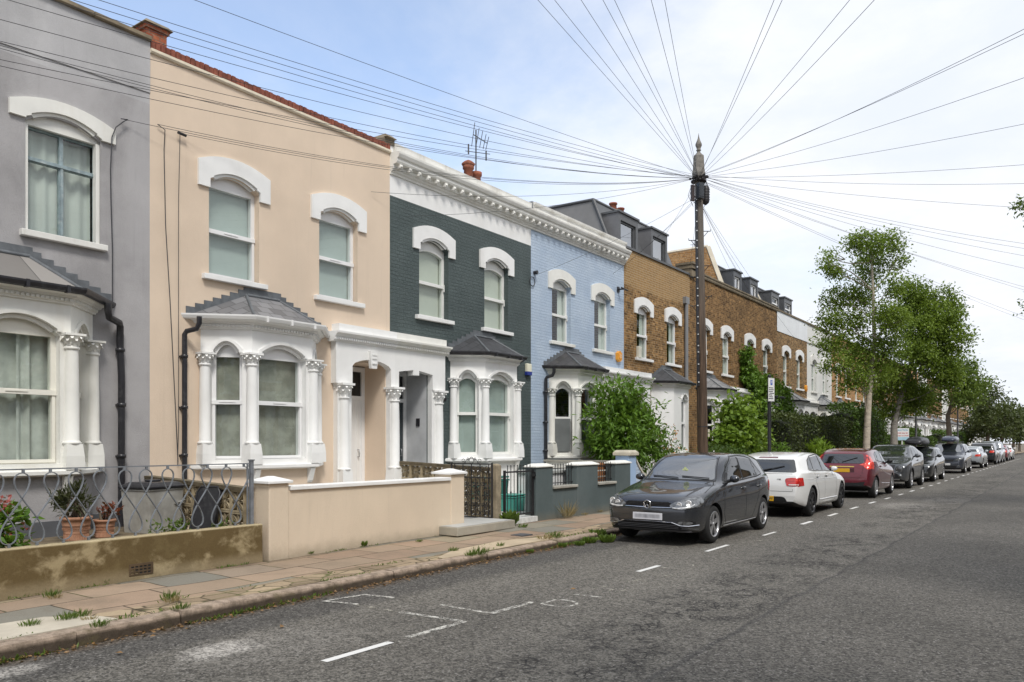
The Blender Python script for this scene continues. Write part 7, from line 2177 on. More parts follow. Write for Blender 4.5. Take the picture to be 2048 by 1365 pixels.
# ---- generic car for the far end of the row
def simple_car(label, Y, face, p, front, kind='hatch', L=4.4, H=1.46, Wd=1.78, rim=alloy, wr=.32, roofbox=None, glassm=None, group='cars parked along the kerb'):
    k = H / 1.46
    if kind == 'estate':
        top = [(0, .5), (.05, .64), (.15, .74), (.5, .85), (1.1, .94), (1.35, .99), (1.75, 1.24 * k), (2.1, 1.40 * k), (2.6, H), (3.4, H * .99), (L - .55, H * .965), (L - .3, H * .92), (L - .14, 1.08), (L - .05, .9), (L - .02, .75), (L, .55)]
    elif kind == 'suv':
        top = [(0, .6), (.05, .80), (.15, .92), (.5, 1.0), (1.0, 1.06), (1.2, 1.1), (1.6, 1.4 * k), (1.95, H * .985), (2.4, H), (3.2, H * .99), (L - .5, H * .95), (L - .28, H * .88), (L - .12, 1.1), (L - .04, .95), (L - .02, .8), (L, .6)]
    else:
        top = [(0, .5), (.05, .64), (.15, .74), (.5, .85), (1.0, .94), (1.2, .99), (1.6, 1.25 * k), (1.95, 1.42 * k), (2.4, H), (3.1, H * .985), (L - .6, H * .92), (L - .42, H * .86), (L - .2, 1.0), (L - .06, .9), (L - .02, .75), (L, .55)]
    bz = .98 if kind != 'suv' else 1.06
    S = dict(L=L, W=Wd, wr=wr, fax=.84, rax=L - .9, paint=p, rim=rim, spokes=5, wstyle='twin', top=top, belt=[(0, bz - .3), (.9, bz - .12), (1.5, bz - .05), (L - .7, bz + .02), (L, bz - .02)], bottom=[(0, .25), (.3, .2), (L - .8, .2), (L - .3, .28), (L, .36)], plan=[(0, .72), (.06, .83), (.2, .92), (.5, .97), (1.0, .99), (1.6, 1.0), (L - 1, 1.0), (L - .5, .975), (L - .2, .93), (L - .06, .87), (L, .82)], tumble=.76)
    ax = .84 if face < 0 else (L - (L - .9))
    c = Car(S, label, (CX, Y - ax + L / 2, 0), face, group)
    gm_ = glassm or car_glass
    zr = interp(top, 2.4)
    w0 = bz + .06
    if front:
        ws = 1.02 if kind != 'suv' else 1.12
        c.patch('windscreen', [(-.65, ws), (.65, ws), (.54, zr - .14), (.48, zr - .06), (-.48, zr - .06), (-.54, zr - .14)], 'F', car_screen, off=.006, rnd=.05)
        for sd in (1, -1):
            c.patch('headlight', [(sd * .44, .63 * k), (sd * .50, .70 * k), (sd * .78, .76 * k), (sd * .79, .68 * k), (sd * .62, .61 * k)], 'F', lens, off=.010, rnd=.03)
            c.patch('fog_light', [(sd * .56, .36), (sd * .7, .36), (sd * .7, .43), (sd * .56, .43)], 'F', lens, off=.006, rnd=.03)
        c.patch('grille', [(-.38, .57 * k), (.38, .57 * k), (.42, .67 * k), (-.42, .67 * k)], 'F', blk_trim, off=.008, rnd=.03)
        c.patch('lower_grille', [(-.55, .28), (.55, .28), (.5, .40), (-.5, .40)], 'F', blk_trim, off=.006, rnd=.03)
        c.plate('F', .48, .5, .11, plate_w2)
    else:
        c.patch('rear_window', [(-.60, bz + .07), (.60, bz + .07), (.54, zr - .22), (-.54, zr - .22)], 'B', gm_, off=.006, rnd=.05)
        for sd, v in ((1, 'L'), (-1, 'R')):
            c.patch('rear_light', [(sd * .48, .77 * k), (sd * .79, .77 * k), (sd * .79, .92 * k), (sd * .52, .90 * k)], 'B', red_l2, off=.010, rnd=.03)
        c.plate('B', .66, .5, .11, plate_y)
        c.patch('rear_diffuser', [(-.6, .36), (.6, .36), (.55, .46), (-.55, .46)], 'B', blk_trim, off=.006, rnd=.03)
    e = L - (.95 if kind == 'estate' else 1.25)
    c.side_glass([[(1.75, w0), (2.45, w0 + .01), (2.45, zr - .10), (2.15, zr - .11)], [(2.51, w0 + .01), (e - .1, w0 + .03), (e - .2, zr - .14), (2.51, zr - .10)]] + ([[(e - .04, w0 + .03), (L - .5, w0 + .06), (L - .62, zr - .2), (e - .14, zr - .14)]] if kind == 'estate' else []))
    c.mirror_pod(1.66, w0 - .0, p)
    c.seam([([(1.48, .94), (1.42, .5), (1.5, .26)], 'LR'), ([(2.48, .96), (2.48, .27)], 'LR'), ([(3.3, .96), (3.2, .6), (3.05, .27)], 'LR')])
    if roofbox:
        zz = zr
        m_, ln, hh_, lab = roofbox
        rb = empty('roof_box', (CX, Y - ax + L / 2, zz + .075), R(90) if face < 0 else R(-90), lab, 'roof box', 'roof boxes on parked cars')
        g = MB(); n = 20; vs = []
        secs = [(-ln / 2, .05), (-ln / 2 + .06, .45), (-ln / 2 + .25, .72), (-ln / 2 + .6, .93), (0.1, 1.0), (ln / 2 - .3, .95), (ln / 2 - .05, .8), (ln / 2, .6)]
        for (x, s_) in secs:
            for j in range(n):
                q = 2 * PI * j / n
                cy, cz = math.cos(q), math.sin(q)
                vs.append((x - .1, .39 * math.copysign(abs(cy) ** .6, cy) * (0.6 + .4 * s_), .10 + (hh_ - .10) * s_ * math.copysign(abs(cz) ** .7, cz) if cz > 0 else .10 - .09 * abs(cz) ** .6))
        g.add(vs, [(a * n + b, a * n + (b + 1) % n, (a + 1) * n + (b + 1) % n, (a + 1) * n + b) for a in range(len(secs) - 1) for b in range(n)] + [tuple(range(n))[::-1], tuple(range((len(secs) - 1) * n, len(secs) * n))], 0, True)
        g.build('shell', m_, rb)
        g = MB()
        for x in (-.45, .45): g.box(x - .03, x + .03, -.6, .6, -.03, .0)
        g.build('roof_bars', alu if m_ is not blk_pl else blk_trim, rb)
        g = MB(); g.tube([(-ln / 2 - .08, 0, .10)] + [(x - .1, .395 * (0.6 + .4 * s_), .10) for x, s_ in secs[1:]] + [(x - .1, -.395 * (0.6 + .4 * s_), .10) for x, s_ in secs[:0:-1]] + [(-ln / 2 - .08, 0, .10)], .012, 5); g.build('seam', blk_trim, rb)
    return c
black_p = paint('black_car_paint', (0.012, 0.013, 0.015), 0.2, 0.3)
navy_p = paint('blue_grey_metallic_paint', (0.055, 0.062, 0.080), 0.5, 0.3)
silver_p = paint('pale_silver_paint', (0.42, 0.45, 0.47), 0.45, 0.3)
red_p = paint('dark_red_paint', (0.16, 0.012, 0.018), 0.3, 0.3)
simple_car('black estate car facing us with a black roof box', 37.05, -1, black_p, True, 'estate', 4.35, 1.47, roofbox=(blk_pl, 2.0, .36, 'glossy black roof box on the black estate car'))
simple_car('blue-grey people carrier facing us with a navy roof box', 48.2, -1, navy_p, True, 'suv', 4.35, 1.60, 1.80, roofbox=(mat('navy_gloss_plastic', (.05, .06, .09), .2), 1.9, .34, 'blue-grey roof box on the people carrier'))
simple_car('pale silver estate car seen from behind', 58.1, 1, silver_p, False, 'estate', 4.6, 1.43, 1.81)
simple_car('black sport utility car seen from behind beyond the silver estate', 68.4, 1, black_p, False, 'suv', 4.5, 1.66, 1.86, wr=.35)
simple_car('silver van-like car facing us near the far end of the row', 74.5, -1, silver_p, True, 'suv', 4.4, 1.75, 1.80)
simple_car('dark red car near the far end of the row', 81.5, 1, red_p, False, 'hatch', 4.1, 1.46)
simple_car('white car at the far end of the parked row', 87.5, 1, white_paint, False, 'hatch', 4.2, 1.44)
# ------------------------------------------------------------------ plants
RT = Vector((math.cos(cam.rotation_euler.z), math.sin(cam.rotation_euler.z), 0))
FW = Vector((-RT.y, RT.x, 0))
rp = random.Random(21)
def leaf(vs, fs, cols, p, d, size, wid=.45, fold=.25, tint=None):
    """folded four-point leaf at p, pointing along d"""
    d = d.normalized()
    s = d.cross(Vector((rp.gauss(0, .5), rp.gauss(0, .5), 1)))
    if s.length < 1e-4: s = Vector((1, 0, 0))
    s.normalize()
    n = s.cross(d)
    b = len(vs)
    m = p + d * size * .5
    w = size * wid * .5
    vs += [p, m + s * w + n * w * fold * 2, p + d * size, m - s * w + n * w * fold * 2]
    fs += [(b, b + 1, b + 2), (b, b + 2, b + 3)]
    t = rp.random() if tint is None else tint
    cols += [t, min(1, t + .05)]
def rnd_dir():
    while True:
        v = Vector((rp.uniform(-1, 1), rp.uniform(-1, 1), rp.uniform(-1, 1)))
        if .05 < v.length < 1: return v.normalized()
def clump(vs, fs, cols, c, r, n, size, wid=.5, droop=.3, twigs=None, sig=.17, hollow=.35, tint=None):
    """leaves gathered round twig ends through an ellipsoid"""
    twigs = twigs or max(6, n // 22)
    per = max(1, n // twigs)
    for _ in range(twigs):
        u = rnd_dir()
        k = (hollow + (1 - hollow) * rp.random() ** .6)
        tc = Vector((c[0] + u.x * r[0] * k, c[1] + u.y * r[1] * k, c[2] + u.z * r[2] * k))
        tt = rp.random()
        for _ in range(per):
            q = tc + Vector((rp.gauss(0, sig), rp.gauss(0, sig), rp.gauss(0, sig * .8)))
            d = rnd_dir() + u * .6 + Vector((0, 0, -droop))
            leaf(vs, fs, cols, q, d, size * rp.uniform(.7, 1.25), wid, tint=min(1, max(0, .55 * tt + .45 * rp.random())) if tint is None else tint)
def foliage(name, m, parent, spec, **k):
    vs, fs, cols = [], [], []
    for (c, r, n) in spec: clump(vs, fs, cols, c, r, n, **k)
    g = MB(); g.v = [tuple(v) for v in vs]; g.f = fs; g.m = [0] * len(fs); g.s = [False] * len(fs)
    return g.build(name, m, parent, recalc=False, colors=cols, uv=False)
def limb(g, a, b, r0, r1, bend=.12, n=6, k=6):
    a, b = Vector(a), Vector(b)
    L = (b - a).length
    off = rnd_dir() * L * bend
    pts = [a.lerp(b, t) + off * math.sin(PI * t) for t in [i / n for i in range(n + 1)]]
    g.tube(pts, [r0 + (r1 - r0) * i / n for i in range(n + 1)], k)
    return pts

birch_leaf = leaf_mat('birch_leaf', (0.045, 0.095, 0.012), (0.25, 0.34, 0.05), .36, .8)
plane_leaf = leaf_mat('street_tree_leaf', (0.036, 0.076, 0.014), (0.18, 0.25, 0.045), .32, .7)
olive_leaf = leaf_mat('far_tree_leaf', (0.028, 0.045, 0.014), (0.085, 0.105, 0.030), .2, .4)
shrub_leaf = leaf_mat('shrub_leaf', (0.022, 0.068, 0.009), (0.17, 0.31, 0.036), .32, 1.5)
vine_leaf = leaf_mat('vine_leaf', (0.045, 0.105, 0.012), (0.24, 0.36, 0.045), .36, 1.5)
ivy_leaf = leaf_mat('climber_leaf', (0.030, 0.085, 0.010), (0.17, 0.30, 0.035), .25, 1.2)
hedge_leaf = leaf_mat('hedge_leaf', (0.020, 0.036, 0.010), (0.090, 0.115, 0.030), .15, .9)
hedge_leaf2 = leaf_mat('green_hedge_leaf', (0.020, 0.052, 0.009), (0.105, 0.18, 0.030), .2, .9)
lime_leaf = leaf_mat('laurel_leaf', (0.08, 0.16, 0.012), (0.26, 0.38, 0.04), .3, 2)
dark_leaf = leaf_mat('dark_pot_leaf', (0.016, 0.022, 0.010), (0.065, 0.070, 0.030), .15, 6)
red_leaf = leaf_mat('reddish_leaf', (0.055, 0.018, 0.010), (0.22, 0.055, 0.030), .2, 6)
weed_leaf = leaf_mat('weed_leaf', (0.035, 0.075, 0.012), (0.16, 0.23, 0.045), .3, 5)
dry_leaf = leaf_mat('dry_grass', (0.17, 0.12, 0.05), (0.38, 0.30, 0.15), .25, 5)
brown_leaf = leaf_mat('dead_leaf', (0.085, 0.042, 0.016), (0.26, 0.15, 0.06), .1, 8)
flower_r = leaf_mat('dark_red_blossom', (0.13, 0.02, 0.02), (0.36, 0.09, 0.08), .2, 5)
flower_o = leaf_mat('apricot_blossom', (0.50, 0.20, 0.08), (0.75, 0.45, 0.25), .2, 5)
def bark_mat(name, base, dark, scars=True):
    m, nt, b, out = nodes_of(name)
    N = NT(nt); co = N.coord('Object')
    f = N.noise(N.map(co, (3, 3, 9)), 1.2, 6, .65)
    c = N.mix(N.smooth(f, .35, .7), base, sc(base, .72))
    s = N.noise(N.map(co, (2.5, 2.5, 11)), 1.5, 4, .7)
    c = N.mix(N.smooth(s, .60, .67), c, dark)
    N.set(b.inputs['Base Color'], c); b.inputs['Roughness'].default_value = .85
    N.set(b.inputs['Normal'], N.bump(f, .6, .02))
    return m
birch_bark = bark_mat('birch_bark', (0.52, 0.45, 0.36), (0.06, 0.045, 0.035))
pale_bark = bark_mat('pale_bark', (0.34, 0.31, 0.27), (0.08, 0.065, 0.05))
brown_bark = bark_mat('brown_bark', (0.17, 0.135, 0.10), (0.05, 0.04, 0.03))
twig_m = mat('twig_bark', (0.10, 0.075, 0.05), .9, var=.2)

def tree(name, base, label, scale, px0, clumps, bark, lm, trunk, leaves=1.0, size=.11, depth=.9, group=None, thick=.15, cat='tree', sig=.17):
    """clumps: (dx, z, rx, rz) across the street view and up, metres; trunk: list of (dx, z) with the stem's course"""
    root = empty(name, base, 0, label, cat, group)
    g = MB()
    tp = [Vector((RT.x * dx, RT.y * dx, z)) for dx, z in trunk]
    g.tube(tp, [thick * (1 - .80 * i / (len(tp) - 1)) + .012 for i in range(len(tp))], 12)
    g.frustum(0, 0, -.05, .25, thick * 1.35, thick * 1.35, thick * .9, thick * .9)
    spec = []
    for (dx, z, rx, rz) in clumps:
        dy = rp.uniform(-depth, depth)
        c = Vector((RT.x * dx + FW.x * dy, RT.y * dx + FW.y * dy, z))
        spec.append((c, (rx, rx, rz), int(leaves * 800 * rx * (rx + rz) / 2)))
        # limb from the stem
        st = [p for p in tp if p.z < z - .2 and p.z > 1.9] or [tp[-2]]
        a = min(st, key=lambda p: abs((c - p).length - 1.4))
        limb(g, a, c, thick * .22, .010, .10)
        for _ in range(3):
            e = c + Vector((rp.uniform(-rx, rx), rp.uniform(-rx, rx), rp.uniform(-rz, rz))) * .75
            limb(g, c.lerp(a, .35), e, .022, .006, .1, 4, 4)
    g.build('trunk', bark, root)
    foliage('crown', lm, root, spec, size=size, wid=.62, droop=.35, sig=sig, hollow=.25)
    return root
k1 = .02064
def cl(px0, k, z0, lst, yh=885):
    return [((x - px0) * k, (yh - y) * k + 1.65 - z0, rx * k, ry * k) for x, y, rx, ry in lst]
b1 = (-7.0, 34.8, PZ)
tree('birch_tree', b1, 'tall birch with a pale scarred trunk and a ragged crown', 1, 1732, cl(1732, k1, PZ, [(1722, 497, 32, 34), (1765, 490, 30, 26), (1787, 520, 18, 34), (1750, 530, 32, 34), (1700, 490, 18, 20), (1648, 532, 17, 22), (1672, 548, 16, 16), (1668, 512, 12, 14), (1690, 592, 30, 24), (1735, 585, 34, 26), (1765, 580, 22, 30), (1668, 640, 27, 26), (1710, 640, 34, 28), (1755, 640, 36, 30), (1652, 688, 20, 24), (1690, 690, 30, 26), (1735, 700, 40, 34), (1780, 690, 34, 34), (1662, 728, 18, 20), (1700, 740, 30, 26), (1757, 745, 36, 30), (1712, 768, 20, 15), (1645, 735, 12, 12), (1790, 640, 28, 26), (1680, 770, 14, 14)]), birch_bark, birch_leaf, [(0, -.1), (0.0, 1.2), (.05, 2.5), (.12, 3.6), (.2, 4.6), (.34, 5.6), (.30, 6.6), (.28, 7.8), (.22, 9.0)], leaves=3.9, size=.115, thick=.145)
k2 = .02377
tree('birch_tree', (-7.0, 40.8, PZ), 'second birch with a forked grey trunk behind the tallest one', 1, 1786, cl(1786, k2, PZ, [(1812, 588, 28, 24), (1850, 598, 26, 22), (1880, 598, 20, 24), (1900, 620, 16, 18), (1830, 620, 36, 28), (1868, 640, 36, 28), (1900, 655, 16, 16), (1820, 665, 38, 30), (1880, 690, 30, 28), (1850, 700, 40, 30), (1895, 700, 14, 20), (1808, 720, 38, 30), (1860, 745, 36, 28), (1800, 770, 34, 26), (1840, 790, 34, 22), (1770, 790, 22, 20), (1790, 820, 24, 14), (1880, 760, 20, 24), (1765, 745, 22, 22), (1835, 815, 22, 12)]), pale_bark, birch_leaf, [(0, -.1), (.02, 1.3), (.02, 2.4), (.25, 3.4), (.6, 4.4), (.9, 5.6), (1.2, 6.8), (1.3, 8.2)], leaves=4.2, size=.135, thick=.18, depth=1.3)
k3 = .0347
tree('street_tree', (-7.0, 61.8, PZ), 'several-stemmed street tree with a flat spreading crown', 1, 1900, cl(1900, k3, PZ, [(1915, 735, 24, 18), (1940, 745, 16, 14), (1955, 765, 10, 10), (1895, 760, 24, 18), (1930, 772, 26, 16), (1872, 785, 20, 18), (1905, 795, 28, 16), (1940, 795, 16, 14), (1955, 780, 9, 8), (1870, 815, 16, 12), (1925, 730, 14, 9)]), brown_bark, plane_leaf, [(0, -.1), (.0, 1.2), (-.1, 2.2), (-.2, 3.4), (.2, 4.6), (.4, 5.6)], leaves=1.9, size=.20, thick=.24, depth=1.5, sig=.3)
k4 = .0492
tree('street_tree', (-7.0, 90.0, PZ), 'olive-green street tree seen far along the street', 1, 1975, cl(1975, k4, PZ, [(1972, 790, 16, 14), (1955, 815, 20, 18), (1990, 812, 18, 18), (2005, 835, 14, 14), (1940, 842, 20, 16), (1972, 840, 28, 18), (1995, 858, 24, 14), (1950, 868, 22, 12), (1975, 772, 8, 8)]), brown_bark, olive_leaf, [(0, -.1), (0, 1.5), (.1, 3), (.2, 4.5), (.1, 6)], leaves=.85, size=.29, thick=.22, depth=2, group='far street trees', sig=.4)
for i, (X, Y, h, w, lab) in enumerate(((-7, 108, 6.0, 3.4, 'far street tree with a broad low crown beyond the olive one'), (-7, 130, 6.5, 4.0, 'far street tree half hidden behind others'), (-7.5, 155, 7.0, 4.6, 'distant rounded tree closing the view'), (-7, 185, 7.5, 5.0, 'distant dark tree by the end of the terrace'), (-8, 225, 8.5, 6, 'most distant tree at the end of the street'), (-2, 300, 8, 9, 'low wide tree on the skyline'), (-16, 280, 9, 8, 'tall distant tree above the parked cars'))):
    tree('street_tree', (X, Y, PZ), lab, 1, 0, [(rp.uniform(-.5, .5) * w, h * rp.uniform(.45, .95), w * .32, h * .14) for _ in range(14)], brown_bark, olive_leaf, [(0, -.1), (0, 1.6), (.1, 3), (0, h * .7)], leaves=.2, size=.45, thick=.2, depth=w * .3, group='far street trees', sig=.6)
# tree on the other side of the road whose twigs reach into the view
def at_px(px, py, d):
    xc = (px - 1024) / 1565 * d
    return Vector((RT.x * xc + FW.x * d, RT.y * xc + FW.y * d, 1.65 + (885 - py) / 1565 * d))
ot = empty('street_tree', (3.4, 25.2, PZ), 0, 'leafy twigs of a tree standing across the road', 'tree')
g = MB(); B_ = Vector((3.4, 25.2, PZ))
tp = [Vector((0, 0, -.1)), Vector((0, 0, 2)), Vector((-.1, 0, 4)), Vector((-.2, 0, 6)), Vector((-.3, .1, 8.5))]
g.tube(tp, [.2, .17, .14, .1, .04], 12)
spec = []
for (px, py, d, r) in ((2046, 402, 19.5, .19), (2036, 416, 19.5, .12), (2058, 395, 19.5, .3), (2056, 612, 19.5, .13), (2075, 605, 19.5, .35), (2100, 420, 19, .6), (2120, 560, 18.5, .7), (2180, 350, 18.5, .9), (2250, 450, 18, 1.0), (2260, 580, 18, .9), (2340, 380, 18, 1.1), (2400, 500, 18, 1.1), (2450, 300, 18.5, 1.1), (2520, 420, 18, 1.1), (2480, 560, 18.5, 1.0)):
    c = at_px(px, py, d) - B_
    spec.append((c, (r, r, r * .8), int(700 * r * r + 30)))
    limb(g, tp[2] if py > 500 else tp[3], c, .04, .006, .06)
g.build('trunk', brown_bark, ot)
foliage('crown', plane_leaf, ot, spec, size=.10, wid=.6, droop=.4, sig=.10, hollow=.1, twigs=None)

# ---- shrubs, hedges, climbers
def shrub(name, base, label, spec, lm, size, wid=.42, stems=5, cat='shrub', sig=.12, droop=.2, hollow=.3, group=None, core=None, twigs=None):
    root = empty(name, base, 0, label, cat, group)
    g = MB()
    for i in range(stems):
        c, r, n = spec[i % len(spec)]
        limb(g, (rp.uniform(-.15, .15), rp.uniform(-.15, .15), 0), Vector(c) + Vector((rp.uniform(-1, 1) * r[0] * .4, rp.uniform(-1, 1) * r[1] * .4, r[2] * .3)), .028, .008, .12, 5, 5)
    g.build('stem', twig_m, root)
    foliage('foliage', lm, root, spec, size=size, wid=wid, sig=sig, droop=droop, hollow=hollow, twigs=twigs)
    return root
bs_ = shrub('garden_shrub', (-9.85, 18.75, .15), 'big bushy dark green shrub in front of the blue house', [((0, 0, 1.75), (.95, 1.15, .85), 3600), ((.15, -.75, 1.55), (.6, .6, .65), 1000), ((.2, .8, 1.45), (.6, .65, .7), 1100), ((.0, -.1, 2.6), (.6, .75, .5), 1000), ((.3, -.1, 1.1), (.6, 1.1, .5), 1000), ((.0, .6, 2.25), (.5, .5, .45), 500), ((0, -.85, 2.15), (.4, .45, .4), 320), ((.1, -.55, 2.75), (.3, .3, .35), 160), ((.1, 1.15, 1.95), (.35, .3, .3), 180)] + [((rp.uniform(-.4, .5), 1.35 * math.sin(a_) * rp.uniform(.9, 1.12), 1.85 + 1.25 * math.cos(a_) * rp.uniform(.9, 1.12)), (.14, .14, .2), 34) for a_ in [R(q_) for q_ in range(-115, 116, 19)]], shrub_leaf, .17, .34, 8, sig=.13, droop=.35)
bs_.scale = (1.0, 1.17, 1.0)
rs = shrub('rose_bush', (-9.3, 20.55, .15), 'loose rose bush with apricot flowers beside the wooden pole', [((0, -.1, 1.55), (.35, .4, .55), 330), ((.1, .25, 1.0), (.35, .4, .4), 260), ((0, -.5, 1.1), (.3, .3, .4), 160)], ivy_leaf, .09, .55, 6, sig=.11)
foliage('blossom', flower_o, rs, [((0, -.15, 1.6), (.35, .45, .55), 90), ((.1, .1, 1.1), (.35, .4, .4), 30)], size=.07, wid=.9, sig=.03, hollow=.6, twigs=20)
shrub('vine_shrub', (-9.4, 26.2, .15), 'shrub with large round lime-green leaves right of the wooden pole'.replace('right of', 'beyond'), [((0, 0, 1.75), (.7, 1.1, .75), 1500), ((0, -.8, 1.5), (.5, .6, .7), 700), ((.1, .9, 1.5), (.5, .6, .7), 700), ((0, .2, 2.6), (.5, .8, .5), 620), ((.1, .1, .95), (.6, 1.2, .4), 330), ((0, 1.2, 2.3), (.3, .4, .5), 130)], vine_leaf, .185, .85, 6, sig=.2, droop=.5)
root = empty('climbing_plant', (-11.3, 32.0, 0), 0, 'green climber spreading over the brown brick front beside a window', 'climber')
spec = [((.12, .35, 5.2), (.12, .30, .5), 300), ((.14, .7, 4.5), (.15, .5, .45), 420), ((.16, 1.5, 4.1), (.2, .7, .45), 520), ((.2, 2.6, 4.0), (.25, .8, .5), 620), ((.22, 3.8, 3.95), (.25, .8, .45), 560), ((.25, 4.9, 3.7), (.25, .7, .45), 460), ((.22, 1.4, 3.3), (.25, .8, .45), 480), ((.3, 3.0, 3.2), (.3, 1.0, .5), 600), ((.3, 5.4, 3.2), (.25, .5, .5), 300), ((.3, 2.2, 2.6), (.3, .8, .5), 380)]
g = MB()
for c, r, n in spec[:8]: limb(g, (.05, 1.6, .1), c, .03, .008, .08)
g.build('stem', twig_m, root); spec = [(c, (r[0] * 1.2, r[1] * 1.12, r[2] * 1.15), int(n * 1.7)) for c, r, n in spec]; foliage('foliage', ivy_leaf, root, spec, size=.17, wid=.6, sig=.12, droop=.6, hollow=.2)
def hedge(name, base, size3, label, lm, n, lsize, cat='hedge', wob=.12, core=(.015, .02, .008)):
    """clipped hedge: leaves over a closed core, coloured near-black for the shade inside"""
    sx, sy, sz = size3
    root = empty(name, base, 0, label, cat)
    g = MB()
    m_ = int(sy / .35) + 1; rows = []
    vs = []
    for i in range(m_ + 1):
        y = sy * i / m_
        w = 1 + .10 * math.sin(i * 1.7)
        for (x, z) in ((-sx * .42, 0), (-sx * .42 * w, sz * .84), (0, sz * .9 * (.96 + .05 * math.sin(i * 2.3))), (sx * .40 * w, sz * .82), (sx * .40, 0)): vs.append((x, y, z))
    g.add(vs, [(5 * i + j, 5 * i + 5 + j, 5 * i + 6 + j, 5 * i + 1 + j) for i in range(m_) for j in range(4)] + [tuple(range(5)), tuple(range(5 * m_, 5 * m_ + 5))[::-1]])
    g.build('branches', mat(name + '_core', core, .95, var=.4, vscale=12), root)  # opaque filler added behind the leaves; its dark colour paints the inner shade
    vs, fs, cols = [], [], []
    for _ in range(n):
        u = rp.random()
        y = rp.uniform(-.1, sy + .1)
        bump_ = wob * (math.sin(y * 2.1) + math.sin(y * 5.3 + 1)) * .5
        if u < .58: p = Vector((sx * .44 + bump_ * .5 + rp.gauss(0, .06), y, rp.uniform(.0, sz * .95))); nn_ = Vector((1, 0, .2))
        elif u < .86: p = Vector((rp.uniform(-sx * .45, sx * .45), y, sz * .93 + bump_ + rp.gauss(0, .06))); nn_ = Vector((.1, 0, 1))
        elif u < .93: p = Vector((rp.uniform(-sx * .45, sx * .45), rp.gauss(0, .05), rp.uniform(0, sz * .95))); nn_ = Vector((0, -1, .2))
        else: p = Vector((rp.uniform(-sx * .45, sx * .45), sy + rp.gauss(0, .05), rp.uniform(0, sz * .95))); nn_ = Vector((0, 1, .2))
        k = math.sin(y * 1.9 + p.z * 2.7) * .25 + .4
        leaf(vs, fs, cols, p, nn_ * .7 + rnd_dir(), lsize * rp.uniform(.7, 1.3), .6, tint=max(0, min(1, k + rp.uniform(-.35, .35))))
    g = MB(); g.v = [tuple(v) for v in vs]; g.f = fs; g.m = [0] * len(fs); g.s = [False] * len(fs)
    g.build('foliage', lm, root, recalc=False, colors=cols, uv=False)
    return root
hedge('clipped_hedge', (-9.15, 29.7, .1), (1.0, 10.6, 2.7), 'long clipped dark hedge before the white bay windows', hedge_leaf, 9500, .11)
hedge('garden_hedge', (-9.2, 39.6, .1), (1.3, 8.5, 3.35), 'taller bright green hedge behind the birch trunk', hedge_leaf2, 6500, .14, wob=.4)
hedge('low_hedge', (-9.0, 22.6, .1), (.6, 5.4, 1.42), 'low olive-green hedge behind the parked white car', hedge_leaf2, 3600, .08)
shrub('garden_shrub', (-8.75, 28.6, .1), 'small green shrub between the parking sign and the clipped hedge', [((0, 0, 1.2), (.4, .8, .4), 420), ((0, .7, 1.0), (.4, .6, .4), 260)], shrub_leaf, .12, .5, 4)
shrub('laurel_bush', (-8.45, 32.9, .1), 'bright lime-green laurel bush above the parked maroon car', [((0, 0, 1.25), (.3, .75, .35), 300), ((0, -.6, 1.2), (.28, .4, .32), 140), ((0, .65, 1.2), (.28, .4, .32), 140), ((0, 0, .8), (.35, 1.0, .4), 200)], lime_leaf, .20, .36, 5, sig=.10, droop=-.9, cat='bush')
for i in range(6):
    hedge('garden_hedge', (-9.3, 49.5 + i * 7.5, .1), (1.0, 4.6, 1.9 + .6 * (i % 2)), ('green garden hedge beyond the taller hedge', 'tall green garden hedge by the sale board', 'green garden hedge beside the slim lamp post', 'tall green hedge behind the silver estate', 'green garden hedge far along the terrace', 'tall green hedge farthest along the terrace')[i], hedge_leaf2, 1100, .2)
# potted and bed plants in the grey house's garden
shrub('potted_plant', (-10.22, 4.80, .66), 'dark narrow-leaved plant growing in the larger terracotta pot', [((0, 0, .24), (.20, .22, .17), 330), ((0, -.1, .30), (.12, .14, .12), 120)], dark_leaf, .10, .26, 7, cat='potted plant', sig=.05, droop=-.8)
shrub('potted_plant', (-10.24, 5.16, .60), 'small reddish-leaved plant growing in the smaller pot', [((0, 0, .12), (.12, .13, .10), 120)], red_leaf, .07, .4, 4, cat='potted plant', sig=.04, droop=-.5)
fl = shrub('flowering_shrub', (-9.45, 3.62, .41), 'leafy flowering shrub with dark red blossoms behind the hooped railing', [((0, 0, .26), (.28, .30, .25), 260), ((0, -.2, .35), (.25, .3, .25), 200), ((.05, .15, .15), (.25, .25, .15), 120)], shrub_leaf, .17, .34, 5, sig=.07, droop=.1)
foliage('blossom', flower_r, fl, [((.05, 0, .55), (.18, .2, .10), 70), ((.2, .15, .3), (.1, .2, .15), 25)], size=.05, wid=.8, sig=.03, hollow=.3, twigs=10)
for (x, y, s_, lab) in ((-9.2, 5.45, .22, 'leafy green weeds growing at the foot of the grey dustbin'), (-9.1, 6.05, .15, 'small weeds growing under the leaning black lid'), (-9.0, 5.0, .10, 'sprig of weeds beside the smaller flower pot')):
    shrub('garden_weeds', (x, y, .41), lab, [((0, 0, s_ * .45), (s_ * .9, s_ * 1.3, s_ * .5), int(60 + 500 * s_))], weed_leaf, .065, .5, 3, cat='weeds', sig=.05, droop=-.3)

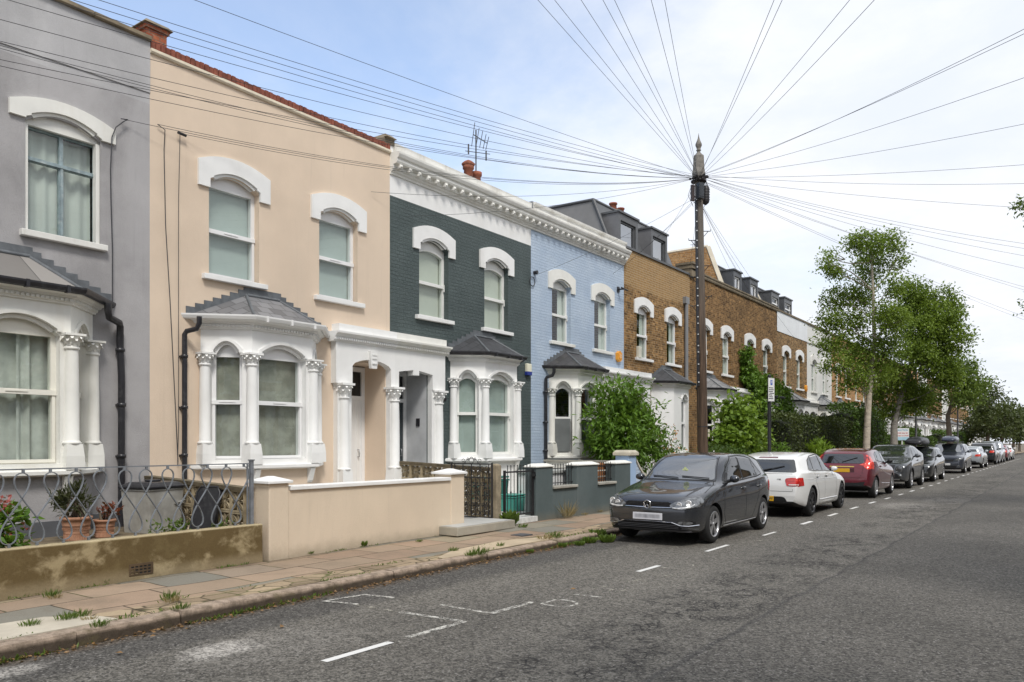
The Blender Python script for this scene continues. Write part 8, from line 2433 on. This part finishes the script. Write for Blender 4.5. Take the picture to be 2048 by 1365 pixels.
# ---- weeds in the pavement, litter in the gutter
def ground(px, py, z=PZ):
    d = 1565 * (1.65 - z) / (py - 885)
    p = at_px(px, py, d)
    return (p.x, p.y, z)
def tuft_mesh(name, n, h, spread, m, wid=.10, broad=False):
    vs, fs, cols = [], [], []
    for _ in range(n):
        a = rp.uniform(0, 2 * PI); r = spread * rp.random() ** .7
        p = Vector((r * math.cos(a) * .8, r * math.sin(a) * 1.0, -.005))
        d = Vector((math.cos(a) * .55 + rp.gauss(0, .25), math.sin(a) * .55 + rp.gauss(0, .25), 1.0))
        leaf(vs, fs, cols, p, d, h * rp.uniform(.5, 1.2), wid if not broad else .45)
    g = MB(); g.v = [tuple(v) for v in vs]; g.f = fs; g.m = [0] * len(fs); g.s = [False] * len(fs)
    o = g.build(name, m, None, recalc=False, colors=cols, uv=False)
    return o
ta = tuft_mesh('weed_tuft', 90, .07, .075, weed_leaf); tb = tuft_mesh('weed_tuft', 80, .06, .07, dry_leaf); tc = tuft_mesh('weed_tuft', 120, .13, .09, weed_leaf, broad=True); td = tuft_mesh('weed_tuft', 60, .38, .07, dry_leaf, .03); te = tuft_mesh('weed_tuft', 130, .24, .07, weed_leaf, broad=True)
lab = {0: 'short green grass tuft growing in the pavement joints', 1: 'short straw-coloured grass tuft growing in the pavement joints', 2: 'broad-leaved green weed growing against the kerb or wall', 3: 'tall dry grass stalks against the dark garden wall', 4: 'upright leafy weed at the gate step'}
grp = {0: 'green grass tufts in the paving', 1: 'dry grass tufts in the paving', 2: 'broad-leaved weeds along kerb and walls', 3: 'tall dry stalks', 4: 'leafy weeds at the gates'}
used = set()
for k, px, py, s_ in ((0, 102, 1193, 1.1), (1, 110, 1197, .8), (0, 212, 1166, .9), (2, 41, 1287, .75), (0, 296, 1239, 1.2), (0, 338, 1198, 1.2), (1, 345, 1204, 1.0), (0, 362, 1219, 1.0), (0, 554, 1188, .9), (1, 560, 1190, .8), (2, 537, 1113, 1.4), (0, 133, 1240, 1.1), (0, 60, 1252, 1.0), (0, 160, 1234, 1.1), (0, 198, 1253, 1.0), (1, 178, 1240, .8), (1, 418, 1133, 1.3), (4, 664, 1096, .35), (2, 726, 1092, .6), (4, 745, 1088, .35), (0, 957, 1109, 1.7), (0, 940, 1112, 1.1), (0, 906, 1103, 1.0), (0, 838, 1084, .8), (0, 1110, 1076, 1.6), (1, 1090, 1079, 1.6), (0, 1135, 1077, 1.8), (1, 1150, 1080, 1.4), (2, 1195, 1075, 1.3), (2, 1215, 1083, 1.2), (2, 1180, 1085, 1.0), (2, 1160, 1090, .7), (4, 1020, 1051, 1.0), (0, 1045, 1055, 1.4), (3, 1133, 1037, 1.0), (3, 1140, 1035, .7), (0, 668, 1166, 1.0), (1, 680, 1168, 1.0), (0, 880, 1127, 1.1), (0, 850, 1134, .9), (1, 860, 1130, .9), (0, 1000, 1093, .9), (2, 1060, 1106, .5), (2, 1125, 1094, .6), (1, 1170, 1030, 1.1), (1, 1200, 1024, 1.1), (0, 620, 1108, .7), (0, 1030, 1100, .7)):
    src = (ta, tb, tc, td, te)[k]
    o = src if k not in used else src.copy()
    if k in used: COL.objects.link(o)
    used.add(k)
    q = ground(px, py)
    if q[0] > XK - .02:
        q = ground(px, py, 0); q = (q[0], q[1], road_z(q[0], q[1]))
    o.location = q; o.rotation_euler = (0, 0, rp.uniform(-.4, .4)); o.scale = (s_, s_, s_ * rp.uniform(.8, 1.2))
    tag(o, lab[k], 'weeds', grp[k])
vs, fs, cols = [], [], []
for _ in range(1150):
    y = rp.uniform(1.5, 12.5) if rp.random() < .8 else rp.uniform(12, 34)
    x = XK + .02 + abs(rp.gauss(0, .07))
    leaf(vs, fs, cols, Vector((x, y, road_z(x, y) + rp.uniform(.006, .03))), Vector((rp.gauss(0, 1), rp.gauss(0, 1), rp.gauss(0, .12))), rp.uniform(.02, .055), .55, .2)
for (px, py) in ((230, 1304), (560, 1255), (505, 1150), (1140, 1178)):
    q = ground(px, py, 0); leaf(vs, fs, cols, Vector((q[0], q[1], road_z(q[0], q[1]) + .012)), Vector((rp.gauss(0, 1), rp.gauss(0, 1), .05)), .07, .6, .2, .8)
g = MB(); g.v = [tuple(v) for v in vs]; g.f = fs; g.m = [0] * len(fs); g.s = [False] * len(fs)
tag(g.build('fallen_leaves', brown_leaf, None, recalc=False, colors=cols, uv=False), kind='stuff')
vs, fs, cols = [], [], []
for _ in range(700):
    y = rp.choice((2.1, 2.6, 4.6, 5.4, 10.6, 10.9, 11.2, 11.8)) + rp.gauss(0, .25)
    x = XK + .01 + abs(rp.gauss(0, .03))
    leaf(vs, fs, cols, Vector((x, y, road_z(x, y))), Vector((rp.gauss(0, .5) + .3, rp.gauss(0, .5), .8)), rp.uniform(.03, .07), .35)
for _ in range(2600):
    u = rp.random()
    if u < .45: y = rp.uniform(1.5, 12) ; x = XK - .18 + rp.gauss(0, .02); ok_ = math.sin(y * 2.3) + math.sin(y * 5.1 + 1) > .3
    elif u < .75: y = rp.uniform(2, 12.5); x = XW + .025 + abs(rp.gauss(0, .02)); ok_ = math.sin(y * 3.1 + 2) + math.sin(y * 7.7) > .6 and not 9.8 < y < 12.8
    else: y = rp.uniform(2, 12); x = -7.18 + rp.gauss(0, .03) + .06 * math.sin(y); ok_ = math.sin(y * 2.9 + .5) + math.sin(y * 6.3) > .8
    if ok_: leaf(vs, fs, cols, Vector((x, y, PZ - .012)), Vector((rp.gauss(0, .6), rp.gauss(0, .6), .7)), rp.uniform(.02, .05), .3)
g = MB(); g.v = [tuple(v) for v in vs]; g.f = fs; g.m = [0] * len(fs); g.s = [False] * len(fs)
tag(g.build('gutter_grass', weed_leaf, None, recalc=False, colors=cols, uv=False), kind='stuff')
# ------------------------------------------------------------------ overhead wires
wire_m = mat('black_wire', (0.045, 0.045, 0.05), .6, var=0)
HEAD = Vector((TX, TY, PZ + 8.80))
def wire(a, b, sag, label, group, r=.0065, n=26):
    a, b = Vector(a), Vector(b)
    pts = [a.lerp(b, t) - Vector((0, 0, sag * 4 * t * (1 - t))) for t in [i / n for i in range(n + 1)]]
    g = MB(); g.tube(pts, r, 5, caps=False)
    return tag(g.build('overhead_wire', wire_m, None, uv=False), label, 'wire', group)
def head(b, z=0.0):
    d = Vector((b[0] - HEAD.x, b[1] - HEAD.y, 0)).normalized()
    return HEAD + d * .2 + Vector((0, 0, z))
def proj(p):
    d = p.x * FW.x + p.y * FW.y; xc = p.x * RT.x + p.y * RT.y
    return (1024 + 1565 * xc / d, 885 - 1565 * (p.z - 1.65) / d) if d > .1 else None
rw = random.Random(4)
def fac(px, py, X=-11.36):
    t = (px - 1024) / 1565
    ct, st_ = RT.x, RT.y
    r = (ct + st_ * t) / (st_ - ct * t)
    Y = -X * r
    d = -X * st_ + Y * ct
    return (X, Y, 1.65 + (885 - py) * d / 1565)
gO = 'wires crossing the road to the opposite houses'
gL = 'wires running along the terrace past the grey house'
for Y, z in ((-75, 6.5), (-62, 6.5), (-46, 6.6), (-38, 6.5), (-34.5, 6.5), (-25, 6.6), (-22.2, 6.5), (-8.8, 6.5), (-8.4, 6.0), (-3.1, 6.5), (-2.4, 6.3), (5.3, 6.5), (5.9, 6.4), (8.4, 6.4), (13.2, 6.5), (18.3, 6.5), (20.6, 6.5), (25.6, 6.5), (32.0, 6.5), (33.0, 6.5), (35.8, 6.5), (40.5, 6.5), (49, 6.5), (52, 6.5), (72, 6.5), (64, 5.9)):
    E = (6.9, Y, z)
    wire(head(E, rw.uniform(-.08, .05)), E, .35 + (.25 if Y > 30 else 0) + rw.uniform(-.05, .1), 'thin black wire fanning from the pole head across the road', gO, .004)
for Y, z in ((-17.3, 6.6), (-12, 6.05), (-11, 6.3), (-8.2, 6.4), (-9, 6.0), (-6, 6.0), (-3, 6.0), (2.2, 6.6), (2.6, 6.6), (-6, 5.2), (-.2, 6.0)):
    E = (-11.33, Y, z)
    wire(head(E, rw.uniform(-.08, .05)), E, .5, 'thin black wire from the pole running above the terrace fronts', gL, .004)
for (px, py, sag, lab) in ((242, 238, .45, 'black wire ending on the grey house beside its white window arch'), (315, 249, .42, 'black wire ending high on the cream house near the grey one'), (364, 268, .42, 'black wire ending on the cream house at a small black clamp'), (742, 384, .25, 'black wire ending on the cream house near the slate-grey house'), (816, 433, .2, 'black wire ending on the slate-grey house above its window'), (1068, 552, .1, 'faint wire ending at the edge of the blue house'), (1226, 548, .1, 'black wire ending at the bracket on the blue house'), (1262, 520, .05, 'wire slanting down to the yellow brick house'), (1330, 470, .03, 'steep wire dropping to the zinc dormers'), (1376, 560, .02, 'almost upright wire dropping beside the wooden pole'), (1404, 570, .02, 'wire dropping behind the pole to the brown brick house'), (1470, 560, .06, 'wire dropping to the brown brick house with lead dormers'), (1500, 585, .1, 'wire dropping to the end of the brown brick house'), (1530, 612, .12, 'wire dropping to the white parapet band'), (1536, 640, .14, 'lower wire dropping to the white parapet band'), (1600, 690, .15, 'wire reaching the off-white house')):
    E = fac(px, py)
    s = head(E, -.05 if py < 500 else -.6)
    wire(s, E, sag, lab, 'wires ending on the house fronts', .004)
# slack cables hanging on the fronts
def hang(root, pts, name='cable', r=.007):
    g = MB(); g.tube([Vector(p) - root.location for p in pts], r, 5); return g.build(name, wire_m, root, uv=False)
hang(h1, [fac(*q, -11.33) for q in ((242, 238), (256, 240), (248, 243), (232, 255), (224, 275), (221, 340), (222, 400), (225, 500), (225, 560), (225, 612))], 'cable', .009)
hang(h2, [fac(*q, -11.36) for q in ((315, 249), (330, 260), (328, 300), (331, 450), (340, 600), (350, 800), (356, 925))])
hang(h2, [fac(*q, -11.37) for q in ((360, 270), (357, 400), (357, 640), (357, 850), (355, 930))], r=.005)
g = MB(); a = Vector(fac(364, 268, -11.33)) - h2.location; g.tube([a - Vector((0, .07, 0)), a + Vector((0, .07, -.01))], .022, 6); g.build('wire_clamp', metal_b, h2)
# ------------------------------------------------------------------ the other side of the street
g = MB(); g.box(2.35, 2.5, -40, 200, -.1, PZ); tag(g.build('kerb', kerb_m), kind='structure')
g = MB(); g.add([(2.5, -40, PZ - .005), (7.2, -40, PZ - .005), (7.2, 200, PZ - .005), (2.5, 200, PZ - .005)], [(0, 1, 2, 3)]); tag(g.build('pavement', conc), kind='structure')
olab = 'brick house on the opposite side of the road'
for k in range(-4, 8):
    for src, off in ((hA, 0), (hB, 1)):
        c = copy_tree(src)
        c.location = (7.0, (2 * k + off + 1) * W, 0); c.rotation_euler = (0, 0, PI)
        c['label'] = olab; c['group'] = 'houses on the opposite side'
for i, Y in enumerate((-12, 1.5, 9.5)):
    tree('street_tree', (3.3, Y, PZ), 'leafy street tree on the opposite pavement', 1, 0, [(rp.uniform(-1.5, 1.5), rp.uniform(3, 7.5), 1.1, .9) for _ in range(9)], brown_bark, plane_leaf, [(0, -.1), (0, 2), (.1, 4), (0, 6)], leaves=.12, size=.28, thick=.18, depth=1.4, group='trees on the opposite pavement', sig=.4)
bpy.context.view_layer.update()
